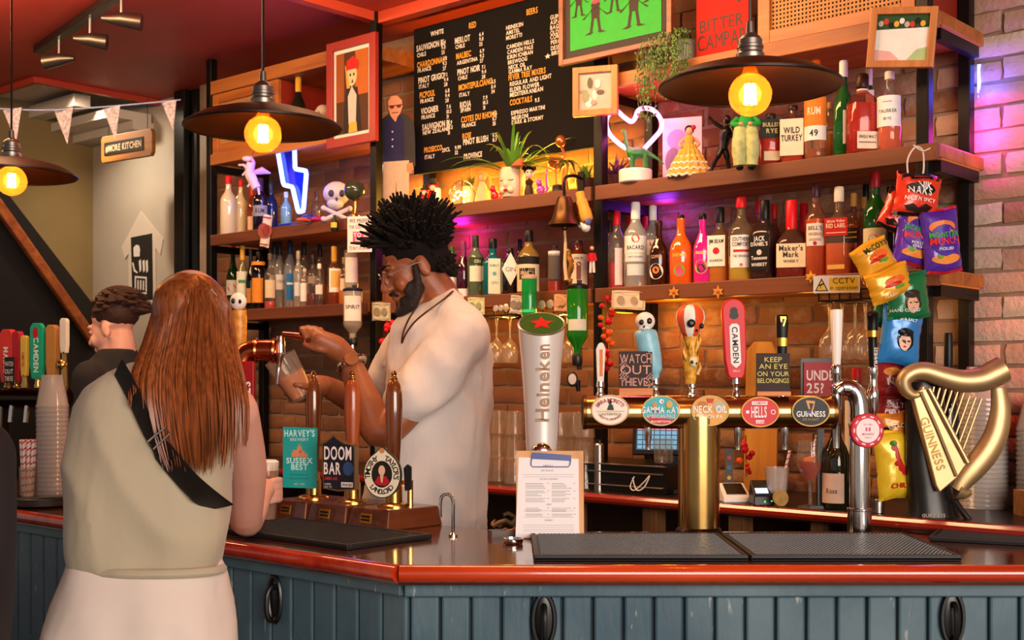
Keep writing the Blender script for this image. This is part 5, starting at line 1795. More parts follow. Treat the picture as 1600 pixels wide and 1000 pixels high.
note('peach coloured paper note on the shelf edge beside the green upturned bottle', 876, 473, 22, 26, '#e6b88c', '#cf9c74', 0)
note('pale banknote by the barman\'s mouth on the shelf edge', 596, 487, 34, 28, '#c9c2a6', '#8c8468', 0)
for i, (px, w_) in enumerate(((775, 5), (783, 5), (791, 6), (847, 7), (860, 7))):
 t_ = -.006
 k = depth(px, t_) / F
 o = thing('coin', 'round coin stuck to the brown shelf edge, %s' % ['leftmost of the first three', 'middle of the first three', 'right of the first three', 'left of the pair', 'right of the pair'][i], 'coin', PW(px, 482 - (px - 775) * .08, t_), RZ, 'coins on the shelf edge')
 mb = MB()
 mb.lathe([(w_ * k, 0), (w_ * k, .003), (w_ * k * .9, .004), (0, .0045)], 18, mtx=Matrix.Rotation(PI / 2, 4, 'X'))
 mb.build('disc', mat('coin_nickel', '#d8c8b4', .3, .5), o)
for px, py, lb_ in ((1053, 457, 'orange paper star on the shelf edge under the orange bottle'), (1122, 456, 'orange paper star on the shelf edge under the bourbon with the red seal'), (1267, 433, 'yellow flower ornament on the shelf edge by the yellow camera notice')):
 k = depth(px, -.01) / F
 o = thing('star_ornament', lb_, 'ornament', PW(px, py, -.008), RZ * .5)
 mb = MB()
 out = []
 for i in range(12):
  r = (10 if i % 2 == 0 else 5) * k * (1.1 if i % 3 == 0 else .95)
  a = PI / 2 + i * PI / 6
  out.append((r * math.cos(a), r * math.sin(a)))
 mb.prism(out, flat((0, -.004, 0), (1, 0, 0), (0, 0, 1)), (0, -1, 0), .005)
 mb.build('leaf', ink('#dc8a30' if px < 1200 else '#eab03a'), o, smooth=False, bevel=.001)
 mb = MB()
 mb.ell((0, -.005, 0), (3 * k, 2 * k, 3 * k), 10, 6)
 mb.build('centre', ink('#b8602a' if px < 1200 else '#d98a2a'), o)
# CCTV notice
px = 1307
k = depth(px, -.03) / F
o = thing('cctv_notice', 'white and yellow notice reading CCTV in operation on the lower shelf edge', 'sign', PW(px, 444, -.045), RZ * .35)
mb = MB()
mb.box((0, 0, 0), (70 * k, .004, 27 * k))
mb.build('plate', ink('#ebe6dd', .4), o, smooth=False)
mp = flat((0, -.0024, 0), (k, 0, 0), (0, 0, k))
mb = MB()
mb.rect(mp, -11, -10.5, 33, 10.5)
mb.add([mp(-31, -9.5), mp(-14, -9.5), mp(-22.5, 8)], [(0, 1, 2)])
mb.build('yellow_print', ink('#eec32a', .4), o, smooth=False)
mp = flat((0, -.0028, 0), (k, 0, 0), (0, 0, k))
mb = MB()
mb.text('CCTV', 8.5, mp, (11, 1), 'c', 1, False)
mb.text('in operation', 6.4, mp, (11, -8.5), 'c', 1, False, maxw=41)
a_ = [Vector((-32.5, -10.5)), Vector((-12.5, -10.5)), Vector((-22.5, 9.8))]
b2 = [Vector((-30, -9)), Vector((-15, -9)), Vector((-22.5, 6.4))]
for i in range(3):
 j = (i + 1) % 3
 mb.add([mp(*a_[i]), mp(*a_[j]), mp(*b2[j]), mp(*b2[i])], [(0, 1, 2, 3)])
mb.add([mp(-26, -3), mp(-19, 0), mp(-20, 2), mp(-27, -1)], [(0, 1, 2, 3)])
mb.add([mp(-25, -6.5), mp(-24, -6.5), mp(-23, -1), mp(-24, -1)], [(0, 1, 2, 3)])
mb.build('lettering', ink('#211d18', .4), o, smooth=False)
# notice hanging from the left post
px = 562
k = depth(px, -.05) / F
o = thing('hanging_notice', 'white notice with pink print hanging beside the barman\'s hair', 'sign', PW(562, 366, -.05), RZ * .3)
mb = MB()
mb.box((0, 0, 0), (40 * k, .003, 56 * k))
mb.build('card', ink('#e6dcdc', .7), o, smooth=False)
mp = flat((0, -.002, 0), (k, 0, 0), (0, 0, k))
mb = MB()
mb.text('WE PREFER', 6, mp, (0, 18), 'c', 1, True, maxw=34)
mb.text('THE CUSTOMER', 5, mp, (0, 9), 'c', 1, True, maxw=34)
mb.text('TO BUY US DRINKS', 5, mp, (0, -24), 'c', 1, True, maxw=34)
mb.build('lettering', ink('#4a4046'), o, smooth=False)
mb = MB()
mb.rect(mp, -11, -15, 17, 4)
pk = mb.build('pink_print', ink('#c8497c'), o, smooth=False)
mb = MB()
mp2 = flat((0, -.0026, 0), (k, 0, 0), (0, 0, k))
mb.text('TO BE', 6, mp2, (3, -4), 'c', 1, True)
mb.text('NICE', 6, mp2, (3, -12), 'c', 1, True)
mb.build('lettering', ink('#f0e6e6'), pk, smooth=False)
# ------------------------------------------------------------------ pendant lamps
SHADE_O = mat('shade_black_enamel', '#1c1410', .35, .4)
SHADE_I = mat('shade_inner_bronze', '#3a2412', .42, .55, var=.25, vscale=8)
BULB = glass('amber_bulb_glass', '#f2a04a', .16, .02, clear='#ffd9a0')
_b = BULB.node_tree
_t = _b.nodes.new('ShaderNodeBsdfTranslucent')
_t.inputs['Color'].default_value = (*rgb('#ff9a40'), 1)
_b.links.new(_t.outputs[0], [q for q in _b.nodes if q.bl_idname == 'ShaderNodeMixShader'][0].inputs[2])
FIL = emis('bulb_filament', '#ffb45a', 60)
def pendant(label, px, d, on=True):
 p = P(px, 0, d)
 zr = CZ + .672
 t = thing('pendant_lamp', label, 'lamp', (p.x, p.y, zr), 0, 'pendant lamps over the bar')
 R = .2065
 mb = MB()
 mb.lathe([(R, 0), (R * .8, .022), (R * .5, .040), (R * .2, .050), (.03, .053), (.03, .060), (R * .2, .057), (R * .5, .047), (R * .8, .029), (R + .003, .004), (R + .003, -.002), (R, 0)], 56, cap=False)
 mb.build('shade', SHADE_I, t)
 mb = MB()
 mb.tube([(R * 1.01 * math.cos(a), R * 1.01 * math.sin(a), 0) for a in [2 * PI * i / 56 for i in range(56)]], .0032, 6, closed=True)
 mb.build('shade_rim', SHADE_O, t)
 mb = MB()
 mb.lathe([(.030, .055), (.033, .060), (.033, .075), (.029, .080), (.029, .086), (.031, .088), (.031, .094), (.028, .096), (.028, .108), (.022, .116), (.010, .124), (.008, .150), (.004, .152)], 24)
 mb.build('lamp_holder', mat('aged_nickel', '#8d847a', .35, .9, var=.15), t)
 mb = MB()
 mb.tube([(0, 0, .15), (0, 0, CEIL - zr)], .0035, 6)
 mb.build('cable', BLACKP, t)
 mb = MB()
 mb.lathe([(.05, CEIL - zr - .02), (.05, CEIL - zr)], 20)
 mb.build('ceiling_rose', BLACKP, t)
 bz = -.018
 mb = MB()
 mb.ell((0, 0, bz), .05, 24, 16)
 mb.lathe([(.022, bz + .04), (.015, bz + .06), (.015, .05)], 16, cap=False)
 b = mb.build('bulb', BULB, t)
 mb = MB()
 for i in range(6):
  a = 2 * PI * i / 6
  mb.tube([(.012 * math.cos(a), .012 * math.sin(a), bz - .022), (.010 * math.cos(a), .010 * math.sin(a), bz + .024)], .0035, 6)
 mb.build('filament', FIL, b, smooth=False)
 l = light('POINT', 'pendant_light', (p.x, p.y, zr + bz), 2.2, '#ffb060', .03)
 return t
pendant('black dish pendant lamp with amber globe bulb hanging over the beer towers', 1172, 2.9)
pendant('black dish pendant lamp hanging above the woman and the blue lightning sign', 411, 3.37)
pendant('black dish pendant lamp at the left picture edge before the staircase', 18, 4.17)
# ------------------------------------------------------------------ black menu board
TM = .20
s0, s1 = S(646, TM), S(938, TM)
zb, zt = CZ + .905, CZ + 1.555
MBD = thing('menu_board', 'large black drinks menu board with white and yellow lettering above the plants', 'menu board', W((s0 + s1) / 2, TM, zb), RZ)
mb = MB()
mb.box((0, .012, (zt - zb) / 2), (s1 - s0, .02, zt - zb))
mb.build('board', mat('menu_black', '#100e0d', .8, var=.15, spec=.15), MBD, smooth=False, bevel=.002)
inv = (Matrix.Translation(MBD.location) @ Matrix.Rotation(RZ, 4, 'Z')).inverted()
def menu_text(mb, px, py, st, h, maxpx=None, align='l', bold=True):
 o = inv @ PW(px, py, TM)
 k = depth(px, TM) / F
 mb.text(st, h * k, flat((o.x, -.0012, o.z), (1, 0, 0), (0, 0, 1)), (0, 0), align, .62 if h > 7 else .85, bold, maxw=(maxpx * k / .62 if maxpx else None))
wt, yt = MB(), MB()
white = [(673, 57, 'WHITE', 7), (651, 81, 'SAUVIGNON BL', 9), (652, 90, 'CHILE', 6), (653, 114, 'FRANCE', 6), (654, 131, 'PINOT GRIGIO', 9), (655, 139, 'ITALY', 6), (657, 162, 'FRANCE', 6), (658, 179, 'VIOGNIER', 9), (659, 187, 'FRANCE', 6),
         (660, 204, 'SAUVIGNON BL', 9), (661, 211, 'NEW ZEALAND', 6), (691, 238, '20CL', 6), (664, 249, 'ITALY', 6),
         (711, 69, 'MERLOT', 9), (712, 77, 'CHILE', 6), (714, 102, 'ARGENTINA', 6), (715, 118, 'PINOT NOIR', 9), (716, 126, 'CHILE', 6), (718, 152, 'ITALY', 6), (719, 169, 'RIOJA', 9), (720, 176, 'SPAIN', 6), (722, 200, 'FRANCE', 6), (724, 227, 'PINOT BLUSH', 9), (725, 249, 'PROVENCE', 8),
         (791, 47, 'HEINEKEN', 6), (791, 55, 'AMSTEL', 6), (791, 63, 'MORETTI', 6), (792, 77, 'CAMDEN HELLS', 6), (793, 85, 'CAMDEN PALE', 6), (793, 93, 'KIRIN ICHIBAN', 6), (794, 101, 'BREWDOG', 6), (795, 109, 'NECK OIL', 6), (795, 116, 'GAMMA RAY', 6),
         (797, 135, 'REGULAR AND LIGHT', 6.4), (797, 144, 'ELDER FLOWER', 6.4), (797, 152, 'MEDITERRANEAN', 6.4), (836, 160, '9.5', 6), (799, 180, 'ESPRESSO MARTINI', 6), (800, 188, 'NEGRONI', 6), (800, 195, 'DARK & STORMY', 6),
         (860, 31, 'GUINNESS', 6.4), (860, 39, 'ASPALL', 6.4), (860, 47, 'BAGNER', 6.4), (860, 55, 'OLD MOUT', 6.4), (860, 62, 'CORONA', 6.4), (861, 70, 'PERONI', 6.4), (861, 79, 'DESPERADOS', 6.4), (862, 87, 'BIRRA', 6.4)]
for px, py, st, h in white:
 menu_text(wt, px, py, st, h)
for px, y0, vals in ((690, 70, ('6.4', '9.0', '25')), (692, 95, ('6.8', '9.3', '27')), (694, 120, ('7.1', '9.4', '28')), (696, 145, ('6.8', '9.4', '28')), (698, 170, ('7.6', '10.5', '31')), (700, 195, ('7.9', '10.5', '31')),
                     (749, 57, ('6.4', '9.0', '25')), (750, 83, ('6.9', '9.2', '27')), (753, 108, ('7.1', '9.4', '28')), (768, 131, ('8.5', '11.4', '34')), (755, 156, ('7.9', '10.5', '31')), (770, 181, ('8.6', '11.7', '35')), (770, 214, ('6.2', '8.7')), (711, 234, ('9.99', '32'))):
 for i, v in enumerate(vals):
  menu_text(wt, px, y0 + 7.6 * i, v, 5.6)
for px, py, st, h in ((652, 107, 'CHARDONNAY', 9), (656, 154, 'PICPOUL', 9), (663, 239, 'PROSECCO', 8), (733, 45, 'RED', 9), (713, 93, 'MALBEC', 9), (717, 142, 'MONTEPULCIANO', 9), (721, 192, 'COTES DU RHONE', 9), (723, 217, 'ROSE', 8), (823, 24, 'BEERS', 9), (795, 126, 'FEVER TREE MIXERS', 8.6), (797, 165, 'COCKTAILS', 8.6)):
 menu_text(yt, px, py, st, h)
o = inv @ PW(856, 88, TM)
k = depth(856, TM) / F
wt.add([(o.x + (4.6 if i % 2 == 0 else 2) * k * 1.4 * math.sin(PI * i / 5), -.0012, o.z + (4.6 if i % 2 == 0 else 2) * k * math.cos(PI * i / 5)) for i in range(10)], [tuple(range(10))])
stuff(wt.build('lettering', ink('#e2d8cb', .7), MBD, smooth=False, label='white lettering'))
stuff(yt.build('lettering', ink('#e2a13c', .7), MBD, smooth=False, label='yellow lettering'))
# ------------------------------------------------------------------ framed pictures
def framed(label, corners, t, fw, frame_m, mount, picture, rz=None, th=.022, cat='picture', mw=0):
 """corners = px x0, y0, x1, y1 of the outer frame; draws on a plane parallel to the wall unless rz is given"""
 x0, y0, x1, y1 = corners
 pc = PW((x0 + x1) / 2, (y0 + y1) / 2, t)
 k = pc.y / F
 rz = RZ if rz is None else rz
 cosv = abs(math.cos(rz) + math.sin(rz) * pc.x / pc.y)
 w, h = (x1 - x0) * k / max(.3, cosv), (y1 - y0) * k
 o = thing('framed_picture', label, cat, pc, rz)
 fw = fw * k
 for nm, c, sz in (('frame_side', (-(w - fw) / 2, 0, 0), (fw, th, h)), ('frame_side', ((w - fw) / 2, 0, 0), (fw, th, h)), ('frame_side', (0, 0, (h - fw) / 2), (w - 2 * fw, th, fw)), ('frame_side', (0, 0, -(h - fw) / 2), (w - 2 * fw, th, fw))):
  mb = MB()
  mb.box(c, sz)
  mb.build(nm, frame_m, o, smooth=False, bevel=.002)
 mb = MB()
 mb.box((0, th * .25, 0), (w - 2 * fw, th * .3, h - 2 * fw))
 mb.build('mount', mount, o, smooth=False)
 iw, ih = w - 2 * fw - 2 * mw * k, h - 2 * fw - 2 * mw * k
 y = th * .1 - .0015
 def poly(pts, colr, lift=1, name='print'):
  m2 = MB()
  m2.add([(u * iw / 2, y - .0005 * lift, v * ih / 2) for u, v in pts], [tuple(range(len(pts)))])
  m2.build(name, ink(colr, .5), o, smooth=False)
 def disc(u, v, ru, rv, colr, lift=2):
  poly([(u + ru * math.cos(a), v + rv * math.sin(a)) for a in [2 * PI * i / 18 for i in range(18)]], colr, lift)
 picture(poly, disc)
 return o, w, h
def pic_portrait(poly, disc):
 poly([(-1, -1), (1, -1), (1, 1), (-1, 1)], '#4a2a16', 1)
 poly([(.2, -.1), (1, -.1), (1, 1), (.2, 1)], '#a85a22', 2)
 poly([(-1, -.2), (-.5, -.2), (-.5, 1), (-1, 1)], '#8c4a20', 2)
 poly([(-.55, -1), (.6, -1), (.5, -.5), (.35, .1), (-.35, .1), (-.5, -.4)], '#241c1c', 3)
 poly([(-.2, -.8), (.25, -.8), (.3, -.1), (0, .15), (-.25, -.1)], '#b9b2ac', 4)
 disc(0, .4, .32, .26, '#d0b890', 5)
 poly([(-.3, .1), (-.1, .1), (-.28, .55), (-.42, .7)], '#d9963a', 6)
 poly([(-.35, .55), (.4, .55), (.45, .72), (.1, .88), (-.3, .78)], '#b3221e', 7)
 disc(-.08, .42, .05, .04, '#241a16', 7)
 disc(.14, .42, .05, .04, '#241a16', 7)
 poly([(-.02, .22), (.12, .22), (.05, .32)], '#3a241c', 7)
 poly([(-.2, -1), (.35, -1), (.3, -.75), (-.15, -.75)], '#c9a03c', 6)
REDF = mat('red_painted_frame', '#8f231b', .4, var=.08)
framed('red framed portrait picture with white mount on the upper left shelf', (502, 60, 598, 227), -.03, 14, REDF, mat('white_mount', '#d9cfc8', .8), pic_portrait, mw=6)
def pic_green(poly, disc):
 poly([(-1, -1), (1, -1), (1, 1), (-1, 1)], '#1f9a2c', 1)
 for u, v, s_, r_ in ((-.42, -.05, 1.0, 1), (.42, -.1, 1.05, 1), (0, .35, .8, 0), (.78, .4, .75, 0), (-.8, .45, .75, 0)):
  disc(u, v + .32 * s_, .10 * s_, .11 * s_, '#2c1f16', 3)
  poly([(u - .09 * s_, v - .1 * s_), (u + .09 * s_, v - .1 * s_), (u + .10 * s_, v + .24 * s_), (u - .10 * s_, v + .24 * s_)], '#2c1f16', 3)
  for a in (-1, 1):
   poly([(u + a * .03 * s_, v - .1 * s_), (u + a * .09 * s_, v - .1 * s_), (u + a * .13 * s_, v - .5 * s_), (u + a * .07 * s_, v - .5 * s_)], '#2c1f16', 3)
   poly([(u + a * .08 * s_, v + .22 * s_), (u + a * .10 * s_, v + .16 * s_), (u + a * .30 * s_, v - .05 * s_), (u + a * .26 * s_, v - .07 * s_)], '#2c1f16', 4)
   poly([(u + a * .04 * s_, v - .5 * s_), (u + a * .14 * s_, v - .5 * s_), (u + a * .24 * s_, v - .56 * s_), (u + a * .1 * s_, v - .57 * s_)], '#2c1f16', 4)
  disc(u, v + .42 * s_, .09 * s_, .06 * s_, '#d93a5a', 5)
framed('wood framed green picture of small dark dancing figures above the menu board', (884, -58, 1036, 86), -.04, 9, wood('picture_frame_wood', '#5c2c16', '#8a4a26', 'x', 4, .4), mat('charcoal_mount', '#332c28', .8), pic_green, mw=12)
def pic_photo(cols):
 def f(poly, disc):
  r = random.Random(len(cols) + 3)
  poly([(-1, -1), (1, -1), (1, 1), (-1, 1)], cols[0], 1)
  for i in range(9):
   disc(r.uniform(-.75, .75), r.uniform(-.75, .75), r.uniform(.12, .3), r.uniform(.1, .32), cols[1 + i % (len(cols) - 1)], 2 + i)
 return f
ORW = wood('pale_frame_wood', '#a8622c', '#c98446', 'z', 4, .45)
framed('small wood framed colour snapshot fixed to the black post beside the menu board', (897, 104, 964, 181), -.05, 10, ORW, mat('white_mount', '#d9cfc8'), pic_photo(['#b9a698', '#d9c9c0', '#8a8a6a', '#c08a80', '#5c5240', '#e0d6d0']), rz=RZ * .45)
def pic_white(poly, disc):
 poly([(-1, -1), (1, -1), (1, 1), (-1, 1)], '#e6e2da', 1)
 poly([(-1, .35), (1, .45), (1, 1), (-1, 1)], '#2f4a26', 2)
 r = random.Random(2)
 for i in range(9):
  disc(-.85 + i * .2, .62 + .1 * math.sin(i * 2), .1, .13, ['#b8a89a', '#c0392b', '#1d1a18', '#d9a53c', '#e0dcd6'][i % 5], 3 + i)
 poly([(.2, -1), (1, -1), (1, -.4), (.6, -.5)], '#a8c088', 3)
 poly([(-1, -1), (0, -1), (-.4, -.6), (-1, -.5)], '#d9a8a0', 3)
fr, w_, h_ = framed('wood framed photo of a crowd on a white field, top right', (1369, 12, 1450, 106), -.07, 11, ORW, mat('white_mount', '#d9cfc8'), pic_white, rz=RZ * .55)
fr.rotation_euler = (0, math.radians(5), RZ * .55)
# red bitter poster leaning on the top right shelf
t_ = .02
pc = PW(1128, 88, t_)
k = pc.y / F
PO = thing('bitter_poster', 'red BITTER CAMPARI advertising panel standing left of the cane cupboard', 'poster', (pc.x, pc.y, Z3), RZ)
w_, h_ = 84 * k / .85, 150 * k
mb = MB()
mb.box((0, .012, h_ / 2), (w_, .012, h_))
mb.build('panel', ink('#b51d13', .7), PO, smooth=False, bevel=.002)
mp = flat((0, .0052, 0), (1, 0, 0), (0, 0, 1))
mb = MB()
mb.text('BITTER', h_ * .13, mp, (-w_ * .03, h_ * .27), 'c', .9, False, maxw=w_ * .82)
mb.text('CAMPARI', h_ * .16, mp, (0, h_ * .08), 'c', .9, False, maxw=w_ * .94)
mb.add([mp(-w_ * .1, h_ * .75), mp(w_ * .3, h_ * .5), mp(w_ * .42, h_ * .62), mp(w_ * .4, h_ * .98), mp(-w_ * .1, h_ * .98)], [(0, 1, 2, 3, 4)])
mb.build('lettering', ink('#3a2c28', .5), PO, smooth=False)
# cane-fronted cupboards
CANE = mat('cane_webbing', '#b9824a', .7, var=.12, vscale=30)
CUPW = wood('cupboard_wood', '#9a521e', '#c0732f', 'x', 3, .45)
def cane_cupboard(label, sa, sb, z0, z1, depth_=.33, step=.0135, right_panel=True):
 w, h = sb - sa, z1 - z0
 o = thing('cane_cupboard', label, 'cupboard', W((sa + sb) / 2, .0, z0), RZ)
 mb = MB()
 mb.box((0, depth_ / 2 + .03, h / 2), (w, depth_, h))
 mb.build('carcass', mat('cupboard_red_side', '#8a2416', .45), o, smooth=False)
 fw = .045
 for nm, c, sz in (('door_stile', (-(w - fw) / 2, .018, h / 2), (fw, .022, h)), ('door_stile', ((w - fw) / 2, .018, h / 2), (fw, .022, h)), ('door_rail', (0, .018, fw / 2), (w - 2 * fw, .022, fw)), ('door_rail', (0, .018, h - fw / 2), (w - 2 * fw, .022, fw))):
  mb = MB()
  mb.box(c, sz)
  mb.build(nm, CUPW, o, smooth=False, bevel=.002)
 mb = MB()
 mb.box((0, .027, h / 2), (w - 2 * fw, .004, h - 2 * fw))
 mb.build('dark_backing', mat('cupboard_dark', '#140c08', .9), o, smooth=False)
 # woven cane: crossing strips with open holes
 mb = MB()
 iw, ih = w - 2 * fw, h - 2 * fw
 nx, nz = int(iw / step), int(ih / step)
 for i in range(nx + 1):
  mb.box((-iw / 2 + i * iw / nx, .0215, h / 2), (step * .52, .002, ih))
 for j in range(nz + 1):
  mb.box((0, .0205, fw + j * ih / nz), (iw, .002, step * .52))
 stuff(mb.build('cane_panel', CANE, o, smooth=False))
 return o
cane_cupboard('cane fronted wooden cupboard on the top right shelf', S(1182), S(1428), Z3, CEIL - .06)
cane_cupboard('cane fronted wooden cupboard on the top left shelf behind the middle lamp', S(330), S(432), Z3, Z3 + .30, .3, .011)
# ------------------------------------------------------------------ neon signs
NEON_P = emis('neon_pink_tube', '#ff6ad0', 5.5)
NEON_B = emis('neon_blue_tube', '#6a86ff', 5.5)
def px_path(pts, t, closed=True, n=5):
 return smooth_path([PW(x, y, t) for x, y in pts], n, closed)
base = PW(993, 280, .04)
k = base.y / F
HN = thing('neon_heart', 'glowing pink neon heart on a white round base on the middle right shelf', 'neon sign', (base.x, base.y, Z2), 0)
inv = Matrix.Translation(-HN.location)
hp = px_path([(992, 238), (972, 228), (953, 210), (947, 192), (952, 178), (964, 174), (975, 183), (986, 190), (992, 185), (998, 172), (1010, 169), (1023, 174), (1033, 188), (1033, 202), (1022, 216), (1009, 230), (998, 244)], .06, False)
mb = MB()
mb.tube([inv @ p for p in hp], .0085, 8)
mb.build('tube', NEON_P, HN)
mb = MB()
mb.tube([inv @ PW(985, 246, .06), inv @ PW(990, 258, .06)], .007, 8)
mb.build('stem', NEON_P, HN)
mb = MB()
mb.lathe([(24 * k, 0), (26 * k, .004), (26 * k, 19 * k), (24.5 * k, 21 * k), (0, 21 * k)], 28)
mb.build('base', WHITEP, HN)
light('POINT', 'neon_heart_glow', PW(993, 205, .0), 1.0, '#ff5ac8', .06)
# blue lightning sign on a clear blue backing
LBp = [(436, 232), (458, 229), (461, 262), (478, 267), (470, 342), (449, 296), (440, 286)]
outl = [(434, 231), (461, 228), (464, 262), (479, 266), (477, 300), (472, 338), (458, 338), (447, 296), (441, 286)]
LN = thing('neon_lightning', 'glowing blue neon lightning bolt on the middle left shelf', 'neon sign', W(S(455, .05), .05, Z2), RZ)
inv = (Matrix.Translation(LN.location) @ Matrix.Rotation(RZ, 4, 'Z')).inverted()
pts = []
raw = [(434, 232), (460, 229), (462, 266), (479, 268), (472, 332), (449, 291), (444, 288)]
raw = [(433, 231), (461, 229), (461, 263), (478, 268), (476, 300), (472, 330), (458, 291), (443, 286), (438, 258)]
raw = [(433, 230), (460, 228), (461, 264), (479, 267), (474, 330), (466, 331), (457, 292), (443, 289)]
pp = [inv @ PW(x, y, .05) for x, y in raw]
full = []
for i in range(len(pp)):
 a, b = pp[i], pp[(i + 1) % len(pp)]
 for q in (.08, .3, .5, .7, .92):
  full.append(a.lerp(b, q))
mb = MB()
mb.tube(full, .0105, 8, closed=True)
mb.build('tube', NEON_B, LN)
mb = MB()
mb.prism([(v.x, v.z) for v in pp], lambda u, v: Vector((u, .012, v)), (0, -1, 0), .005)
mb.build('backing', glass('blue_acrylic', '#1c30c8', .55, .1), LN, smooth=False)
mb = MB()
mb.box((0, .0, .008), (.10, .08, .016))
mb.build('base', mat('blue_base', '#1b2f9a', .3), LN, smooth=False, bevel=.003)
light('POINT', 'neon_lightning_glow', PW(455, 285, -.03), 1.6, '#4a60ff', .06)
# blue and magenta light strip tucked behind the near rear post
mb = MB()
mb.tube([W(S(1440) + .03, .375, CZ + .9), W(S(1440) + .03, .375, CZ + 1.02)], .006, 6)
LS = mb.build('blue_light_strip', emis('strip_blue', '#5a6cff', 6), smooth=True)
tag(LS, 'short blue light strip fixed behind the near rear shelf post', 'light strip')
light('POINT', 'strip_glow_blue', W(S(1440) + .07, .32, CZ + .93), .9, '#4a58ff', .04)
light('POINT', 'strip_glow_magenta', W(S(1440) + .06, .32, CZ + .78), 1.1, '#ff3ad0', .04)
light('POINT', 'shelf_glow_magenta', W(S(720, .3), .30, Z2 - .09), .7, '#ff2ad8', .04)
light('POINT', 'shelf_glow_violet', W(S(1040, .3), .30, Z2 - .08), .5, '#a83aff', .04)
# warm fairy light behind the centre plants and under the lower right shelf
for px in (640, 720, 790, 850, 905):
 light('POINT', 'fairy_glow', W(S(px, .27), .27, Z2 + .10), 3.6, '#ffbe3a', .04)
for px in (985, 1060):
 light('POINT', 'under_shelf_glow', W(S(px, .25), .22, Z1 - .10), 1.1, '#ffab2e', .04)
light('POINT', 'under_shelf_glow', W(S(600, .25), .2, Z1 + .06), .5, '#ffab2e', .04)
light('SPOT', 'red_stage_light', (2.6, 2.6, 2.9), 140, '#ff4a1a', .05, target=W(S(1590, .38), .38, CZ + .08), spot=14, blend=.8)
light('SPOT', 'ceiling_magenta_light', W(-4.3, -.7, CZ + .9), 12, '#ff2a6a', .05, target=W(-4.6, -1.6, CEIL), spot=110, blend=1)
# ------------------------------------------------------------------ plants
LEAF = mat('spider_leaf', '#5f9a2a', .45, var=.3, vscale=8)
LEAFD = mat('trailing_leaf', '#5c7a34', .5, var=.35, vscale=20)
def blade(mb, root, dirv, L, w, droop, n=7):
 d = Vector(dirv).normalized()
 side = d.cross(Vector((0, 0, 1)))
 side = side.normalized() if side.length > 1e-3 else Vector((1, 0, 0))
 vs, fs = [], []
 for i in range(n + 1):
  t = i / n
  p = Vector(root) + d * (L * t) + Vector((0, 0, -droop * L * t * t))
  ww = w * (1 - t) ** .6 * (.5 + .5 * min(1, t * 5))
  vs += [p - side * ww + Vector((0, 0, ww * .5)), p + Vector((0, 0, 0)), p + side * ww + Vector((0, 0, ww * .5))]
 for i in range(n):
  a = 3 * i
  fs += [(a, a + 3, a + 4, a + 1), (a + 1, a + 4, a + 5, a + 2)]
 mb.add(vs, fs)
p = W(S(800, .03), .03, Z2)
k = p.y / F
HPt = thing('head_planter', 'cream doll-head planter with a green spider plant below the menu board', 'plant', p, -.55)
mb = MB()
mb.lathe([(11 * k, 0), (15 * k, 2 * k), (19 * k, 14 * k), (20 * k, 26 * k), (20 * k, 38 * k), (18.5 * k, 47 * k), (17.5 * k, 47 * k), (18 * k, 38 * k), (0, 37 * k)], 24)
mb.ell((0, -18.5 * k, 20 * k), (3.6 * k, 4 * k, 5 * k), 10, 8)
mb.ell((-7 * k, -15 * k, 12 * k), (6 * k, 5 * k, 6 * k), 10, 8)
mb.ell((7 * k, -15 * k, 12 * k), (6 * k, 5 * k, 6 * k), 10, 8)
mb.build('pot', mat('doll_porcelain', '#e8c4a2', .35, sss=.0), HPt)
mb = MB()
mb.ell((0, -19.6 * k, 11 * k), (3.6 * k, 2.2 * k, 2.4 * k), 10, 6)
mb.build('lips', ink('#b81c2c', .3), HPt)
mb = MB()
for sx in (-1, 1):
 mb.tube([(sx * 4 * k, -19.3 * k, 27 * k), (sx * 8 * k, -18.6 * k, 25.5 * k), (sx * 12 * k, -16 * k, 27 * k)], .7 * k, 5)
mb.build('lashes', ink('#4a2c20'), HPt)
r_ = random.Random(4)
for i in range(34):
 a = r_.uniform(0, 2 * PI)
 el = r_.uniform(.3, 1.3)
 mb = MB()
 blade(mb, (math.cos(a) * 6 * k, math.sin(a) * 6 * k, 38 * k), (math.cos(a) * math.cos(el), math.sin(a) * math.cos(el) * .5 - .1, math.sin(el)), r_.uniform(90, 165) * k, 3.6 * k, r_.uniform(.35, .75))
 mb.build('leaf', LEAF, HPt)
p = W(S(735, .08), .08, Z2)
k = p.y / F
HB = thing('herb_plant', 'small bushy herb in a pale pot left of the doll-head planter', 'plant', p)
mb = MB()
mb.lathe([(11 * k, 0), (14 * k, 30 * k), (12 * k, 30 * k), (11 * k, 26 * k), (0, 26 * k)], 18)
mb.build('pot', ink('#d9c98a', .5), HB)
mb = MB()
for i in range(60):
 a, el = r_.uniform(0, 2 * PI), r_.uniform(.5, 1.4)
 blade(mb, (0, 0, 27 * k), (math.cos(a) * math.cos(el), math.sin(a) * math.cos(el), math.sin(el)), r_.uniform(18, 36) * k, 1.3 * k, .2, 4)
stuff(mb.build('foliage', mat('herb_leaf', '#7a7a3a', .6, var=.3), HB))
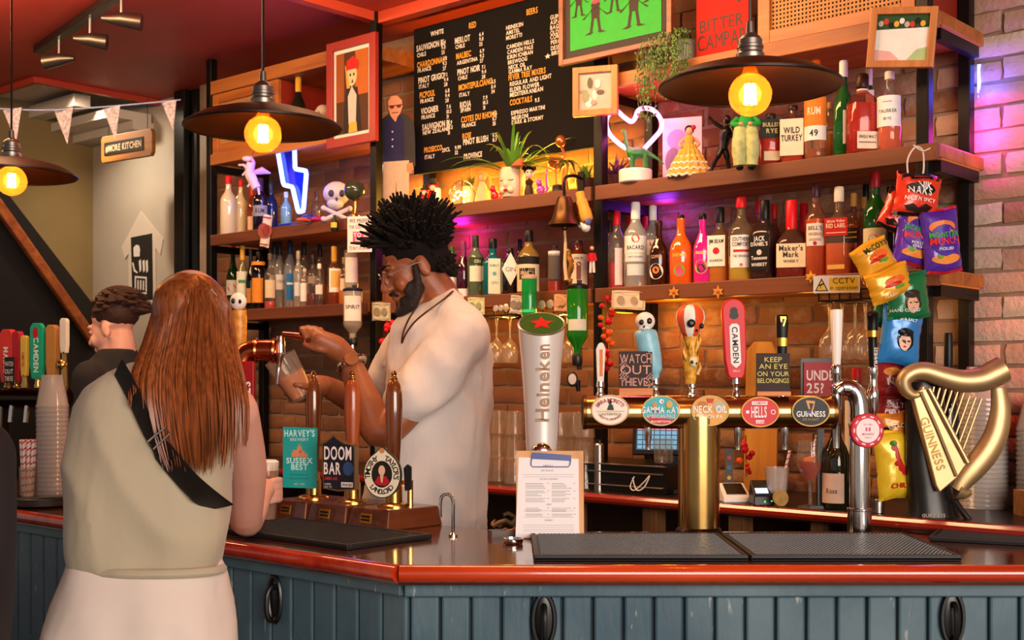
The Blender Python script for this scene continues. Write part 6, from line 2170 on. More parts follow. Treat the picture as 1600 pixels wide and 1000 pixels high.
# trailing plant on the top right shelf
p = W(S(1052, .02), .02, Z3)
k = p.y / F
TP = thing('trailing_plant', 'trailing green string plant spilling over the top right shelf', 'plant', p, RZ)
mb = MB()
mb.lathe([(20 * k, 0), (24 * k, 40 * k), (21 * k, 40 * k), (19 * k, 34 * k), (0, 34 * k)], 20, c=(0, .08, 0))
mb.build('pot', ink('#c9bfae', .6), TP)
lv, stm = MB(), MB()
r_ = random.Random(9)
LEAFV = [(-.5, 0, 0), (0, 0, .45), (.5, 0, 0), (0, 0, -.9), (0, -.25, -.1)]
for i in range(46):
 u = r_.uniform(-44, 40)
 L = r_.uniform(40, 95) if u > -20 else r_.uniform(70, 165)
 if -30 < u < -12:
  L *= .9
 pts = []
 y0 = .07 if i % 3 else .03
 x0 = u * .35 * k
 for j in range(9):
  q = j / 8
  pts.append(Vector((x0 + (u * k - x0) * min(1, q * 3) + .004 * math.sin(j + i), y0 - (y0 + .04 + .02 * (i % 4)) * min(1, q * 3.2), 42 * k + (8 * k * math.sin(min(1, q * 3.2) * PI)) - max(0, q - .22) / .78 * (L + 10) * k)))
 stm.tube(pts, .0009, 4)
 for j in range(int(L / 3.2)):
  q = r_.uniform(.1, 1) * 7.99
  b_ = pts[int(q)].lerp(pts[int(q) + 1], q % 1)
  s_ = r_.uniform(3.2, 5) * k
  M_ = Matrix.Translation(b_ + Vector((r_.uniform(-3, 3) * k, r_.uniform(-3, 2) * k, 0))) @ Matrix.Rotation(r_.uniform(-1, 1), 4, 'Z') @ Matrix.Rotation(r_.uniform(-.7, .7), 4, 'Y') @ Matrix.Rotation(r_.uniform(-.6, .6), 4, 'X') @ Matrix.Scale(s_, 4)
  lv.add(LEAFV, [(0, 4, 1), (4, 2, 1), (0, 3, 4), (4, 3, 2)], M_)
stuff(lv.build('foliage', LEAFD, TP, smooth=False))
stm.build('stems', mat('plant_stem', '#4a5a2a', .6), TP)
# ------------------------------------------------------------------ figures and ornaments
def fig(name, label, px, t, shelf, rz=None, cat='figurine'):
 p = W(S(px, t), t, shelf)
 o = thing(name, label, cat, p, face_cam(p) if rz is None else rz)
 return o, p.y / F
def add(o, name, m, f, **kw):
 mb = MB()
 f(mb)
 return mb.build(name, m, o, **kw)
# green dinosaur
o, k = fig('dinosaur_toy', 'green long-necked toy dinosaur standing on the white base of the neon heart', 1002, .025, Z2 + .052)
GRN = mat('dino_green', '#2f7a34', .45, var=.15, vscale=50)
base_z = 20 * k
add(o, 'body', GRN, lambda m: m.tube(smooth_path([(-30 * k, 0, 56 * k), (-27 * k, 0, 58 * k), (-25 * k, 0, 50 * k), (-22 * k, 0, 35 * k), (-15 * k, 0, 24 * k), (0, 0, 23 * k), (12 * k, 0, 20 * k), (24 * k, 0, 14 * k), (36 * k, 0, 4 * k)], 4), [2.5 * k] * 3 + [3 * k] * 4 + [2.6 * k] * 4 + [3.4 * k] * 3 + [6 * k, 8 * k, 9.5 * k, 10 * k, 10 * k, 9.5 * k, 9 * k, 8 * k, 6.5 * k, 5.5 * k, 4.6 * k, 4 * k, 3.4 * k, 2.8 * k, 2.2 * k, 1.8 * k, 1.4 * k, 1 * k, .5 * k], 10))
for x, y in ((-14, -4), (-12, 4), (6, -4), (8, 4)):
 add(o, 'leg', GRN, lambda m: m.tube([(x * k, y * k, 22 * k), ((x - 1) * k, y * k, 10 * k), (x * k, y * k, 0)], [4.4 * k, 3 * k, 3 * k], 8))
# card with the pink print, flamenco doll
o, k = fig('picture_card', 'tall white and pink picture card standing behind the flamenco doll', 1066, .17, Z2, RZ * .5, 'card')
add(o, 'card', mat('pink_white_card', '#e9cfd2', .5), lambda m: m.box((0, 0, 52 * k), (62 * k, .004, 104 * k)), smooth=False)
add(o, 'print', ink('#8a7a90'), lambda m: m.disc(flat((-14 * k, -.003, 36 * k), (1, 0, 0), (0, 0, 1)), (0, 0), 13 * k, 22 * k), smooth=False)
add(o, 'print', ink('#c99ac8'), lambda m: m.disc(flat((-8 * k, -.0026, 70 * k), (1, 0, 0), (0, 0, 1)), (0, 0), 16 * k, 16 * k), smooth=False)
o, k = fig('flamenco_doll', 'flamenco doll in a frilled yellow and white dress on the middle shelf', 1077, .05, Z2, cat='doll')
prof = []
for i in range(5):
 z0 = i * 11
 r0 = 33 - i * 5.4
 prof += [(r0 * 1.06, z0), (r0 * .98, z0 + 4), (r0 * .88, z0 + 10)]
def ruffle(m, z0, r0, h):
 n = 60
 vs, fs = [], []
 for j in range(n):
  a = 2 * PI * j / n
  w = 1 + .05 * math.sin(a * 15)
  for r, z in ((r0 * .82, h), (r0 * .95, h * .5), (r0 * w * 1.03, 0)):
   vs.append((r * w * math.cos(a) * k, r * w * math.sin(a) * .8 * k, (z0 + z) * k))
 for j in range(n):
  j2 = (j + 1) % n
  for i in range(2):
   fs.append((j * 3 + i, j * 3 + i + 1, j2 * 3 + i + 1, j2 * 3 + i))
 m.add(vs, fs)
YD, WD = mat('doll_yellow', '#e2a136', .8, var=.2, vscale=60), mat('doll_white_lace', '#ece0d4', .8)
for i, (z0, r0, h) in enumerate(((0, 34, 14), (10, 30, 13), (20, 25, 13), (30, 19, 12), (39, 13, 12))):
 add(o, 'skirt_frill', YD, lambda m: ruffle(m, z0, r0, h))
 add(o, 'lace_trim', WD, lambda m: m.tube([((r0 * 1.04 * (1 + .05 * math.sin(2 * PI * j / 60 * 15))) * math.cos(2 * PI * j / 60) * k, (r0 * 1.04 * .8) * math.sin(2 * PI * j / 60) * k, (z0 + .5 + 1.5 * math.sin(j * 1.9)) * k) for j in range(60)], 1.9 * k, 5, closed=True))
add(o, 'bodice', YD, lambda m: m.lathe([(9 * k, 44 * k), (7 * k, 52 * k), (9 * k, 60 * k), (5 * k, 65 * k), (0, 66 * k)], 14))
SKD = mat('doll_skin', '#d9a07a', .5)
add(o, 'head', SKD, lambda m: (m.ell((0, 0, 72 * k), (6 * k, 6 * k, 7.5 * k)), m.tube([(0, 0, 62 * k), (0, 0, 70 * k)], 2.6 * k, 8)))
add(o, 'hair', ink('#1c1210', .4), lambda m: m.ell((0, 1.6 * k, 74 * k), (7.6 * k, 6.5 * k, 7.6 * k)))
add(o, 'flower', ink('#c4202c', .5), lambda m: m.ell((6.5 * k, -3 * k, 77 * k), (4 * k, 3 * k, 4 * k)))
for sx in (-1, 1):
 add(o, 'arm', SKD, lambda m: m.tube(smooth_path([(sx * 8 * k, 0, 60 * k), (sx * 15 * k, -2 * k, 52 * k), (sx * 12 * k, -8 * k, 46 * k)], 4), [2.6 * k] * 4 + [2.2 * k] * 4 + [1.8 * k], 8))
# black dancer figure
o, k = fig('dancer_figure', 'slim black dancing figure beside the flamenco doll', 1128, .06, Z2)
BF = mat('black_bronze', '#17130f', .35, .4)
add(o, 'body', BF, lambda m: (m.tube(smooth_path([(2 * k, 0, 38 * k), (4 * k, 0, 52 * k), (7 * k, 0, 66 * k), (8 * k, 0, 76 * k)], 4), [7 * k, 7 * k, 7 * k, 7 * k, 7.5 * k, 8.5 * k, 9 * k, 9.5 * k, 9.5 * k, 8 * k, 5 * k, 3 * k, 3 * k], 12), m.ell((8 * k, -1 * k, 84 * k), (5.5 * k, 6 * k, 7 * k))))
for pts in (((0, 0, 40), (-7, -2, 26), (-13, 0, 14), (-18, 0, 1)), ((4, 2, 40), (8, 1, 25), (10, 2, 12), (11, 0, 1))):
 add(o, 'leg', BF, lambda m: m.tube(smooth_path([(a * k, b * k, c_ * k) for a, b, c_ in pts], 4), [5 * k] * 5 + [3.6 * k] * 4 + [2.6 * k] * 4, 9))
for pts in (((1, 0, 72), (-10, -3, 78), (-20, -4, 88)), ((14, 0, 72), (18, -6, 60), (10, -10, 54))):
 add(o, 'arm', BF, lambda m: m.tube(smooth_path([(a * k, b * k, c_ * k) for a, b, c_ in pts], 4), [3.2 * k] * 5 + [2.4 * k] * 4, 8))
# green-topped doll sitting on the shelf edge
o, k = fig('sitting_doll', 'doll with green top and pale checked trousers sitting on the shelf edge', 1165, -.005, Z2, cat='doll')
CHK = mat('pale_green_check', '#b3b878', .85, var=.25, vscale=45)
add(o, 'body', ink('#2a9a3a', .7), lambda m: m.lathe([(13 * k, 52 * k), (14 * k, 60 * k), (12 * k, 74 * k), (6 * k, 82 * k), (0, 84 * k)], 14))
add(o, 'trousers', CHK, lambda m: (m.tube(smooth_path([(-7 * k, -4 * k, 58 * k), (-9 * k, -14 * k, 46 * k), (-10 * k, -17 * k, 24 * k), (-9 * k, -16 * k, 0)], 4), [11 * k] * 6 + [11.5 * k] * 4 + [10 * k] * 3, 12), m.tube(smooth_path([(7 * k, -4 * k, 58 * k), (9 * k, -14 * k, 46 * k), (10 * k, -17 * k, 24 * k), (9 * k, -16 * k, 0)], 4), [11 * k] * 6 + [11.5 * k] * 4 + [10 * k] * 3, 12)))
for sx in (-1, 1):
 add(o, 'shoe', ink('#16120f', .3), lambda m: m.ell((sx * 9 * k, -20 * k, -4 * k), (6 * k, 11 * k, 4.5 * k)))
 add(o, 'arm', ink('#2a9a3a', .7), lambda m: m.tube(smooth_path([(sx * 13 * k, 0, 76 * k), (sx * 20 * k, -8 * k, 66 * k), (sx * 7 * k, -15 * k, 64 * k)], 4), [4 * k] * 9, 9))
add(o, 'head', SKD, lambda m: (m.ell((0, -1 * k, 94 * k), (8 * k, 8 * k, 9.5 * k)), m.ell((0, -9 * k, 93 * k), (1.6 * k, 2 * k, 2 * k), 8, 6), m.ell((-7 * k, -18 * k, 64 * k), (4 * k, 4 * k, 3 * k), 8, 6), m.ell((7 * k, -18 * k, 64 * k), (4 * k, 4 * k, 3 * k), 8, 6)))
add(o, 'hair', ink('#6a3a1a', .6), lambda m: m.ell((0, 1.5 * k, 98 * k), (9 * k, 8.5 * k, 8 * k)))
# cardboard cut-out of a man (flat by nature)
p = W(S(612, .09), .09, Z2)
k = p.y / F
o = thing('man_cutout', 'cardboard cut-out of a bald man in dark shirt and beige trousers', 'cut-out', p, RZ * .5)
def layer(nm, pts, m, off):
 mb = MB()
 mb.prism([(x * k, y * k) for x, y in pts], lambda u, v: Vector((u, -off, v)), (0, -1, 0), .004 if off == 0 else .0012)
 return mb.build(nm, m, o, smooth=False)
oy = 318
J = lambda pts: [((x - 612), (oy - y)) for x, y in pts]
layer('card', J([(596, 318), (597, 232), (586, 232), (579, 220), (582, 200), (590, 180), (594, 165), (606, 158), (608, 150), (606, 138), (612, 130), (622, 130), (630, 138), (631, 148), (628, 157), (640, 162), (650, 175), (652, 200), (652, 240), (644, 252), (640, 250), (641, 318)]), mat('cutout_card', '#1b1a22', .7), 0)
layer('face', J([(607, 150), (606, 138), (612, 130), (622, 130), (630, 138), (631, 148), (627, 158), (622, 163), (619, 171), (613, 164), (610, 160)]), ink('#d08a6a', .7), .0016)
layer('shirt', J([(600, 172), (610, 161), (619, 172), (627, 160), (632, 170), (634, 232), (598, 232)]), ink('#232148', .7), .0016)
layer('trousers', J([(598, 232), (642, 232), (642, 318), (622, 318), (620, 262), (617, 318), (597, 318)]), ink('#b9a08a', .7), .0018)
layer('hand', J([(582, 222), (590, 224), (597, 240), (596, 252), (588, 248), (581, 232)]), ink('#d08a6a', .7), .0020)
layer('hand', J([(638, 237), (648, 236), (650, 246), (644, 253), (638, 248)]), ink('#c07a5a', .7), .0020)
layer('paper', J([(592, 234), (598, 236), (596, 254), (588, 248)]), ink('#e0dcd8', .7), .0026)
mb = MB()
for pts in ([(607, 145), (631, 144), (631, 145.4), (607, 146.4)], [(609, 145), (617, 145), (616, 149.5), (610, 149.5)], [(621, 144.5), (629, 144.5), (628, 149), (622, 149)], [(613, 156), (624, 155.5), (624, 156.6), (613, 157)]):
 mb.add([Vector((a * k, -.0034, b * k)) for a, b in J(pts)], [tuple(range(len(pts)))])
mb.build('spectacles', ink('#4a2c24', .5), o, smooth=False)
mb = MB()
for y in (186, 198, 209):
 mb.disc(lambda u, v: Vector((u * k, -.0036, v * k)), (2, oy - y), 1.4, 1.4, 10)
stuff(mb.build('buttons', ink('#c9c4d0'), o, smooth=False))
# centre-shelf knick-knacks
REDG = glass('red_glass', '#e02030', .5, .08)
o, k = fig('red_figures', 'cluster of glossy red toy figures beside the barman\'s hair', 668, .06, Z2, cat='figurine')
add(o, 'body', mat('red_gloss', '#c41c28', .25), lambda m: (m.ell((-6 * k, 0, 12 * k), (9 * k, 8 * k, 12 * k)), m.ell((8 * k, 3 * k, 16 * k), (9 * k, 8 * k, 15 * k)), m.ell((-4 * k, 0, 28 * k), (7 * k, 7 * k, 7 * k)), m.ell((9 * k, 2 * k, 36 * k), (8 * k, 8 * k, 8 * k))))
add(o, 'hat', ink('#1d1a1c'), lambda m: (m.lathe([(9 * k, 42 * k), (9 * k, 44 * k), (5 * k, 45 * k), (5 * k, 50 * k), (0, 51 * k)], 14, c=(8 * k, 0, 0)), m.lathe([(7 * k, 33 * k), (7 * k, 34.5 * k), (4 * k, 35 * k), (4 * k, 40 * k), (0, 41 * k)], 14, c=(-4 * k, 0, 0))))
add(o, 'face', ink('#f0b090'), lambda m: (m.ell((-5 * k, -6 * k, 27 * k), (4 * k, 2 * k, 4 * k)), m.ell((8 * k, -5 * k, 35 * k), (4.6 * k, 2.5 * k, 4.6 * k))))
o, k = fig('white_candle', 'white candle standing between the red figures and the herb', 684, .06, Z2, cat='candle')
add(o, 'wax', ink('#efe6e0', .5), lambda m: m.lathe([(5 * k, 0), (5 * k, 30 * k), (3.6 * k, 33 * k), (0, 32 * k)], 14))
add(o, 'wick', BLACKP, lambda m: m.tube([(0, 0, 32 * k), (.5 * k, 0, 36 * k)], .6 * k, 5))
o, k = fig('glass_terrarium', 'faceted glass terrarium full of warm fairy lights on the centre shelf', 722, .03, Z2, cat='terrarium')
add(o, 'glass_case', CLEAR, lambda m: m.lathe([(20 * k, 0), (24 * k, 16 * k), (15 * k, 32 * k), (3 * k, 38 * k), (0, 38 * k)], 6), smooth=False)
def edges(m):
 rs = [(20, 0), (24, 16), (15, 32), (3, 38)]
 for i in range(6):
  a = 2 * PI * i / 6
  q = [(r * k * math.sin(a), -r * k * math.cos(a), z * k) for r, z in rs]
  m.tube(q, .8 * k, 5)
add(o, 'frame', BRASS, edges)
def fl(m):
 r = random.Random(3)
 for i in range(22):
  m.ell((r.uniform(-13, 13) * k, r.uniform(-10, 10) * k, r.uniform(4, 22) * k), 1.9 * k, 6, 4)
stuff(add(o, 'fairy_lights', emis('fairy_bulbs', '#ffd070', 14), fl))
o, k = fig('angel_figure', 'pale blonde angel figure behind the glass terrarium', 754, .09, Z2)
add(o, 'body', ink('#e0b48a', .5), lambda m: m.lathe([(13 * k, 0), (12 * k, 12 * k), (8 * k, 28 * k), (5 * k, 36 * k), (0, 37 * k)], 16))
add(o, 'head', SKD, lambda m: m.ell((0, -1 * k, 43 * k), (6.5 * k, 6.5 * k, 7.5 * k)))
add(o, 'hair', mat('blonde_hair', '#d9913a', .5, bump=.5), lambda m: (m.ell((0, 1.5 * k, 46 * k), (9 * k, 7.5 * k, 8.5 * k)), m.tube([(-8 * k, 0, 46 * k), (-10 * k, 0, 30 * k), (-8 * k, 0, 22 * k)], [3 * k, 4 * k, 2 * k], 8), m.tube([(8 * k, 0, 46 * k), (10 * k, 0, 30 * k), (8 * k, 0, 22 * k)], [3 * k, 4 * k, 2 * k], 8)))
for lb_, px, tall, col in (('red glass cat figure with a tall tail left of the doll-head planter', 776, 36, '#d8202c'), ('pink glass cat figure with a tall tail right of the planter', 848, 40, '#d04ab0')):
 o, k = fig('glass_cat', lb_, px, .03, Z2)
 m_ = mat('glass_cat_' + col[1:], col, .15, coat=.5)
 add(o, 'body', m_, lambda m: (m.ell((-3 * k, 0, 8 * k), (7 * k, 5 * k, 8 * k)), m.ell((-6 * k, -2 * k, 18 * k), (5 * k, 5 * k, 5 * k)), m.lathe([(1.8 * k, 0), (0, 5 * k)], 6, c=(-9 * k, -2 * k, 21 * k)), m.lathe([(1.8 * k, 0), (0, 5 * k)], 6, c=(-3 * k, -2 * k, 21 * k))))
 add(o, 'tail', m_, lambda m: m.tube(smooth_path([(3 * k, 0, 5 * k), (7 * k, 0, 10 * k), (6 * k, 0, 24 * k), (7 * k, 0, tall * k)], 4), [2.6 * k] * 5 + [2 * k] * 4 + [1.5 * k] * 4, 8))
o, k = fig('dark_haired_doll', 'dark haired doll head figure right of the doll-head planter', 827, .02, Z2, cat='doll')
add(o, 'body', ink('#3a2418', .5), lambda m: m.lathe([(8 * k, 0), (8 * k, 8 * k), (5 * k, 16 * k), (7 * k, 22 * k), (3 * k, 26 * k), (0, 27 * k)], 14))
add(o, 'head', ink('#eec8b0', .4), lambda m: m.ell((0, -1 * k, 35 * k), (7 * k, 7 * k, 8.5 * k)))
add(o, 'hair', ink('#15100e', .35), lambda m: (m.ell((0, 1.5 * k, 39 * k), (9 * k, 8 * k, 8 * k)), m.ell((8 * k, 1 * k, 43 * k), 3.4 * k), m.ell((-8 * k, 1 * k, 43 * k), 3.4 * k)))
add(o, 'eyes', BLACKP, lambda m: (m.ell((-3 * k, -7.4 * k, 36 * k), 1.2 * k, 8, 6), m.ell((3 * k, -7.4 * k, 36 * k), 1.2 * k, 8, 6)))
o, k = fig('cocktail_parasol', 'small copper coloured paper parasol stuck beside the dark haired doll', 812, -.0, Z2, cat='parasol')
add(o, 'canopy', mat('parasol_paper', '#b8643a', .6, var=.2), lambda m: m.lathe([(15 * k, 46 * k), (8 * k, 54 * k), (0, 60 * k)], 12))
add(o, 'stick', ink('#8a5a34'), lambda m: m.tube([(0, 0, 0), (0, 0, 60 * k)], .8 * k, 6))
o, k = fig('copper_bird', 'copper flamingo ornament at the right end of the plants', 868, .10, Z2)
CPG = mat('copper_gloss', '#c4703a', .25, .7)
add(o, 'body', CPG, lambda m: (m.ell((2 * k, 0, 52 * k), (14 * k, 9 * k, 9 * k)), m.tube([(0, 0, 48 * k), (2 * k, 0, 0)], 1.6 * k, 6)))
add(o, 'head', CPG, lambda m: (m.ell((8 * k, -2 * k, 86 * k), (8.5 * k, 8.5 * k, 9.5 * k)), m.tube(smooth_path([(8 * k, 0, 55 * k), (13 * k, 0, 66 * k), (9 * k, 0, 80 * k)], 4), 2.4 * k, 8)))
o, k = fig('brass_palm', 'small brass palm tree ornament above the bell', 884, .02, Z2)
add(o, 'trunk', GOLD, lambda m: m.tube(smooth_path([(0, 0, 0), (-2 * k, 0, 20 * k), (2 * k, 0, 44 * k)], 4), [5 * k] * 4 + [4 * k] * 4 + [3 * k], 8))
r_ = random.Random(1)
for i in range(12):
 a = 2 * PI * i / 12
 mb = MB()
 blade(mb, (2 * k, 0, 44 * k), (math.cos(a), math.sin(a), .7), r_.uniform(26, 36) * k, 3.4 * k, 1.0, 6)
 mb.build('frond', mat('palm_frond', '#4a5a22', .5, var=.3), o)
o, k = fig('black_hat', 'small black hat ornament behind the bell bracket', 872, .05, Z2)
add(o, 'crown', ink('#1c1714', .5), lambda m: m.lathe([(17 * k, 0), (17 * k, 2 * k), (10 * k, 3 * k), (9 * k, 13 * k), (0, 15 * k)], 18))
add(o, 'band', ink('#4a3a2a', .5), lambda m: m.lathe([(10.2 * k, 3 * k), (9.9 * k, 6 * k)], 18, cap=False))
for lb_, px, h in (('small leafy plant pot half hidden by the black post, left of the neon heart', 915, 36), ('purple flowering plant in a dark pot behind the pink neon heart', 962, 86)):
 o, k = fig('potted_plant', lb_, px, .17, Z2, cat='plant')
 add(o, 'pot', ink('#3a241a', .5), lambda m: m.lathe([(13 * k, 0), (17 * k, 26 * k), (14 * k, 26 * k), (0, 22 * k)], 16))
 def fol(m):
  r = random.Random(px)
  for i in range(80):
   a, el = r.uniform(0, 2 * PI), r.uniform(.2, 1.5)
   blade(m, (r.uniform(-5, 5) * k, r.uniform(-5, 5) * k, 24 * k), (math.cos(a) * math.cos(el), math.sin(a) * math.cos(el), math.sin(el)), r.uniform(.4, 1) * min(h, 48) * k, 2.6 * k, .2, 4)
 stuff(add(o, 'foliage', mat('plum_leaf', '#6a4468', .6, var=.3) if px == 962 else LEAF, fol))
# the brass bell on its bracket, rope, fish charm
p = PW(882, 352, -.10)
k = p.y / F
o = thing('brass_bell', 'dark bronze ship bell hanging from the centre shelf with a rope', 'bell', p, RZ)
BZ = mat('bell_bronze', '#4a3216', .35, .8, var=.2)
add(o, 'bell', BZ, lambda m: m.lathe([(27 * k, 0), (25 * k, 3 * k), (20 * k, 10 * k), (15.5 * k, 24 * k), (13 * k, 38 * k), (10 * k, 44 * k), (0, 45 * k), (0, 43 * k), (9 * k, 41 * k), (12 * k, 34 * k), (14 * k, 22 * k), (19 * k, 8 * k), (26 * k, 0)], 28, cap=False))
add(o, 'bracket', BLACKM, lambda m: (m.tube(smooth_path([(0, .10, 78 * k), (0, .05, 80 * k), (0, 0, 72 * k), (0, 0, 46 * k)], 4), 2.4 * k, 8), m.box((0, .098, 74 * k), (12 * k, .006, 30 * k))))
add(o, 'clapper', BZ, lambda m: (m.tube([(0, 0, 40 * k), (0, 0, -2 * k)], 1.5 * k, 6), m.ell((0, 0, -4 * k), 5 * k)))
add(o, 'rope', mat('rope_fibre', '#cfae86', .9, bump=.6, bscale=200), lambda m: m.tube(smooth_path([(0, 0, -6 * k), (2 * k, 0, -30 * k), (1 * k, 0, -60 * k), (4 * k, 0, -86 * k)], 5), [2 * k] * 5 + [2.6 * k] * 5 + [3 * k] * 5 + [3.6 * k], 8))
o = thing('seahorse_charm', 'gold seahorse charm hanging beside the bell rope', 'charm', PW(887, 420, -.09), RZ)
add(o, 'body', GOLD, lambda m: m.tube(smooth_path([(-4 * k, 0, 26 * k), (2 * k, 0, 28 * k), (3 * k, 0, 18 * k), (8 * k, 0, 8 * k), (4 * k, 0, -8 * k), (2 * k, 0, -18 * k), (6 * k, 0, -22 * k), (8 * k, 0, -16 * k)], 4), [1.5 * k] * 3 + [4 * k] * 5 + [4.4 * k] * 8 + [3 * k] * 6 + [2 * k] * 7, 8))
add(o, 'fin', GOLD, lambda m: m.ell((10 * k, 0, 4 * k), (4 * k, 1 * k, 6 * k)))
o = thing('fish_sock_charm', 'yellow fish-shaped charm with a white head hanging right of the bell', 'charm', PW(912, 330, -.06), RZ)
add(o, 'body', ink('#d29a3a', .6), lambda m: m.tube(smooth_path([(-8 * k, 0, 30 * k), (-4 * k, 0, 16 * k), (2 * k, 0, 0), (7 * k, 0, -16 * k)], 4), [7 * k] * 4 + [9 * k] * 4 + [10 * k] * 4 + [8 * k], 10))
add(o, 'head', ink('#e3dbd8', .5), lambda m: (m.ell((4 * k, 0, -26 * k), (8 * k, 7 * k, 7 * k)), m.ell((-3 * k, -2 * k, -22 * k), (6 * k, 5 * k, 5 * k))))
add(o, 'patch', ink('#6a6a9a', .5), lambda m: m.ell((10 * k, -2 * k, -16 * k), (5 * k, 6 * k, 7 * k)))
o = thing('soldier_charm', 'tiny red toy soldier hanging on the centre post', 'toy', PW(925, 400, -.05), RZ)
add(o, 'tunic', ink('#c01c2c', .5), lambda m: (m.tube([(0, 0, 4 * k), (1 * k, 0, -8 * k)], [6 * k, 5 * k], 8), m.tube([(-5 * k, 0, 3 * k), (-8 * k, 0, -8 * k)], 2 * k, 6), m.tube([(5 * k, 0, 3 * k), (8 * k, 0, -8 * k)], 2 * k, 6)))
add(o, 'legs', ink('#d9ccc4', .5), lambda m: (m.tube([(-2 * k, 0, -8 * k), (-3 * k, 0, -26 * k)], 2.2 * k, 6), m.tube([(3 * k, 0, -8 * k), (4 * k, 0, -26 * k)], 2.2 * k, 6)))
add(o, 'head', SKD, lambda m: m.ell((0, 0, 12 * k), 3.4 * k, 10, 7))
# left bay ornaments
p = PW(395, 290, -.05)
k = p.y / F
o = thing('pegasus_ornament', 'white and lilac winged horse ornament hanging above the white bottles', 'ornament', p, 0)
PG = mat('lilac_porcelain', '#d8c0d8', .35)
add(o, 'body', PG, lambda m: (m.tube(smooth_path([(6 * k, 0, -4 * k), (0, 0, 8 * k), (-6 * k, 0, 22 * k), (-4 * k, 0, 36 * k)], 4), [7 * k] * 4 + [8 * k] * 4 + [6 * k] * 4 + [5 * k], 10), m.ell((-9 * k, 0, 42 * k), (8 * k, 4 * k, 4.6 * k))))
for a, b in (((-6, 24), (-22, 32)), ((-4, 20), (-16, 16)), ((2, 2), (-8, -2)), ((8, -4), (10, -14))):
 add(o, 'leg', PG, lambda m: m.tube([(a[0] * k, 0, a[1] * k), ((a[0] + b[0]) / 2 * k, -2 * k, ((a[1] + b[1]) / 2 + 4) * k), (b[0] * k, 0, b[1] * k)], [3 * k, 2.2 * k, 1.8 * k], 8))
add(o, 'wing', mat('lilac_wing', '#b48ac8', .4), lambda m: m.tube([(0, 0, 20 * k), (14 * k, 2 * k, 24 * k), (27 * k, 4 * k, 20 * k)], [3 * k, 6 * k, 1 * k], 8, flatk=.4))
add(o, 'mane', mat('lilac_wing', '#b48ac8'), lambda m: m.tube([(-3 * k, 0, 46 * k), (1 * k, 0, 36 * k), (0, 0, 22 * k)], [2 * k, 3.4 * k, 2 * k], 7))
add(o, 'hanger', STEEL, lambda m: m.tube([(-2 * k, 0, 44 * k), (0, .05, 62 * k)], .5 * k, 5))
o, k = fig('skull_ornament', 'pale blue skull ornament with crossed bones beside the left post', 526, .05, Z2, cat='ornament')
SKB = mat('pale_blue_skull', '#b9b8e0', .5)
add(o, 'skull', SKB, lambda m: (m.ell((0, 0, 44 * k), (21 * k, 19 * k, 19 * k)), m.ell((-2 * k, -3 * k, 28 * k), (13 * k, 13 * k, 10 * k))))
add(o, 'eye_sockets', ink('#3a3a6a'), lambda m: (m.ell((-8 * k, -16 * k, 42 * k), (5 * k, 4 * k, 5.5 * k)), m.ell((8 * k, -16 * k, 42 * k), (5 * k, 4 * k, 5.5 * k)), m.ell((0, -18 * k, 33 * k), (2 * k, 2 * k, 3 * k))))
for sx in (-1, 1):
 add(o, 'bone', SKB, lambda m: (m.tube([(-sx * 19 * k, -6 * k, 2 * k), (sx * 19 * k, -6 * k, 20 * k)], 3.4 * k, 8), m.ell((sx * 20 * k, -6 * k, 20 * k), 4.6 * k, 8, 6), m.ell((-sx * 20 * k, -6 * k, 3 * k), 4.6 * k, 8, 6)))
o, k = fig('glass_globe', 'dark olive glass globe on a slim stand beside the left post', 554, .0, Z2, cat='ornament')
add(o, 'globe', glass('olive_glass', '#5a6450', .35, .05), lambda m: m.ell((0, 0, 42 * k), 17 * k))
add(o, 'stand', BRASS, lambda m: m.lathe([(9 * k, 0), (8 * k, 3 * k), (2 * k, 6 * k), (2 * k, 24 * k), (6 * k, 27 * k)], 14))
o, k = fig('toy_crab', 'small red and blue plastic toys lying at the foot of the lightning sign', 490, -.0, Z2, cat='toy')
add(o, 'shell', ink('#9a2050', .3), lambda m: (m.ell((8 * k, 0, 5 * k), (14 * k, 8 * k, 5 * k)),))
add(o, 'claw', ink('#c9522a', .3), lambda m: m.tube([(-26 * k, 0, 4 * k), (-12 * k, 0, 5 * k), (-4 * k, 0, 3 * k)], [2 * k, 3.4 * k, 2 * k], 8))
add(o, 'tail', ink('#2a2a9a', .3), lambda m: m.ell((-8 * k, 4 * k, 7 * k), (12 * k, 7 * k, 6 * k)))
# cards and miniature on the shelf edge
note('folded photo card hanging on the shelf edge below the white bottles', 416, 361, 18, 50, '#d9cbbb', '#9a4a40', .15, name='photo_card')
o = thing('miniature_bottle', 'tiny dark green miniature bottle hanging below the skull ornament', 'bottle', PW(523, 361, -.03), RZ * .5)
k = PW(523, 361, -.03).y / F
add(o, 'glass', ink('#1d2416', .2), lambda m: m.lathe([(5.5 * k, 0), (6 * k, 1 * k), (6 * k, 16 * k), (2.6 * k, 21 * k), (2.6 * k, 25 * k), (0, 25 * k)], 14))
add(o, 'label', ink('#d9c24a'), lambda m: m.lathe([(6.15 * k, 5 * k), (6.15 * k, 13 * k)], 14, a0=-1.1, a1=1.1, cap=False))
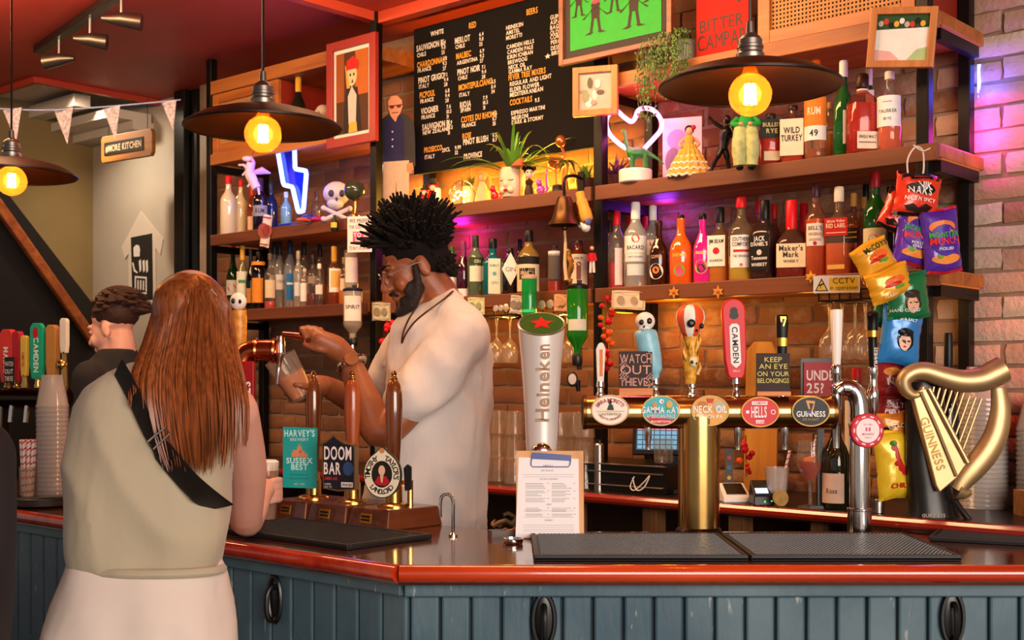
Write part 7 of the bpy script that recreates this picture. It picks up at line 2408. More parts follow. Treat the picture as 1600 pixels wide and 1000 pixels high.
# soft toys beside the red picture
o, k = fig('soft_toy', 'white soft toy beside the dark wine bottle on the top shelf', 487, .04, Z3, cat='soft toy')
PL = mat('white_plush', '#c9b4a8', .95, bump=.6, bscale=150)
add(o, 'body', PL, lambda m: m.ell((4 * k, 0, 10 * k), (12 * k, 9 * k, 11 * k)))
add(o, 'head', PL, lambda m: (m.ell((-2 * k, -3 * k, 26 * k), (14 * k, 12 * k, 12 * k)), m.ell((-12 * k, 0, 36 * k), 4 * k, 10, 7), m.ell((8 * k, 0, 38 * k), 5 * k, 10, 7)))
o, k = fig('soft_toy', 'second soft toy half hidden behind the red framed picture', 505, .12, Z3, cat='soft toy')
add(o, 'body', PL, lambda m: m.ell((0, 0, 18 * k), (13 * k, 10 * k, 18 * k)))
add(o, 'head', PL, lambda m: m.ell((0, -2 * k, 44 * k), (12 * k, 11 * k, 11 * k)))
# ------------------------------------------------------------------ crisp packets hanging on a strip by the near post
def packet(label, px, py, w, h, rot, colr, bands=(), texts=(), d=3.74, extra=None, yaw=.12):
 p = P(px, py, d)
 k = d / F * 1.12
 o = thing('crisp_packet', label, 'crisp packet', p, yaw, 'crisp packets on the hanging strip')
 R = Matrix.Rotation(math.radians(rot), 4, 'Y')
 rd = random.Random(int(px * 7 + py))
 ph = [rd.uniform(0, 6) for _ in range(4)]
 def mp(u, v, off=0.0):
  a, b = u / (w / 2), v / (h / 2)
  bul = 13 * max(0, 1 - a * a) ** .6 * max(0, 1 - b ** 4) ** .7 + 1.6 * math.sin(a * 5 + ph[0] + b * 3) * math.sin(b * 6 + ph[1]) + .9 * math.sin(b * 13 + a * 9 + ph[2])
  return R @ Vector((u * k * (1 - .06 * (1 - abs(b))), -bul * k - off, v * k + 1.5 * k * math.sin(a * 3 + ph[3]) * abs(b)))
 nx, ny = 10, 12
 vs, fs = [], []
 for sgn in (1, -1):
  for i in range(nx + 1):
   for j in range(ny + 1):
    q = mp(-w / 2 + w * i / nx, -h / 2 + h * j / ny)
    if sgn < 0:
     q = R @ (R.inverted() @ q * 1.0)
     q = Vector((q.x, -q.y * .8 + .003, q.z))
    vs.append(q)
 N = (nx + 1) * (ny + 1)
 for i in range(nx):
  for j in range(ny):
   a = i * (ny + 1) + j
   b = a + ny + 1
   fs += [(a, b, b + 1, a + 1), (N + a, N + a + 1, N + b + 1, N + b)]
 rim = [i * (ny + 1) for i in range(nx + 1)] + [nx * (ny + 1) + j for j in range(1, ny + 1)] + [i * (ny + 1) + ny for i in range(nx - 1, -1, -1)] + [j for j in range(ny - 1, 0, -1)]
 for i in range(len(rim)):
  a, b = rim[i], rim[(i + 1) % len(rim)]
  fs.append((b, a, N + a, N + b))
 mb = MB()
 mb.add(vs, fs)
 mb.build('packet', mat('foil_' + colr[1:], colr, .28, .15, coat=.3), o, angle=60)
 for c_, v0, v1 in (('#c9c4c0', -h / 2, -h / 2 + 4), ('#c9c4c0', h / 2 - 4, h / 2)):
  mb = MB()
  for i in range(10):
   mb.add([mp(-w / 2 + w * (i + q) / 10, v, .0012) for q, v in ((0, v0), (1, v0), (1, v1), (0, v1))], [(0, 1, 2, 3)])
  mb.build('crimped_edge', ink(bands[0] if bands else colr, .3), o)
 L = [0]
 def shape(pts, c_):
  L[0] += 1
  mb = MB()
  # fan with intermediate rings so that it follows the bulge
  cx_ = sum(a for a, b in pts) / len(pts)
  cy_ = sum(b for a, b in pts) / len(pts)
  n = len(pts)
  vs = [mp(cx_, cy_, .0012 + .0008 * L[0])]
  for q in (.5, 1):
   vs += [mp(cx_ + (a - cx_) * q, cy_ + (b - cy_) * q, .0012 + .0008 * L[0]) for a, b in pts]
  fs = [(0, 1 + i, 1 + (i + 1) % n) for i in range(n)] + [(1 + i, 1 + n + i, 1 + n + (i + 1) % n, 1 + (i + 1) % n) for i in range(n)]
  mb.add(vs, fs)
  mb.build('print', ink(c_, .35), o)
 def oval(cx_, cy_, a, b, c_):
  shape([(cx_ + a * math.cos(t), cy_ + b * math.sin(t)) for t in [2 * PI * i / 16 for i in range(16)]], c_)
 if extra:
  extra(shape, oval)
 for s_, u, v, sz, c_, cd in texts:
  L[0] += 1
  mb = MB()
  off = .0014 + .0008 * L[0]
  mb.text(s_, sz, lambda a, b: mp(a, b, off), (u, v), 'c', cd, True)
  mb.build('lettering', ink(c_, .35), o, smooth=False)
 return o
def face_pic(hat, jaw='#e0b090'):
 def f(shape, oval):
  oval(2, -8, 13, 16, hat)
  oval(1, -12, 9, 12, jaw)
  oval(1, 2, 12, 6, hat)
  for x in (-3, 5):
   oval(x, -10, 1.4, 1, '#2a1a14')
  oval(1, -18, 2.6, 1.1, '#a83a34')
 return f
def munch(shape, oval):
 oval(0, 18, 20, 10, '#e0803a')
 oval(0, -26, 21, 7, '#e28a3a')
 oval(-8, -22, 5, 4, '#6aa03a')
 oval(0, 0, 21, 22, '#4a2496')
def niks(shape, oval):
 shape([(-28, 17), (28, 22), (27, 28), (-28, 25)], '#15110f')
 shape([(-22, -18), (-10, -14), (0, -20), (8, -13), (20, -17), (14, -24), (0, -26), (-16, -24)], '#2a1512')
 oval(0, 8, 22, 8, '#17120f')
def burger(shape, oval):
 oval(4, 2, 16, 7, '#e0662a')
 oval(0, -2, 14, 3, '#c0281e')
 oval(8, -7, 8, 3, '#6a9a34')
packet('red crisp packet reading NIK NAKS NICE N SPICY at the top of the strip', 1433, 305, 66, 60, 8, '#e2381c', ('#1a1413',), [('NIK', 4, 8, 9, '#e9e2da', 1), ('NAKS', -2, 0, 9, '#e9e2da', 1), ('NICE N SPICY', 0, -10, 5.4, '#f0e6dc', .9)], 3.70, niks)
packet('second red crisp packet tucked behind the NIK NAKS packet on its left', 1408, 332, 56, 58, 22, '#d8341c', ('#1a1413',), [('NIK NAKS', 0, 8, 6, '#e9e2da', .9), ('SPICY', -4, -12, 6, '#f0e6dc', .9)], 3.75, niks)
packet('purple MONSTER MUNCH crisp packet, left one of the two', 1430, 368, 58, 88, 8, '#5a2ea6', ('#c9242c',), [('MONSTER', 0, 4, 7, '#3aa83a', .9), ('MUNCH', 0, -6, 9, '#e0302c', .9), ('PICKLED', 0, -14, 3.6, '#efe6f0', 1), ('ONION', 0, -19, 3.6, '#efe6f0', 1)], 3.73, munch)
packet('purple MONSTER MUNCH crisp packet, right one of the two', 1470, 376, 56, 92, -6, '#55299e', ('#c9242c',), [('MONSTER', 0, 4, 7, '#3aa83a', .9), ('MUNCH', 0, -6, 9, '#e0302c', .9), ('PICKLED', 0, -14, 3.6, '#efe6f0', 1)], 3.70, munch)
packet('yellow McCOYS crisp packet sticking out to the left over the shelf edge', 1365, 404, 58, 48, -28, '#e2a024', (), [('McCOYS', 6, 11, 7, '#1d3a2a', .9)], 3.68, burger)
packet('yellow crisp packet below the purple packets with a burger print', 1390, 443, 66, 44, -20, '#e6a422', (), [('CLASSIC', -8, -16, 4, '#f3e6c8', .9)], 3.66, burger)
packet('green crisp packet with a face wearing a dark cap', 1418, 462, 62, 66, -6, '#0f7040', (), [('HAND COOKED', -10, -22, 4, '#e6efe6', .9)], 3.68, face_pic('#3a2c22'))
packet('dark green crisp packet half hidden behind the face packet', 1388, 480, 42, 60, 14, '#0c5a34', (), [('CRISPS', 0, -6, 5, '#d9e6d9', .9)], 3.74)
packet('bright blue crisp packet with a face under a black helmet', 1408, 522, 60, 86, 7, '#2a7fc4', (), [('BURTS', 4, 26, 10, '#eef3f6', .9), ('SEA SALT', 2, 18, 4, '#eef3f6', .9)], 3.70, face_pic('#17141a', '#f0c4ac'))
packet('dark red snack packet just below the bright blue packet', 1398, 590, 56, 56, -6, '#8c1a1c', (), [('NUTS', 0, -8, 9, '#e9dcd0', 1)], 3.74, lambda s, o: (o(-8, 10, 12, 6, '#d98a3a'), o(10, 2, 8, 5, '#e0a050')))
packet('second dark red snack packet, half hidden by the harp', 1400, 634, 56, 48, 5, '#7d161c', (), [('SALTED', 0, -2, 7, '#e9dcd0', 1), ('PEANUTS', 0, -12, 6, '#e9dcd0', 1)], 3.78)
packet('orange snack packet with a black band, above the chilli packet', 1398, 668, 50, 46, -10, '#d9822a', (), [('SNACK', 0, 0, 6, '#f0e0c0', 1)], 3.76, lambda s, o: s([(-22, -4), (22, 2), (22, 10), (-22, 4)], '#17120f'))
packet('yellow crisp packet with a red chilli print at the bottom of the strip', 1398, 726, 56, 96, -6, '#e6c02a', (), [('CHILLI', 2, -32, 7, '#b8241c', 1)], 3.74, lambda s, o: (s([(-8, 26), (0, 30), (4, 10), (10, -6), (20, -18), (6, -14), (-6, 2)], '#b81e1c'), o(-4, 30, 5, 4, '#3a7a2a')))
o = thing('hanging_strip', 'white cord knotted on the post holding the crisp packets', 'cord', PW(1432, 262, -.03), 0)
k = 3.74 / F
add(o, 'cord', ink('#d9cfc4', .7), lambda m: (m.tube(smooth_path([(-12 * k, 0, -22 * k), (-16 * k, -.01, 10 * k), (-6 * k, -.02, 30 * k), (6 * k, -.02, 26 * k), (10 * k, -.01, 0), (8 * k, 0, -22 * k)], 5), 1.4 * k, 6), m.tube(smooth_path([(-8 * k, -.02, 34 * k), (4 * k, -.03, 24 * k), (20 * k, -.01, 30 * k)], 5), 1.2 * k, 6)))
add(o, 'clip', STEEL, lambda m: m.box((8 * k, 0, -20 * k), (8 * k, .006, 12 * k)), smooth=False)
# ------------------------------------------------------------------ glasses
GLS = glass('glassware', '#f2e6d4', .09, .02, clear='#f8f2ea')
tum = MB()
tum.lathe([(.030, 0), (.032, .002), (.038, .085), (.0395, .092), (.037, .092), (.030, .012), (0, .010)], 18, cap=False)
for i in range(9):
 a = 2 * PI * i / 9
 tum.tube([(.0325 * math.cos(a), .0325 * math.sin(a), .006), (.037 * math.cos(a), .037 * math.sin(a), .06)], .003, 4)
T0 = None
def tumbler(label, loc, group=None, flip=False, sc=1.0):
 global T0
 if T0 is None:
  T0 = tum.build('glass_tumbler', GLS)
  o = T0
 else:
  o = T0.copy()
  COL.objects.link(o)
 tag(o, label, 'glass', group)
 o.location = Vector(loc) + (Vector((0, 0, .092 * sc)) if flip else Vector())
 o.scale = (sc, sc, sc)
 o.rotation_euler = (PI if flip else 0, 0, 0)
 return o
for g, (pxs, lv, lb_) in enumerate((((757, 779, 803), 3, 'clear glass tumbler in the stack left of the white beer tower'), ((874, 896, 914), 3, 'clear glass tumbler in the stack right of the white beer tower'))):
 for i, px in enumerate(pxs):
  for z in range(lv):
   if g == 0 and i == 0 and z > 0:
    continue
   tumbler('clear tumbler, %s of the %s column in the glass stack %s of the white tower' % (('bottom', 'middle', 'top')[z], ('left', 'middle', 'right')[i], ('left', 'right')[g]), W(S(px, -.05 + .04 * (i % 2)), -.05 + .04 * (i % 2), BC_Z + .001 + z * .094), 'tumblers %s of the white tower' % ('left' if g == 0 else 'right'), True)
tumbler('single clear tumbler on the black machine left of the brass column', W(S(1037, .0), .0, BC_Z + .105), None, False, 1.0)
for px in (700, 790, 880, 1150, 1260, 1390):
 light('POINT', 'added_shelf_fill', W(S(px, .1), .12, Z1 - .09), 1.0 if px < 900 else .4, '#ffb84e', .03)  # fill lamps added to brighten the glasses and the wall behind them
for px, w_ in ((1206, 'left'), (1230, 'middle'), (1246, 'right')):
 tumbler('upturned tumbler under the back counter, %s of three' % w_, W(S(px, -.05), -.05, BC_Z - .235), 'tumblers under the back counter', True, .95)
def wine_glass(mb, hang=True):
 prof = [(.030, 0), (.029, .002), (.006, .006), (.004, .02), (.004, .085), (.010, .092), (.030, .115), (.036, .145), (.034, .175), (.031, .185)]
 if hang:
  prof = [(r, -z) for r, z in prof]
 mb.lathe(prof, 16, cap=False)
HG0 = None
for g, (pxs, z, lb_, gl) in enumerate((((738, 757, 776, 797), Z1 - .085, 'wine glass left of the white tower', 'hanging wine glasses by the white tower'), ((1296, 1316, 1336, 1352), Z1 - .085, 'wine glass behind the white tap handle', 'hanging wine glasses behind the chrome tap'), ((868, 890), Z1 - .085, 'wine glass right of the white tower', 'hanging wine glasses right of the white tower'))):
 for i, px in enumerate(pxs):
  for t_ in (.06, .2):
   if HG0 is None:
    mb = MB()
    wine_glass(mb)
    HG0 = mb.build('wine_glass', GLS)
    o = HG0
   else:
    o = HG0.copy()
    COL.objects.link(o)
   tag(o, '%s %s, %s from the left, %s row' % ('hanging', lb_, ('first', 'second', 'third', 'fourth')[i], 'front' if t_ < .1 else 'rear'), 'glass', gl)
   o.location = W(S(px, t_), t_, z)
   o.rotation_euler = (0, 0, .3 * i)
for px0, px1, lb_ in ((728, 812, 'black wire glass rack under the lower centre shelf'), (1284, 1366, 'black wire glass rack under the lower right shelf')):
 a, b = S(px0, .02), S(px1, .02)
 o = thing('glass_rack', lb_, 'rack', W((a + b) / 2, .0, Z1 - .05), RZ)
 L = b - a
 for i in range(6):
  x = -L / 2 + L * i / 5
  add(o, 'rail', BLACKM, lambda m: m.tube([(x, .0, 0), (x, .0, -.032), (x, .30, -.032), (x, .30, 0)], .003, 6))
 add(o, 'cross_bar', BLACKM, lambda m: (m.tube([(-L / 2, .0, -.0), (L / 2, .0, -.0)], .003, 6), m.tube([(-L / 2, .0, -.032), (L / 2, .0, -.032)], .0025, 6)))
# ------------------------------------------------------------------ on the back counter
def onbc(px, t, z=0.0):
 return W(S(px, t), t, BC_Z + z)
# till screen
p = onbc(1056, .02)
k = p.y / F
o = thing('till_screen', 'till touch screen with pink and teal buttons behind the balloon tap handle', 'till', p, RZ * .3)
tl = Matrix.Translation((0, 0, .145)) @ Matrix.Rotation(math.radians(-14), 4, 'X')
mp = lambda u, v, off=0: tl @ Vector((u * k, -.012 - off, v * k))
mb = MB()
mb.box((0, 0, 33 * k), (136 * k, .02, 76 * k))
mb.v = [tuple(tl @ Vector(v)) for v in mb.v]
mb.build('housing', BLACKP, o, smooth=False, bevel=.003)
add(o, 'stand', BLACKP, lambda m: (m.box((0, .04, .075), (.08, .06, .15)), m.box((0, .03, .008), (.2, .16, .016))), smooth=False, bevel=.003)
add(o, 'screen', emis('screen_blue', '#8fc4e8', .75), lambda m: m.rect(lambda u, v: mp(u, v), 4, 4, 62, 58), smooth=False)
add(o, 'screen_bar', emis('screen_green', '#3ac060', .7), lambda m: m.rect(lambda u, v: mp(u, v), 4, 58.5, 62, 64), smooth=False)
add(o, 'screen_left', emis('screen_dark', '#27465a', .4), lambda m: m.rect(lambda u, v: mp(u, v), -62, 2, 3, 66), smooth=False)
for i in range(7):
 for j in range(8):
  c_ = '#e07a98' if j > 3 else '#5a8fb0'
  add(o, 'button', emis('screen_' + c_[1:], c_, .7), lambda m: m.rect(lambda u, v: mp(u, v, .0006), -60 + i * 9, 4 + j * 7.6, -52.5 + i * 9, 10 + j * 7.6), smooth=False)
# orange chopping board, red notice
p = onbc(1187, .25)
k = p.y / F
o = thing('chopping_board', 'orange wooden paddle board leaning on the brick wall behind the chalk sign', 'board', p, RZ * .6)
add(o, 'board', wood('paddle_wood', '#c9842c', '#e0a040', 'z', 3, .5), lambda m: m.prism([(-26 * k, 0), (26 * k, 0), (26 * k, 208 * k), (14 * k, 236 * k), (-14 * k, 236 * k), (-26 * k, 222 * k)], flat((0, 0, 0), (1, 0, 0), (0, .08, 1)), (0, -1, 0), .015), smooth=False, bevel=.003)
p = onbc(1284, -.10)
k = p.y / F
o = thing('age_notice', 'red counter notice reading UNDER 25 behind the white tap handle', 'sign', p, .0)
zb_ = (772 - 612) * k
add(o, 'plate', ink('#a8202a', .4), lambda m: m.box((0, 0, zb_ + 32 * k), (56 * k, .004, 72 * k)), smooth=False)
add(o, 'stand', BLACKP, lambda m: (m.box((0, .02, zb_ / 2), (10 * k, .02, zb_)), m.box((0, .02, .004), (40 * k, .06, .008)), m.box((0, .01, zb_ + 32 * k), (64 * k, .008, 84 * k))), smooth=False)
add(o, 'lettering', ink('#f0ded8', .5), lambda m: (m.text('UNDER', 15, flat((0, -.0026, zb_), (k, 0, 0), (0, 0, k)), (-24, 40), 'l', .72, True), m.text('25?', 15, flat((0, -.0026, zb_), (k, 0, 0), (0, 0, k)), (-24, 20), 'l', .9, True)), smooth=False)
add(o, 'small_print', ink('#2a1416', .5), lambda m: m.text('Please be', 6, flat((0, -.0026, zb_), (k, 0, 0), (0, 0, k)), (-20, 6), 'l', .9, True), smooth=False)
# black coffee machine drawer with rails
p = onbc(985, .06)
k = p.y / F
o = thing('black_machine', 'low black counter machine with chrome rails behind the brass column', 'machine', p, RZ)
add(o, 'body', mat('machine_black', '#100f0f', .3, .2), lambda m: m.box((0, .02, .05), (.50, .30, .10)), smooth=False, bevel=.006)
for z in (.022, .07, .098):
 add(o, 'rail', STEEL, lambda m: m.tube([(-.24, -.135, z), (.24, -.135, z)], .0025, 6))
o = thing('white_cable', 'loops of white cable on the black machine front', 'cable', W(S(1006, -.12), -.135, BC_Z + .03), RZ)
add(o, 'cable', WHITEP, lambda m: m.tube(smooth_path([(-.03, 0, .035), (-.04, -.01, .0), (-.02, -.012, -.012), (.02, -.01, .02), (.035, 0, .04), (.02, -.012, .0), (-.01, -.015, -.01), (-.03, -.01, .03)], 6), .0022, 6))
# steel upright and sticker strip
o = thing('steel_canister', 'tall narrow steel canister left of the black machine', 'canister', onbc(936, -.06))
add(o, 'body', STEEL, lambda m: m.lathe([(.018, 0), (.018, .165), (.014, .17), (0, .17)], 18))
add(o, 'lid', BLACKP, lambda m: m.lathe([(.012, .17), (.012, .182), (0, .184)], 14))
o = thing('sticker_strip', 'grey strip with coloured round stickers right of the brass column', 'strip', onbc(1139, -.04), 0)
add(o, 'strip', ink('#5a5652', .5), lambda m: m.box((0, 0, .085), (.025, .006, .17)), smooth=False)
for i, c_ in enumerate(('#c23a34', '#3a7ab0', '#d9b03a', '#d8d0c8')):
 add(o, 'sticker', ink(c_, .4), lambda m: m.disc(flat((0, -.0035, .14 - i * .034), (1, 0, 0), (0, 0, 1)), (0, 0), .007, .007, 12), smooth=False)
# card reader and terminal
o = thing('card_reader', 'white wedge-shaped card reader on the back counter', 'card reader', onbc(1148, -.10), .1)
add(o, 'body', WHITEP, lambda m: m.add([(-.05, -.045, 0), (.05, -.045, 0), (.05, .05, 0), (-.05, .05, 0), (-.046, -.04, .018), (.046, -.04, .018), (.042, .045, .06), (-.042, .045, .06)], [(0, 3, 2, 1), (4, 5, 6, 7), (0, 1, 5, 4), (1, 2, 6, 5), (2, 3, 7, 6), (3, 0, 4, 7)]), smooth=False, bevel=.005)
add(o, 'screen', BLACKP, lambda m: m.add([(-.034, -.026, .027), (.034, -.026, .027), (.032, .036, .0575), (-.032, .036, .0575)], [(0, 1, 2, 3)]), smooth=False)
o = thing('card_terminal', 'small black card terminal with a lit display beside the card reader', 'card terminal', onbc(1191, -.13), .1)
add(o, 'body', BLACKP, lambda m: m.add([(-.036, -.03, 0), (.036, -.03, 0), (.036, .04, 0), (-.036, .04, 0), (-.034, -.024, .03), (.034, -.024, .03), (.032, .03, .078), (-.032, .03, .078)], [(0, 3, 2, 1), (4, 5, 6, 7), (0, 1, 5, 4), (1, 2, 6, 5), (2, 3, 7, 6), (3, 0, 4, 7)]), smooth=False, bevel=.003)
add(o, 'display', emis('terminal_display', '#9ab4f0', 1.2), lambda m: m.add([(-.026, -.0178, .0382), (.016, -.0178, .0382), (.016, -.0005, .0538), (-.026, -.0005, .0538)], [(0, 1, 2, 3)]), smooth=False)
add(o, 'light', emis('terminal_green', '#3ae060', 1.5), lambda m: (m.ell((0, -.029, .012), .003, 8, 5), m.ell((.022, -.03, .014), .0025, 8, 5)))
# drinks with straws
REDS = ink('#c8242c', .4)
def straw(o, p, q, r, turns=9):
 p, q = Vector(p), Vector(q)
 add(o, 'straw', ink('#efe6e0', .4), lambda m: m.tube([p, q], r, 8))
 d = (q - p)
 x = d.orthogonal().normalized()
 y = d.normalized().cross(x)
 add(o, 'straw_stripe', REDS, lambda m: m.tube([p + d * (i / 60) + (x * math.cos(i * 2 * PI * turns / 60) + y * math.sin(i * 2 * PI * turns / 60)) * r * .9 for i in range(61)], r * .42, 5))
o = thing('plastic_cup', 'clear plastic cup with a striped straw on the back counter', 'cup', onbc(1214, -.09))
k = o.location.y / F
add(o, 'cup', CUP, lambda m: m.lathe([(13 * k, 0), (19 * k, 56 * k), (19.6 * k, 58 * k), (18 * k, 58 * k), (12 * k, 3 * k), (0, 2 * k)], 20, cap=False))
straw(o, (2 * k, 0, 4 * k), (20 * k, 0, 84 * k), 2.2 * k)
o = thing('cocktail_glass', 'stemmed balloon glass of orange cocktail with straws on the back counter', 'drink', onbc(1266, -.10))
k = o.location.y / F
add(o, 'glass', GLS, lambda m: m.lathe([(20 * k, 0), (19 * k, 2 * k), (3 * k, 5 * k), (2.6 * k, 36 * k), (8 * k, 42 * k), (19 * k, 60 * k), (21 * k, 78 * k), (18 * k, 104 * k)], 20, cap=False))
add(o, 'cocktail', tint('#e0541e', .5), lambda m: m.lathe([(0, 42 * k), (7 * k, 43 * k), (17.5 * k, 60 * k), (19 * k, 72 * k), (0, 72 * k)], 18, cap=False))
add(o, 'fruit_slice', ink('#e8842a', .5), lambda m: m.tube([(-10 * k, -4 * k, 68 * k), (12 * k, 2 * k, 74 * k)], [9 * k, 9 * k], 12, flatk=.3))
straw(o, (-2 * k, 0, 50 * k), (10 * k, 0, 112 * k), 2.2 * k)
straw(o, (4 * k, 2 * k, 50 * k), (22 * k, 0, 108 * k), 2 * k)
bottle('dark wine bottle with a blank cream label behind the chrome tap column', 1306, 640, 44, '#2a2a14', '#8c5a34', .86, 'wine', BC_Z, -.07, labels=[(.06, .36, '#dcb9a0', .9)], texts=[('Rose', .16, .05, '#7a5a4a', .8)], body=.6, yaw=-.3)
bottle('red-capped bottle with a cream side label reading YELLA', 1338, 575, 36, '#d9cbb4', '#c4202c', .84, 'stubby', BC_Z, .12, labels=[(.3, .76, '#e0d4c0', 1.2)], texts=[('YELLA', .5, .09, '#3a3430', 1.4)], liquid=('#b88a4a', .3))
bottle('dark bottle with black foil top to the right of the blue packet', 1482, 520, 34, '#161a10', '#171614', .80, 'wine', BC_Z, .10, body=.85)
o = thing('steel_jigger', 'small steel measure on the back counter right of the chrome column', 'measure', onbc(1372, -.12))
add(o, 'cup', STEEL, lambda m: m.lathe([(.016, 0), (.018, .002), (.02, .04), (.018, .04), (.015, .006), (0, .005)], 18))
add(o, 'rim', CHROME, lambda m: m.tube([(.019 * math.cos(a), .019 * math.sin(a), .04) for a in [2 * PI * i / 20 for i in range(20)]], .0012, 5, closed=True))
o = thing('cork_ornament', 'round cork coaster leaning against the plastic cup', 'coaster', onbc(1219, -.145), .2)
add(o, 'disc', mat('cork', '#b08a4a', .9, var=.2, vscale=60), lambda m: m.lathe([(.026, 0), (.026, .006), (0, .006)], 20, mtx=Matrix.Translation((0, 0, .027)) @ Matrix.Rotation(PI / 2 - .15, 4, 'X')))
add(o, 'foot', ink('#5a4020'), lambda m: m.box((0, .006, .003), (.03, .02, .006)), smooth=False)
# red garlands by the posts
def garland(label, px, y0, y1, t):
 p = PW(px, y0, t)
 k = p.y / F
 o = thing('berry_garland', label, 'garland', p, 0)
 r = random.Random(px)
 add(o, 'string', ink('#8c1c20'), lambda m: m.tube([(0, 0, 0), (1 * k, 0, -(y1 - y0) * k)], 1 * k, 5))
 for i in range(int((y1 - y0) / 6)):
  c_ = '#c41a24' if r.random() < .7 else '#d9531e'
  add(o, 'berry', ink(c_, .35), lambda m: m.ell((r.uniform(-11, 11) * k, r.uniform(-8, 4) * k, -(4 + i * 6) * k), r.uniform(3.5, 6.5) * k, 8, 6))
 return o
garland('red berry garland hanging beside the green upturned bottle', 946, 462, 580, -.03)
o = garland('red ornament string with a copper basket hanging on the left post', 604, 500, 552, -.03)
k = depth(604, -.03) / F
add(o, 'basket', COPPER, lambda m: [m.tube([(13 * k * math.sin(b) * math.cos(a), 13 * k * math.sin(b) * math.sin(a), (-60 - 13 * math.cos(b)) * k) for b in [PI * j / 8 for j in range(9)]], 1.6 * k, 5) for a in [2 * PI * i / 7 for i in range(7)]])
garland('red berry sprig hanging above the card reader', 1165, 680, 745, -.02)
# rope coil and tray under the counter
o = thing('rope_coil', 'coil of brown rope on the shelf left of the clipboard', 'rope', W(S(790, -.1), -.1, .665))
add(o, 'coil', mat('rope_brown', '#8a6848', .9, bump=.6, bscale=200), lambda m: m.tube([((.05 + .012 * math.sin(i * .9)) * math.cos(i * .42), (.05 + .012 * math.sin(i * .9)) * math.sin(i * .42) * .8, .02 + i * .0024 + .01 * math.sin(i * 1.7)) for i in range(110)], .008, 6))
o = thing('green_tray', 'round green rimmed tray on the shelf under the back counter', 'tray', W(S(985, -.02), -.0, .637))
add(o, 'tray', ink('#2a6a34', .4), lambda m: m.lathe([(.15, 0), (.17, .02), (.165, .02), (.145, .006), (0, .006)], 28))
add(o, 'cork_mat', ink('#9a7a4a', .8), lambda m: m.lathe([(.14, .006), (.14, .012), (0, .012)], 24))
# ------------------------------------------------------------------ far left of the bar: copper font, taps, cups
DL = 4.0
p = P(372, 0, DL)
k = DL / F
p.z = BAR_Z
CF = thing('copper_beer_font', 'bent copper pipe beer font between the woman and the barman', 'beer tap', p)
zz = lambda py: (590 - py) * k + CZ - BAR_Z
xx = lambda px: (px - 372) * k
COPF = mat('polished_copper', '#b8633c', .22, 1.0, var=.12)
add(CF, 'pipe', COPF, lambda m: m.tube(smooth_path([(xx(378), 0, 0), (xx(378), 0, zz(690)), (xx(378), 0, zz(600)), (xx(378), 0, zz(570)), (xx(386), 0, zz(552)), (xx(404), 0, zz(548)), (xx(430), 0, zz(548))], 5), 17 * k, 20))
for c_ in ((378, 575, 0), (400, 548, 1), (428, 548, 1)):
 add(CF, 'collar', COPF, lambda m: m.lathe([(19 * k, -3 * k), (20 * k, 0), (19 * k, 3 * k)], 22, mtx=Matrix.Translation((xx(c_[0]), 0, zz(c_[1]))) @ (Matrix.Rotation(PI / 2, 4, 'Y') if c_[2] else Matrix.Identity(4))))
add(CF, 'tap_body', CHROME, lambda m: (m.tube([(xx(428), 0, zz(550)), (xx(437), 0, zz(550))], 5 * k, 10), m.tube(smooth_path([(xx(438), 0, zz(525)), (xx(438), 0, zz(550)), (xx(436), 0, zz(570)), (xx(433), 0, zz(600))], 5), [6 * k, 6.5 * k, 7 * k, 8 * k, 8 * k, 8.5 * k, 8 * k, 7 * k, 6 * k, 5 * k, 4 * k, 4 * k, 4 * k, 3.6 * k, 3.4 * k, 3.2 * k], 12)))
add(CF, 'tap_handle', COPF, lambda m: m.tube([(xx(441), 0, zz(522)), (xx(455), 0, zz(524)), (xx(478), 0, zz(527)), (xx(490), 0, zz(529))], [4 * k, 5 * k, 7 * k, 5 * k], 12))
add(CF, 'badge', ink('#9a1418', .3), lambda m: m.box((xx(391), -.05, zz(636)), (24 * k, .03, 142 * k)), smooth=False, bevel=.003)
add(CF, 'lettering', ink('#efe6e0', .4), lambda m: m.text('STELLA', 13, lambda u, v: Vector((xx(396) - v * -k - 8 * k, -.0665, zz(630) - u * k)), (0, -3), 'c', 1, True), smooth=False)
hh = add(CF, 'tap_handle', mat('orange_handle', '#e2952e', .4, var=.35, vscale=50), lambda m: m.tube([(xx(371), .03, zz(560)), (xx(371), .03, zz(540)), (xx(371), .03, zz(500)), (xx(371), .03, zz(484))], [6 * k, 11 * k, 12 * k, 11 * k], 16), label='orange tap handle topped by a white skull')
add(hh, 'skull', SKW, lambda m: m.ell((xx(369), .03, zz(470)), (13.5 * k, 13 * k, 14 * k)))
add(hh, 'eye_sockets', BLACKP, lambda m: (m.ell((xx(364), .03 - 11.5 * k, zz(470)), (3.4 * k, 3 * k, 4.4 * k), 10, 7), m.ell((xx(374), .03 - 11 * k, zz(471)), (2.6 * k, 3 * k, 3.6 * k), 10, 7)))
DT2 = 4.62
k = DT2 / F
p = P(60, 0, DT2)
p.z = BAR_Z
FT = thing('tap_rail', 'dark pipe beer rail with coloured tap handles at the far left', 'beer tap', p, -.3)
zz = lambda py: (590 - py) * k + CZ - BAR_Z
xx = lambda px: (px - 60) * k / math.cos(.3)
add(FT, 'pipe', mat('dark_chrome', '#3a332c', .2, 1.0), lambda m: (m.tube([(xx(-60), 0, zz(622)), (xx(110), 0, zz(622))], 17 * k, 18), m.tube([(xx(-8), 0, 0), (xx(-8), 0, zz(622))], 14 * k, 16)))
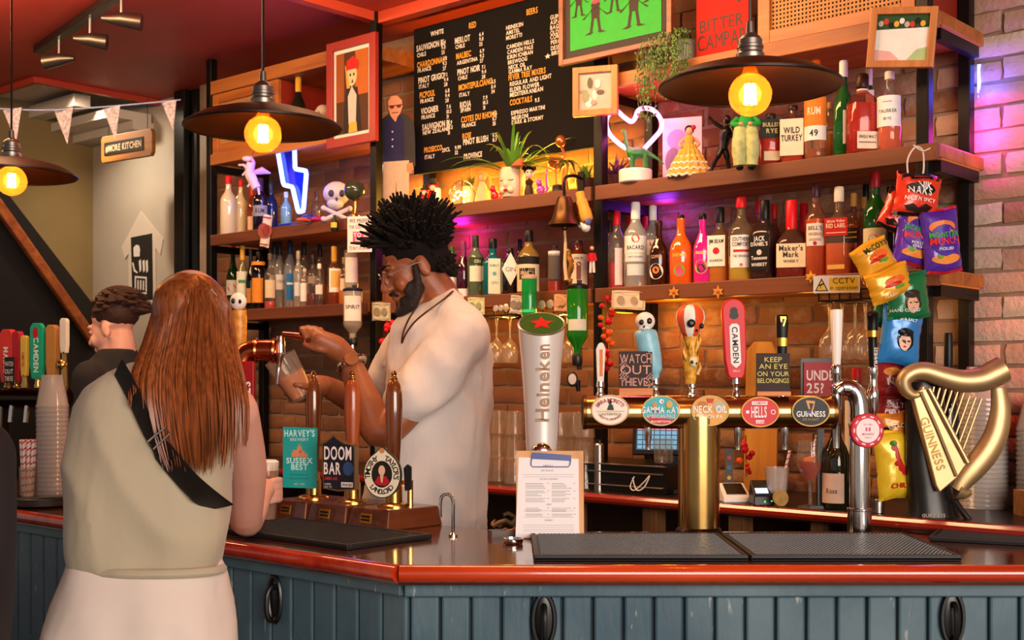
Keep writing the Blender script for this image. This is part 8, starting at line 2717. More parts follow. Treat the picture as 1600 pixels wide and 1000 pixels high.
def lever(px, y0, y1, w, cA, txt, tc, lab, th=.02, rnd=False):
 m_ = ink(cA, .35)
 h = y1 - y0
 out = [(-w * .38, 0), (w * .38, 0), (w * .5, h * .25), (w * .5, h - w * .3), (w * .3, h), (-w * .3, h), (-w * .5, h - w * .3), (-w * .5, h * .25)]
 b = add(FT, 'tap_handle', m_, lambda m: m.prism([(xx(px) + a * k, zz(y1) + c_ * k) for a, c_ in out], flat((0, -.01, 0), (1, 0, 0), (0, 0, 1)), (0, -1, 0), th), smooth=False, bevel=.003, label=lab)
 if txt:
  add(b, 'lettering', ink(tc, .4), lambda m: m.text(txt, w * .36, lambda u, v: Vector((xx(px) + v * k, -.0108, zz((y0 + y1) / 2 + 6) - u * k)), (0, -w * .18), 'c', 1, True), smooth=False)
 add(b, 'ferrule', BRASS, lambda m: m.lathe([(5 * k, zz(610)), (6 * k, zz(602)), (4 * k, zz(y1 + 4)), (5 * k, zz(y1 - 2))], 10, c=(xx(px), 0, 0)))
 return b
lever(5, 514, 598, 24, '#d23a30', 'MADRI', '#f0e4dc', 'red slab tap handle', .03)
lever(22, 517, 596, 14, '#a8242c', '', '#fff', 'narrow dark red tap handle', .03)
lever(36, 524, 588, 12, '#d9b44a', 'AMSTEL', '#b8242c', 'slim yellow tap handle')
b = lever(59, 505, 592, 24, '#1fa678', 'CAMDEN', '#e6f0ea', 'green paddle tap handle')
add(b, 'hole', ink('#b81e2a', .4), lambda m: m.disc(flat((xx(58), -.0112, zz(520)), (1, 0, 0), (0, 0, 1)), (0, 0), 5 * k, 9 * k), smooth=False)
lever(84, 508, 590, 18, '#b9803c', '', '#fff', 'plain wooden tap handle', .03)
lever(106, 498, 552, 13, '#e6dcc4', '', '#fff', 'cream white tap handle')
b = add(FT, 'chalk_label', ink('#2a2726', .7), lambda m: m.box((xx(20), -.035, zz(578)), (17 * k, .006, 40 * k)), smooth=False)
add(b, 'lettering', ink('#d9d0c8', .7), lambda m: [m.text(w_, 7 * k, flat((xx(20), -.0385, zz(y_)), (1, 0, 0), (0, 0, 1)), (0, 0), 'c', .8, True, maxw=15 * k) for w_, y_ in (('WATCH', 572), ('OUT', 584), ('THIEVES', 595))], smooth=False)
add(FT, 'tap_ball', BRASS, lambda m: m.ell((xx(102), 0, zz(570)), 9 * k))
for x in (20, 47, 96):
 add(FT, 'spout', CHROME, lambda m: m.tube([(xx(x), -.02, zz(632)), (xx(x), -.03, zz(660))], 4 * k, 8))
b_ = BP(-3.93, 2.25)
pz = P(82, 0, 4.42)
kk = 4.42 / F
cup_stack('tall stack of clear plastic cups at the left end behind the woman', (pz.x, pz.y, BAR_Z + .034), 20, 16 * kk, 25 * kk, 52 * kk, 7.2 * kk)
o = thing('round_tray', 'dark round drip tray under the cup stack at the far left', 'tray', (pz.x - .03, pz.y - .02, BAR_Z))
add(o, 'tray', mat('dark_tray', '#2a221c', .5, var=.2), lambda m: m.lathe([(.10, 0), (.115, .008), (.115, .028), (.108, .03), (.105, .024), (0, .024)], 30))
add(o, 'rim', BLACKP, lambda m: m.tube([(.113 * math.cos(a), .113 * math.sin(a), .03) for a in [2 * PI * i / 30 for i in range(30)]], .003, 6, closed=True))
pz = P(44, 0, 4.40)
o = thing('straw_holder', 'glass of red and white striped paper straws at the far left', 'straws', (pz.x, pz.y, BAR_Z + .026))
kk = 4.4 / F
add(o, 'glass', GLS, lambda m: m.lathe([(12 * kk, 0), (14 * kk, 50 * kk), (13 * kk, 50 * kk), (11 * kk, 3 * kk), (0, 2 * kk)], 16, cap=False))
for i in range(9):
 a = 2 * PI * i / 9
 straw(o, (6 * kk * math.cos(a), 6 * kk * math.sin(a), 4 * kk), (12 * kk * math.cos(a + .2), 10 * kk * math.sin(a), 92 * kk), 2.6 * kk, 8)
# ------------------------------------------------------------------ kitchen pass wall, bunting, ceiling spots
tp = TW - .024
def wall_pt(px, py):
 return PW(px, py, tp)
pc = wall_pt(222, 410)
k = pc.y / F
o = thing('arrow_poster', 'white arrow panel with a black chalk chef poster on the pass wall', 'poster', pc, RZ)
f_ = 1 / .93
A2 = lambda pts: [((x - 222) * k * 1.28, (410 - y + (x - 222) * -.13) * k) for x, y in pts]
add(o, 'arrow', mat('arrow_white', '#bdb1a2', .7, var=.05), lambda m: m.prism(A2([(192, 478), (192, 398), (184, 406), (176, 388), (219, 330), (268, 372), (262, 396), (252, 386), (252, 474)]), lambda u, v: Vector((u, -.002, v)), (0, -1, 0), .006), smooth=False)
add(o, 'poster', mat('poster_black', '#15130f', .6), lambda m: m.prism(A2([(198, 372), (245, 364), (247, 466), (202, 474)]), lambda u, v: Vector((u, -.004, v)), (0, -1, 0), .002), smooth=False)
def chef(m):
 q = lambda pts: m.add([Vector((u, -.0046, v)) for u, v in A2(pts)], [tuple(range(len(pts)))])
 q([(205, 402), (204, 388), (210, 383), (217, 384), (219, 390), (218, 401)])
 q([(201, 412), (204, 411), (208, 422), (214, 426), (213, 428), (205, 425)])
 for x in (216, 224, 231):
  q([(x, 408), (x + 5, 405), (x + 6, 422), (x + 2, 426)])
 for a, b, c_, d_ in ((207, 432, 234, 435), (207, 435, 210, 458), (231, 434, 234, 455), (209, 456, 234, 459)):
  q([(a, b), (c_, b), (c_, d_), (a, d_)])
 for x in (213, 219, 225):
  q([(x, 438), (x + 3, 438), (x + 3, 453), (x, 453)])
add(o, 'chalk_drawing', ink('#c9c4bc', .8), chef, smooth=False)
p0 = PW(197, 228, .05)
o = thing('hanging_sign', 'brown wooden hanging sign with a dark lettered panel before the pass', 'sign', p0, -.62)
k = p0.y / F
w = 108 * k / .86
add(o, 'board', wood('sign_wood', '#7a4a1c', '#a8702c', 'x', 3, .5), lambda m: m.prism([(x * w / 2 + 0, y * 21 * k) for x, y in [(-1, -.8), (-.95, -1), (.93, -1), (1, -.7), (1, .7), (.93, 1), (-.95, 1), (-1, .8)]], flat((0, 0, 0), (1, 0, 0), (0, 0, 1)), (0, -1, 0), .025), smooth=False, bevel=.003)
add(o, 'panel', ink('#17120f', .6), lambda m: m.box((-.02, -.002, 0), (w * .76, .004, 20 * k)), smooth=False)
add(o, 'lettering', ink('#d9b890', .6), lambda m: m.text('#MORE KITCHEN', 10 * k, flat((-.02, -.0046, -5 * k), (1, 0, 0), (0, 0, 1)), (0, 0), 'c', .8, True, maxw=w * .7), smooth=False)
for sx in (-1, 1):
 add(o, 'chain', BLACKM, lambda m: m.tube([(sx * w * .38, .012, 20 * k), (sx * w * .38, .012, CEIL - p0.z - .07)], .002, 5))
bn = thing('bunting', 'string of small white floral pennants across the kitchen pass', 'bunting', PW(140, 170, -.3), 0)
pts = [PW(-30, 168, -.9), PW(20, 171, -.75), PW(60, 172, -.65), PW(100, 171, -.55), PW(175, 166, -.4), PW(262, 158, -.22), PW(282, 156, -.16)]
inv = Matrix.Translation(bn.location).inverted()
add(bn, 'cord', ink('#aab4d8', .7), lambda m: m.tube([inv @ q for q in smooth_path(pts, 5)], .004, 6))
PEN = mat('floral_cloth', '#cfc3cc', .8, var=.45, vscale=70)
for px, w_, y0, y1, t_ in ((19, 38, 171, 222, -.75), (99, 38, 171, 226, -.55), (174, 34, 168, 220, -.4), (264, 28, 159, 204, -.22)):
 c_ = inv @ PW(px, y0, t_)
 k = depth(px, t_) / F
 add(bn, 'pennant', PEN, lambda m: m.prism([(-w_ / 2 * k, 0), (w_ / 2 * k, 2 * k), (8 * k, -(y1 - y0) * k)], lambda u, v: c_ + Vector((u * .9, -u * .35, v)), (-.35, -.9, 0), .002), smooth=False)
p = P(118, 22, 5.0)
tr = thing('track_light', 'black ceiling track with three brushed steel spotlights', 'ceiling light', (p.x, 5.0, CEIL), 0)
d5 = F * (CEIL - CZ) / (590 - 30)
a, b = Vector(((60 - 800) * 6.05 / F, 6.05, CEIL)), Vector(((190 - 800) * 5.15 / F, 5.15, CEIL))
tr.location = a.lerp(b, .5)
inv = Matrix.Translation(tr.location).inverted()
add(tr, 'track', BLACKP, lambda m: m.bar(inv @ (a - Vector((0, 0, .02))), inv @ (b - Vector((0, 0, .02))), .05, .035), smooth=False, bevel=.003)
for f_, dx in ((.28, -.07), (.66, .07), (1.0, .08)):
 q = inv @ a.lerp(b, f_)
 h_ = add(tr, 'spotlight', mat('spot_nickel', '#6a625c', .35, .9), lambda m: m.tube([q + Vector((-dx * 1.0, 0, -.125)), q + Vector((0, 0, -.13)), q + Vector((dx, .01, -.14))], [.012, .03, .036], 14))
 add(h_, 'stem', STEEL, lambda m: m.tube([q + Vector((0, 0, -.03)), q + Vector((0, 0, -.12))], .006, 8))
dlp = PW(92, 141, 0)
o = thing('downlight', 'small round lit downlight in the white ceiling of the pass', 'ceiling light', W(-6.5, -.2, CEIL + .03))
add(o, 'bezel', BLACKM, lambda m: m.lathe([(.05, -.006), (.05, 0), (.035, 0), (.035, -.006), (.05, -.006)], 20, cap=False))
add(o, 'lamp', emis('downlight_lamp', '#ffe0a0', 12), lambda m: m.lathe([(.034, -.002), (0, -.0021)], 16))
light('SPOT', 'downlight_beam', W(-6.5, -.2, CEIL + .015), 42, '#ffe6c8', .03, target=W(-6.25, .36, 1.5), spot=130, blend=.9)
# ------------------------------------------------------------------ people
def fuse(name, m, mb, voxel, parent=None, it=6, label=None, folds=None):
 """melt overlapping closed pieces into one continuous skin"""
 me = bpy.data.meshes.new(name)
 me.from_pydata(mb.v, [], mb.f)
 o = bpy.data.objects.new(name, me)
 COL.objects.link(o)
 q = o.modifiers.new('r', 'REMESH')
 q.mode = 'VOXEL'
 q.voxel_size = voxel
 q.use_smooth_shade = True
 w = o.modifiers.new('s', 'SMOOTH')
 w.iterations = it
 w.factor = .5
 bpy.context.view_layer.update()
 n = bpy.data.meshes.new_from_object(o.evaluated_get(bpy.context.evaluated_depsgraph_get()))
 o.modifiers.clear()
 o.data = n
 n.materials.clear()
 n.materials.append(m)
 if folds:
  for v in n.vertices:
   c_ = v.co
   w = mnoise.noise(Vector((c_.x * 5 + c_.z * 3.5, c_.y * 5, c_.z * 2.2 - c_.x * 2)) * folds[1])
   w2 = mnoise.noise(Vector((c_.x * 11 - c_.z * 4, c_.y * 9, c_.z * 5)) * folds[1])
   v.co = c_ + v.normal * folds[0] * ((1 - abs(w) * 3.2) * .8 + w2 * .5)
 n.shade_smooth()
 if parent is not None:
  kids_to(parent, o)
 if label:
  o['label'] = label
 return o
def loft(mb, rings, n=28):
 """rings = (py, left px, right px, depth of axis, half depth)"""
 vs, fs = [], []
 for py, l, r, d, ry in rings:
  c_ = P((l + r) / 2, py, d)
  rx = (r - l) / 2 * d / F
  for j in range(n):
   a = 2 * PI * j / n
   ca, sa = math.cos(a), math.sin(a)
   e = (abs(ca) ** 2.5 + abs(sa) ** 2.5) ** (-1 / 2.5)
   vs.append((c_.x + rx * ca * e, c_.y + ry * sa * e, c_.z))
 N = len(rings)
 for i in range(N - 1):
  for j in range(n):
   j2 = (j + 1) % n
   fs.append((i * n + j, i * n + j2, (i + 1) * n + j2, (i + 1) * n + j))
 fs += [tuple(reversed(range(n))), tuple(range((N - 1) * n, N * n))]
 mb.add(vs, fs)
def limb(mb, pts, rs, n=14):
 path = smooth_path(pts, 5)
 N = len(path)
 R = [rs[min(len(rs) - 2, int(i / (N - 1) * (len(rs) - 1)))] * (1 - q) + rs[min(len(rs) - 1, int(i / (N - 1) * (len(rs) - 1)) + 1)] * q for i in range(N) for q in [(i / (N - 1) * (len(rs) - 1)) % 1 if i < N - 1 else 1]]
 mb.tube(path, R, n)
 mb.ell(path[0], R[0], 10, 7)
 mb.ell(path[-1], R[-1], 10, 7)
def head_blobs(mb, M):
 E = lambda c_, r: mb.add(*_ell(c_, r), M)
 E((0, .015, .055), (.075, .096, .085))
 E((0, -.035, -.01), (.061, .058, .085))
 E((0, -.042, -.075), (.046, .046, .040))
 E((0, -.076, -.096), (.022, .02, .02))
 for sx in (-1, 1):
  E((sx * .012, -.103, -.031), (.011, .012, .009))
  E((sx * .040, -.066, -.028), (.024, .022, .026))
  E((sx * .075, .014, -.004), (.010, .021, .034))
  E((sx * .079, .018, -.026), (.008, .011, .012))
  E((sx * .028, -.086, .034), (.026, .012, .009))
 for i in range(6):
  t = i / 5
  E((0, -.088 - .026 * t, .025 - .05 * t), (.009 + .006 * t,) * 3)
 E((0, -.093, -.056), (.022, .011, .006))
 E((0, -.091, -.067), (.020, .012, .008))
def _ell(c_, r):
 m = MB()
 m.ell(c_, r, 14, 10)
 return m.v, m.f
def head_extras(root, M, hairm, lids=None):
 for sx in (-1, 1):
  mb = MB()
  mb.ell((sx * .030, -.083, .012), .0115, 10, 8)
  mb.v = [tuple(M @ Vector(v)) for v in mb.v]
  e = mb.build('eye', lids or ink('#e6dcd4', .25))
  m2 = MB()
  if lids:
   m2.tube([(sx * .018, -.092, .007), (sx * .030, -.096, .004), (sx * .042, -.09, .007)], .0016, 5)
  else:
   m2.ell((sx * .030, -.0925, .009), (.005, .003, .005), 8, 6)
  m2.v = [tuple(M @ Vector(v)) for v in m2.v]
  kids_to(root, e, m2.build('iris', ink('#1d120c', .2)))
  mb = MB()
  mb.tube([M @ Vector(p) for p in [(sx * .012, -.098, .036), (sx * .03, -.097, .042), (sx * .05, -.082, .036)]], [.004, .005, .002], 6)
  kids_to(root, mb.build('eyebrow', hairm))
def headM(o, yaw, pitch, sc, roll=0):
 return Matrix.Translation(o) @ Matrix.Rotation(math.radians(yaw), 4, 'Z') @ Matrix.Rotation(math.radians(pitch), 4, 'X') @ Matrix.Rotation(math.radians(roll), 4, 'Y') @ Matrix.Scale(sc, 4)
def finger(mb, pts, r):
 mb.tube(smooth_path(pts, 4), [r] * (4 * (len(pts) - 2)) + [r * .95, r * .9, r * .85, r * .8, r * .6], 8)
# platform behind the bar, so that the staff stand at their true height
mb = MB()
mb.bar(W(-6.8, -.62, .06), W(-1.2, -.62, .06), .72, .12)
structure(mb.build('trim_6', floor_m, smooth=False))
# ---- the barman
SK1 = mat('skin_brown', '#985835', .45, sss=.12, var=.08, vscale=10)
HAIRK = mat('black_hair', '#120d0b', .85, spec=.2)
BM = thing('person', 'barman with black twisted hair, glasses and white T-shirt pulling a beer', 'person', P(670, 0, 4.15) * Vector((1, 1, 0)) + Vector((0, 0, .12)) if False else Vector((P(670, 0, 4.15).x, 4.15, .12)))
HM = headM(P(647, 420, 4.15), -72, 23, 1.04)
mb = MB()
head_blobs(mb, HM)
limb(mb, [HM @ Vector((0, .02, -.03)), HM @ Vector((0, .045, -.12)), P(686, 492, 4.17)], [.064, .066, .085])
loft(mb, [(800, 590, 735, 4.17, .10), (700, 605, 740, 4.17, .11), (600, 622, 748, 4.17, .11), (530, 632, 745, 4.17, .10), (495, 650, 725, 4.17, .07)])
LS_, LE_, LW_ = P(716, 532, 4.05), P(598, 676, 3.97), P(547, 563, 4.03)
limb(mb, [LS_, LS_.lerp(LE_, .5) + Vector((.01, 0, -.01)), LE_, LE_.lerp(LW_, .4) + Vector((-.012, 0, 0)), LW_], [.062, .058, .052, .055, .034])
hx = lambda px, py, d: P(px, py, d)
limb(mb, [LW_, P(524, 543, 3.992), P(500, 530, 3.966)], [.032, .040, .030])
for i in range(4):
 x = 503 - i * 10
 kz = [524, 521, 520, 521][i]
 finger(mb, [hx(x + 6, kz + 8, 3.962), hx(x - 1, kz - 5, 3.972), hx(x - 2, kz - 8, 4.004), hx(x - 3, kz + 3, 4.026), hx(x - 2, kz + 13, 4.018)], .0108 - i * .0006)
finger(mb, [hx(518, 549, 3.975), hx(504, 547, 3.955), hx(488, 543, 3.957), hx(473, 537, 3.966)], .0112)
RS_, RE_, RW_ = P(645, 540, 4.30), P(590, 636, 4.36), P(508, 602, 4.22)
limb(mb, [RS_, RS_.lerp(RE_, .5), RE_, RE_.lerp(RW_, .5) + Vector((0, 0, -.01)), RW_], [.06, .056, .05, .047, .033])
limb(mb, [RW_, P(497, 604, 4.18), P(490, 605, 4.135)], [.032, .040, .030])
for i in range(4):
 y = 588 + i * 11
 finger(mb, [hx(486 + i * 2, y, 4.12), hx(474 + i * 3, y + 2, 4.138), hx(454 + i * 4, y + 5, 4.132), hx(433 + i * 5, y + 6, 4.098)], .0105)
finger(mb, [hx(490, 606, 4.10), hx(480, 604, 4.05), hx(470, 602, 4.028), hx(458, 600, 4.022)], .0115)
fuse('body', SK1, mb, .0058, BM, 5)
head_extras(BM, HM, HAIRK, SK1)
SHIRT = mat('cream_tshirt', '#d9cec6', .9, bump=.5, bscale=3.2, stretch=(1.3, 1.3, .5), sheen=.2, bd=.06)
mb = MB()
loft(mb, [(836, 562, 757, 4.17, .165), (780, 566, 758, 4.17, .165), (720, 582, 762, 4.17, .165), (660, 596, 767, 4.17, .165), (600, 604, 768, 4.17, .165), (550, 608, 767, 4.17, .16), (512, 614, 758, 4.17, .14), (492, 632, 738, 4.18, .10), (478, 656, 724, 4.19, .08), (466, 672, 716, 4.20, .07)])
limb(mb, [P(716, 535, 4.06), P(678, 588, 4.02), P(636, 630, 3.985)], [.098, .094, .078])
limb(mb, [P(645, 540, 4.28), P(612, 592, 4.33)], [.09, .08])
limb(mb, [P(690, 480, 4.17), P(722, 525, 4.06)], [.07, .088])
sh_o = fuse('t_shirt', SHIRT, mb, .0105, BM, 7, folds=(.016, 1.3))
mb = MB()
nk = [P(688 + 33 * math.cos(a) , 470 - 6 * math.cos(a) + 9 * math.sin(a), 4.17 - .085 * math.sin(a)) for a in [2 * PI * i / 28 for i in range(28)]]
mb.tube(nk, .009, 8, closed=True)
kids_to(BM, mb.build('collar', SHIRT))
mb = MB()
mb.tube(smooth_path([P(708, 455, 4.10), P(690, 470, 4.055), P(668, 486, 4.02), P(648, 503, 4.01), P(634, 522, 4.012), P(628, 536, 4.012), P(630, 520, 4.02), P(638, 500, 4.03), P(648, 484, 4.05)], 5), .0032, 6)
kids_to(BM, mb.build('necklace', mat('dark_chain', '#4a342c', .35, .7)))
# twisted hair
r_ = random.Random(21)
mb = MB()
HE = lambda c_, r: mb.add(*_ell(c_, r), HM)
HE((0, .026, .072), (.086, .104, .086))
HE((0, .05, .02), (.080, .078, .08))
for i in range(1000):
 u, v = r_.uniform(-PI, PI), r_.uniform(-.35, 1.5)
 d_ = Vector((math.cos(v) * math.sin(u), -math.cos(v) * math.cos(u), math.sin(v)))
 if d_.y < -.45 and d_.z < .38:
  continue
 if d_.z < .0 and d_.y < .25:
  continue
 b = Vector((0, .026, .066)) + Vector((d_.x * .082, d_.y * .10, d_.z * .084))
 if i > 760:
  b = Vector((0, .05, .02)) + Vector((d_.x * .078, abs(d_.y) * .078, (d_.z - .7) * .08))
  d_ = Vector((d_.x, abs(d_.y), d_.z - .7)).normalized() * .55
 L = r_.uniform(.035, .062) * (1.25 if d_.z > .3 else .5 + .5 * max(0, d_.z / .3 + .3))
 w = Vector((r_.uniform(-.7, .7), r_.uniform(-.7, .7), r_.uniform(-.3, .6)))
 p1 = b + d_ * L * .55 + w * L * .2
 p2 = b + d_ * L + w * L * .55
 mb.tube([HM @ b, HM @ p1, HM @ p2], [.0095, .008, .0035], 5)
kids_to(BM, mb.build('hair', HAIRK))
mb = MB()
for sx in (-1, 1):
 mb.tube([HM @ Vector(p) for p in [(sx * .072, -.012, .015), (sx * .070, -.018, -.03), (sx * .062, -.034, -.07), (sx * .045, -.062, -.098), (sx * .018, -.088, -.113), (0, -.092, -.115)]], [.008, .013, .019, .023, .024, .022], 10)
 HE((sx * .054, -.038, -.058), (.017, .036, .030))
 HE((sx * .030, -.070, -.088), (.026, .024, .022))
 mb.tube([HM @ Vector(p) for p in [(sx * .032, -.087, -.062), (sx * .018, -.1, -.047), (0, -.104, -.045)]], [.006, .007, .006], 8)
fuse('beard', mat('beard_hair', '#1c120d', .7, bump=1, bscale=160), mb, .005, BM, 3)
mb = MB()
for sx in (-1, 1):
 mb.tube([HM @ Vector((sx * .034 + .027 * math.cos(a), -.108 + .010 * abs(math.cos(a)) * (1 if sx * math.cos(a) > 0 else 0), .006 + .021 * math.sin(a))) for a in [2 * PI * i / 22 for i in range(22)]], .0016, 5, closed=True)
 mb.tube([HM @ Vector(p) for p in [(sx * .061, -.098, .012), (sx * .076, -.04, .016), (sx * .082, .01, .014)]], .0016, 5)
mb.tube([HM @ Vector(p) for p in [(-.008, -.112, .008), (0, -.117, .012), (.008, -.112, .008)]], .0014, 5)
kids_to(BM, mb.build('spectacles', STEEL))
# watch
ax = (LW_ - LE_).normalized()
wc = LW_ - ax * .012
x_ = ax.orthogonal().normalized()
y_ = ax.cross(x_)
mb = MB()
mb.tube([wc + (x_ * math.cos(a) + y_ * math.sin(a)) * .042 for a in [2 * PI * i / 26 for i in range(26)]], .012, 8, closed=True, flatk=.9)
kids_to(BM, mb.build('watch_strap', CHROME))
mb = MB()
wd = (Vector((0, -1, .55)) - ax * Vector((0, -1, .55)).dot(ax)).normalized()
mb.lathe([(.023, 0), (.024, .008), (.021, .014), (0, .0145)], 20, mtx=Matrix.Translation(wc + wd * .042) @ wd.to_track_quat('Z', 'Y').to_matrix().to_4x4())
kids_to(BM, mb.build('watch_case', mat('watch_copper', '#c48a5c', .25, .8)))
JEAN = mat('blue_grey_jeans', '#56687a', .85, bump=.3)
mb = MB()
cx_, zt_ = P(662, 830, 4.17).x, P(0, 815, 4.17).z
for sx in (-1, 1):
 limb(mb, [(cx_ + sx * .02, 4.17 + sx * .085, zt_ - .04), (cx_ + sx * .02, 4.17 + sx * .095, .58), (cx_ + sx * .02, 4.17 + sx * .1, .2)], [.115, .085, .065])
mb.ell((cx_, 4.17, zt_), (.15, .16, .10), 18, 10)
fuse('jeans', JEAN, mb, .014, BM, 3)
for sx in (-1, 1):
 mb = MB()
 mb.ell((cx_ - .06, 4.17 + sx * .1, .165), (.14, .05, .045), 16, 8)
 kids_to(BM, mb.build('shoe', ink('#26221f', .5)))
# the glass he fills
ga, gb = P(437, 558, 4.06), P(473, 622, 4.085)
GA = (gb - ga)
GM = Matrix.Translation(ga) @ GA.to_track_quat('Z', 'Y').to_matrix().to_4x4()
Lg = GA.length
pg = thing('pint_glass', 'tilted pint glass half full of amber beer held under the copper tap', 'drink', gb)
mb = MB()
mb.lathe([(.054, 0), (.050, Lg * .5), (.038, Lg), (0, Lg), (0, Lg - .006), (.036, Lg - .008), (.048, Lg * .5), (.052, 0)], 24, mtx=GM, cap=False)
o = mb.build('glass', GLS)
mb = MB()
mb.lathe([(0, Lg * .42), (.048, Lg * .42), (.036, Lg - .01), (0, Lg - .01)], 22, mtx=GM, cap=False)
kids_to(pg, o, mb.build('beer', tint('#f08a1e', .85)))
# ---- the woman, seen from behind
SK2 = mat('skin_pale', '#e0a892', .5, sss=.12)
DW = 3.08
WM = thing('person', 'woman with long auburn hair, grey-green vest and cream trousers leaning on the bar', 'person', (P(225, 0, DW).x, DW, 0))
HW = headM(P(303, 512, 3.13), 165, 6, 1.02)
mb = MB()
head_blobs(mb, HW)
limb(mb, [HW @ Vector((0, .02, -.03)), P(296, 575, 3.10), P(282, 610, 3.08)], [.056, .055, .08])
loft(mb, [(860, 130, 330, DW, .08), (760, 130, 335, DW, .09), (680, 135, 345, DW, .09), (630, 150, 360, DW, .07), (600, 190, 350, DW, .05)])
ES, EE, EW = P(368, 640, 3.09), P(384, 812, 3.47), P(408, 775, 3.66)
limb(mb, [ES, ES.lerp(EE, .5) + Vector((.012, 0, 0)), EE, EE.lerp(EW, .5), EW], [.056, .056, .046, .042, .03])
gp = P(416, 0, 3.86)
limb(mb, [EW, P(411, 765, 3.74)], [.03, .036])
for i in range(4):
 z = BAR_Z + .075 + i * .021
 finger(mb, [(gp.x - .02, 3.765, z - .01), (gp.x + .03, 3.80, z), (gp.x + .045, 3.86, z), (gp.x + .02, 3.905, z)], .0095)
finger(mb, [(gp.x - .03, 3.76, BAR_Z + .13), (gp.x - .045, 3.83, BAR_Z + .145), (gp.x - .035, 3.88, BAR_Z + .14)], .0105)
FS, FE, FW = P(160, 655, 3.14), P(165, 800, 3.42), P(225, 780, 3.66)
limb(mb, [FS, FS.lerp(FE, .5), FE, FE.lerp(FW, .5), FW], [.054, .052, .044, .04, .028])
limb(mb, [FW, P(242, 784, 3.74)], [.028, .034])
for i in range(4):
 finger(mb, [P(240 + i * 5, 788 - i * 3, 3.74), P(246 + i * 5, 786 - i * 3, 3.79), P(250 + i * 5, 794 - i * 3, 3.82)], .009)
finger(mb, [P(236, 790, 3.72), P(244, 798, 3.74), P(254, 800, 3.76)], .010)
fuse('body', SK2, mb, .0065, WM, 5)
head_extras(WM, HW, mat('auburn_brow', '#5a2c14', .6))
VEST = mat('sage_vest_knit', '#b8aa8e', .9, bump=.4, bscale=3, stretch=(1.2, 1.2, .5), sheen=.2, bd=.045)
mb = MB()
loft(mb, [(893, 114, 344, DW, .115), (870, 110, 350, DW, .125), (820, 106, 352, DW, .13), (760, 103, 354, DW, .13), (700, 104, 362, DW, .125), (660, 106, 374, DW, .115), (632, 112, 382, DW, .10), (606, 132, 378, DW, .085), (588, 165, 362, DW, .075), (572, 205, 340, DW, .065), (562, 235, 325, DW, .055)])
fuse('vest', VEST, mb, .011, WM, 6, folds=(.013, 1.0))
mb = MB()
hem = [P(229 + 119 * math.cos(a), 888 + 9 * math.sin(a), DW - .134 * math.sin(a)) for a in [2 * PI * i / 40 for i in range(40)]]
mb.tube(hem, .011, 10, closed=True)
kids_to(WM, mb.build('hem', VEST))
TR = mat('cream_linen_trousers', '#e0d0c2', .9, bump=.35, bscale=3, stretch=(.5, .5, 1.6), bd=.04)
mb = MB()
loft(mb, [(1100, 66, 372, DW, .17), (1050, 66, 370, DW, .17), (1000, 72, 366, DW, .165), (940, 88, 358, DW, .15), (900, 104, 350, DW, .13), (868, 118, 338, DW, .11)])
for px in (152, 288):
 a = P(px, 0, DW)
 limb(mb, [(a.x, DW, .74), (a.x, DW, .45), (a.x, DW, .12)], [.125, .115, .12])
fuse('trousers', TR, mb, .013, WM, 5, folds=(.012, 1.1))
for px in (152, 288):
 a = P(px, 0, DW)
 mb = MB()
 mb.ell((a.x, DW + .05, .045), (.045, .12, .045), 14, 8)
 kids_to(WM, mb.build('shoe', ink('#d9d0c8', .6)))
mb = MB()
mb.tube(smooth_path([P(185, 574, 3.0), P(205, 610, 2.965), P(240, 684, 2.942), P(285, 742, 2.938), P(318, 774, 2.945), P(342, 792, 3.02)], 6), [.027] * 14 + [.037] * 17, 12, flatk=.10)
kids_to(WM, mb.build('bag_strap', ink('#1c1713', .6), label='wide black shoulder bag strap'))
mb = MB()
c_ = [(231, 690), (258, 668), (266, 677), (240, 702)]
mb.tube([P(a, b, 2.90) for a, b in c_], .0022, 6, closed=True)
kids_to(WM, mb.build('buckle', CHROME))
AUB = mat('auburn_hair', '#8c4a22', .36, var=.5, vscale=9, stretch=(14, 14, .8))
edge = [(427, 296, 310, 3.10), (436, 272, 336, 3.06), (462, 248, 356, 3.025), (500, 237, 363, 3.01), (545, 221, 368, 2.985), (585, 204, 378, 2.955), (630, 200, 387, 2.935), (680, 208, 388, 2.93), (750, 228, 380, 2.93)]
def hair_pt(y, u, lay):
 for (y0, l0, r0, d0), (y1, l1, r1, d1) in zip(edge, edge[1:]):
  if y <= y1 or y1 == 750:
   t = min(1, (y - y0) / (y1 - y0))
   l, r, d = l0 + (l1 - l0) * t, r0 + (r1 - r0) * t, d0 + (d1 - d0) * t
   rnd_ = max(0, 1 - u * u)
   back = (.10 if y < 540 else .10 * max(.25, 1 - (y - 540) / 90)) * (1 - math.sqrt(rnd_))
   return P((l + r) / 2 + u * (r - l) / 2, y, d + back + lay)
 return None
r_ = random.Random(8)
mb = MB()
mb.add(*_ell((0, .02, .045), (.088, .108, .09)), HW)
mb.add(*_ell((0, .05, -.03), (.078, .075, .11)), HW)
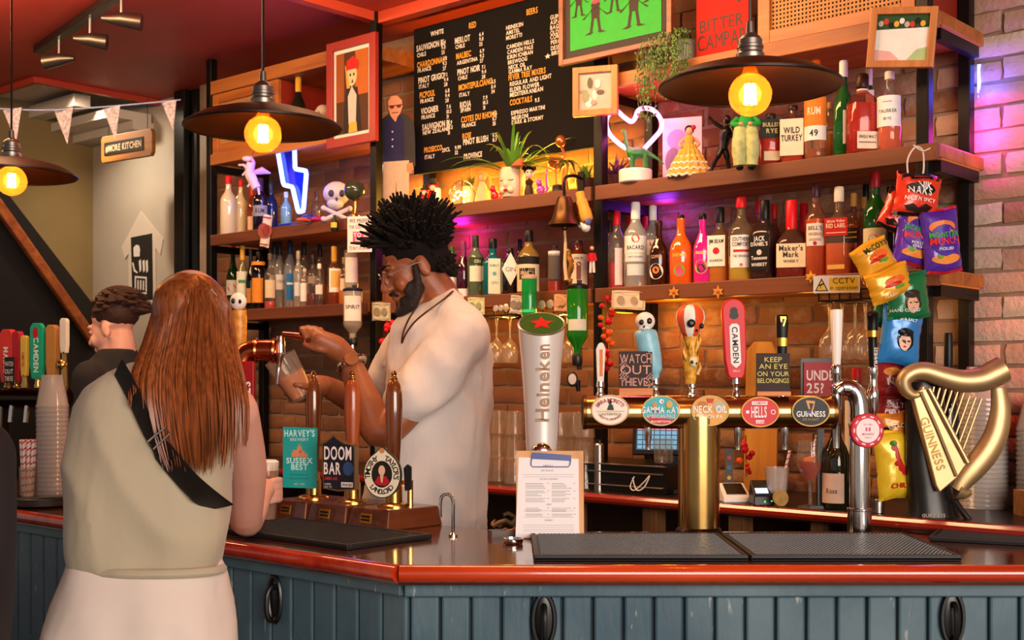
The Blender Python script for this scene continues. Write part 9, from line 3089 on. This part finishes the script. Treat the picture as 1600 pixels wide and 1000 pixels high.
for i in range(760):
 u = r_.uniform(-1, 1)
 lay = r_.uniform(-.012, .03)
 if u > .78:
  ye = r_.uniform(640, 702)
 elif u > .45:
  ye = r_.uniform(590, 735)
 elif u > -.3:
  ye = r_.uniform(680, 745)
 elif u > -.7:
  ye = r_.uniform(640, 738)
 else:
  ye = r_.uniform(560, 640)
 y0 = 428 + 5 * u * u
 n_ = 11
 pts = []
 w1, w2 = r_.uniform(-.05, .05), r_.uniform(0, 6)
 conv = -.12 * u if ye > 640 and u < .7 else 0
 for j in range(n_):
  t = j / (n_ - 1)
  y = y0 + (ye - y0) * t
  uu = max(-1, min(1, u * min(1, .2 + t * 5) + w1 * t + conv * max(0, t - .5) * 2 + .015 * math.sin(t * 7 + w2)))
  pts.append(hair_pt(y, uu, lay))
 r0 = r_.uniform(.0028, .0062)
 mb.tube(pts, [r0 * .7] + [r0] * (n_ - 4) + [r0 * .9, r0 * .6, r0 * .15], 5, flatk=.6)
kids_to(WM, mb.build('hair', AUB))
bg = thing('beer_glass', 'glass of amber beer with white head in the woman\'s right hand', 'drink', (gp.x, 3.86, BAR_Z))
mb = MB()
mb.lathe([(.028, 0), (.030, .004), (.040, .19), (.038, .19), (.028, .01), (0, .008)], 24, cap=False)
mb.build('glass', GLS, bg)
mb = MB()
mb.lathe([(.027, .009), (.036, .165), (0, .165)], 22)
mb.build('beer', tint('#c46a1a', .6), bg)
mb = MB()
mb.lathe([(.0365, .165), (.0385, .192), (.03, .197), (0, .198)], 22)
mb.build('foam', ink('#efe8df', .8), bg)
# ---- the man far behind the bar
DM = 5.35
MN = thing('person', 'man with short brown hair and dark top behind the far end of the bar', 'person', (P(185, 0, DM).x, DM, .12))
HN_ = headM(P(178, 516, DM), -108, 14, 1.06)
mb = MB()
head_blobs(mb, HN_)
limb(mb, [HN_ @ Vector((0, .02, -.03)), P(186, 555, DM)], [.06, .075])
loft(mb, [(800, 150, 222, DM, .09), (620, 150, 225, DM, .1), (575, 160, 220, DM, .09)])
fuse('body', SK2, mb, .0075, MN, 4)
head_extras(MN, HN_, mat('brown_hair', '#3a1e10', .7, var=.3, vscale=30, bump=.7, bscale=60), SK2)
mb = MB()
mb.add(*_ell((0, .028, .068), (.084, .102, .082)), HN_)
for i in range(240):
 u, v = r_.uniform(-PI, PI), r_.uniform(-.3, 1.5)
 d_ = Vector((math.cos(v) * math.sin(u), -math.cos(v) * math.cos(u), math.sin(v)))
 if (d_.y < -.5 and d_.z < .5) or (abs(d_.x) > .75 and d_.z < .1):
  continue
 b = Vector((0, .028, .065)) + Vector((d_.x * .08, d_.y * .098, d_.z * .08))
 mb.tube([HN_ @ b, HN_ @ (b + d_ * .016 + Vector((0, .012, .004))), HN_ @ (b + d_ * .014 + Vector((0, .04, -.004)))], [.012, .01, .003], 5)
kids_to(MN, mb.build('hair', MATS['brown_hair']))
mb = MB()
loft(mb, [(820, 118, 232, DM, .14), (640, 120, 228, DM, .14), (590, 128, 222, DM, .12), (560, 144, 216, DM, .10), (545, 160, 212, DM, .09)])
for px, d in ((140, DM - .1), (215, DM + .08)):
 limb(mb, [P(px, 590, d), P(px - 12, 680, d), P(px - 22, 740, d - .1)], [.075, .06, .05])
DTOP = mat('black_top', '#1a1719', .85, bump=.3)
fuse('top', DTOP, mb, .013, MN, 5)
mb = MB()
a = P(175, 0, DM)
for sx in (-1, 1):
 limb(mb, [(a.x, DM + sx * .08, .95), (a.x, DM + sx * .08, .5), (a.x, DM + sx * .08, .16)], [.11, .08, .06])
fuse('trousers', DTOP, mb, .016, MN, 3)
# ---- a customer at the left picture edge, mostly outside the frame
DK = 2.75
CU = thing('person', 'person in a dark coat, only an arm and shoulder showing at the left edge', 'person', (P(-130, 0, DK).x, DK, 0))
HC = headM(P(-120, 545, DK), 170, 4, 1.05)
mb = MB()
head_blobs(mb, HC)
limb(mb, [HC @ Vector((0, .02, -.03)), P(-120, 630, DK)], [.06, .08])
loft(mb, [(900, -220, -40, DK, .09), (690, -220, -40, DK, .09), (650, -180, -80, DK, .06)])
fuse('body', SK2, mb, .009, CU, 4)
mb = MB()
mb.add(*_ell((0, .03, .06), (.086, .106, .085)), HC)
kids_to(CU, mb.build('hair', HAIRK))
mb = MB()
loft(mb, [(1350, -270, 0, DK, .19), (1000, -262, 2, DK, .17), (800, -255, -4, DK, .15), (700, -240, -6, DK, .13), (660, -205, -40, DK, .10), (640, -160, -85, DK, .07)])
limb(mb, [P(-36, 712, DK), P(-26, 850, DK - .02), P(-20, 985, DK + .08)], [.085, .07, .055])
limb(mb, [P(-232, 706, DK), P(-245, 850, DK), P(-240, 985, DK + .08)], [.08, .07, .055])
fuse('coat', mat('dark_plum_coat', '#1d1416', .85, bump=.3), mb, .016, CU, 5)
mb = MB()
for px in (-175, -75):
 a = P(px, 0, DK)
 limb(mb, [(a.x, DK, .6), (a.x, DK, .1)], [.08, .06])
 mb.ell((a.x, DK + .06, .05), (.05, .12, .05), 12, 8)
fuse('trousers', DTOP, mb, .016, CU, 3)
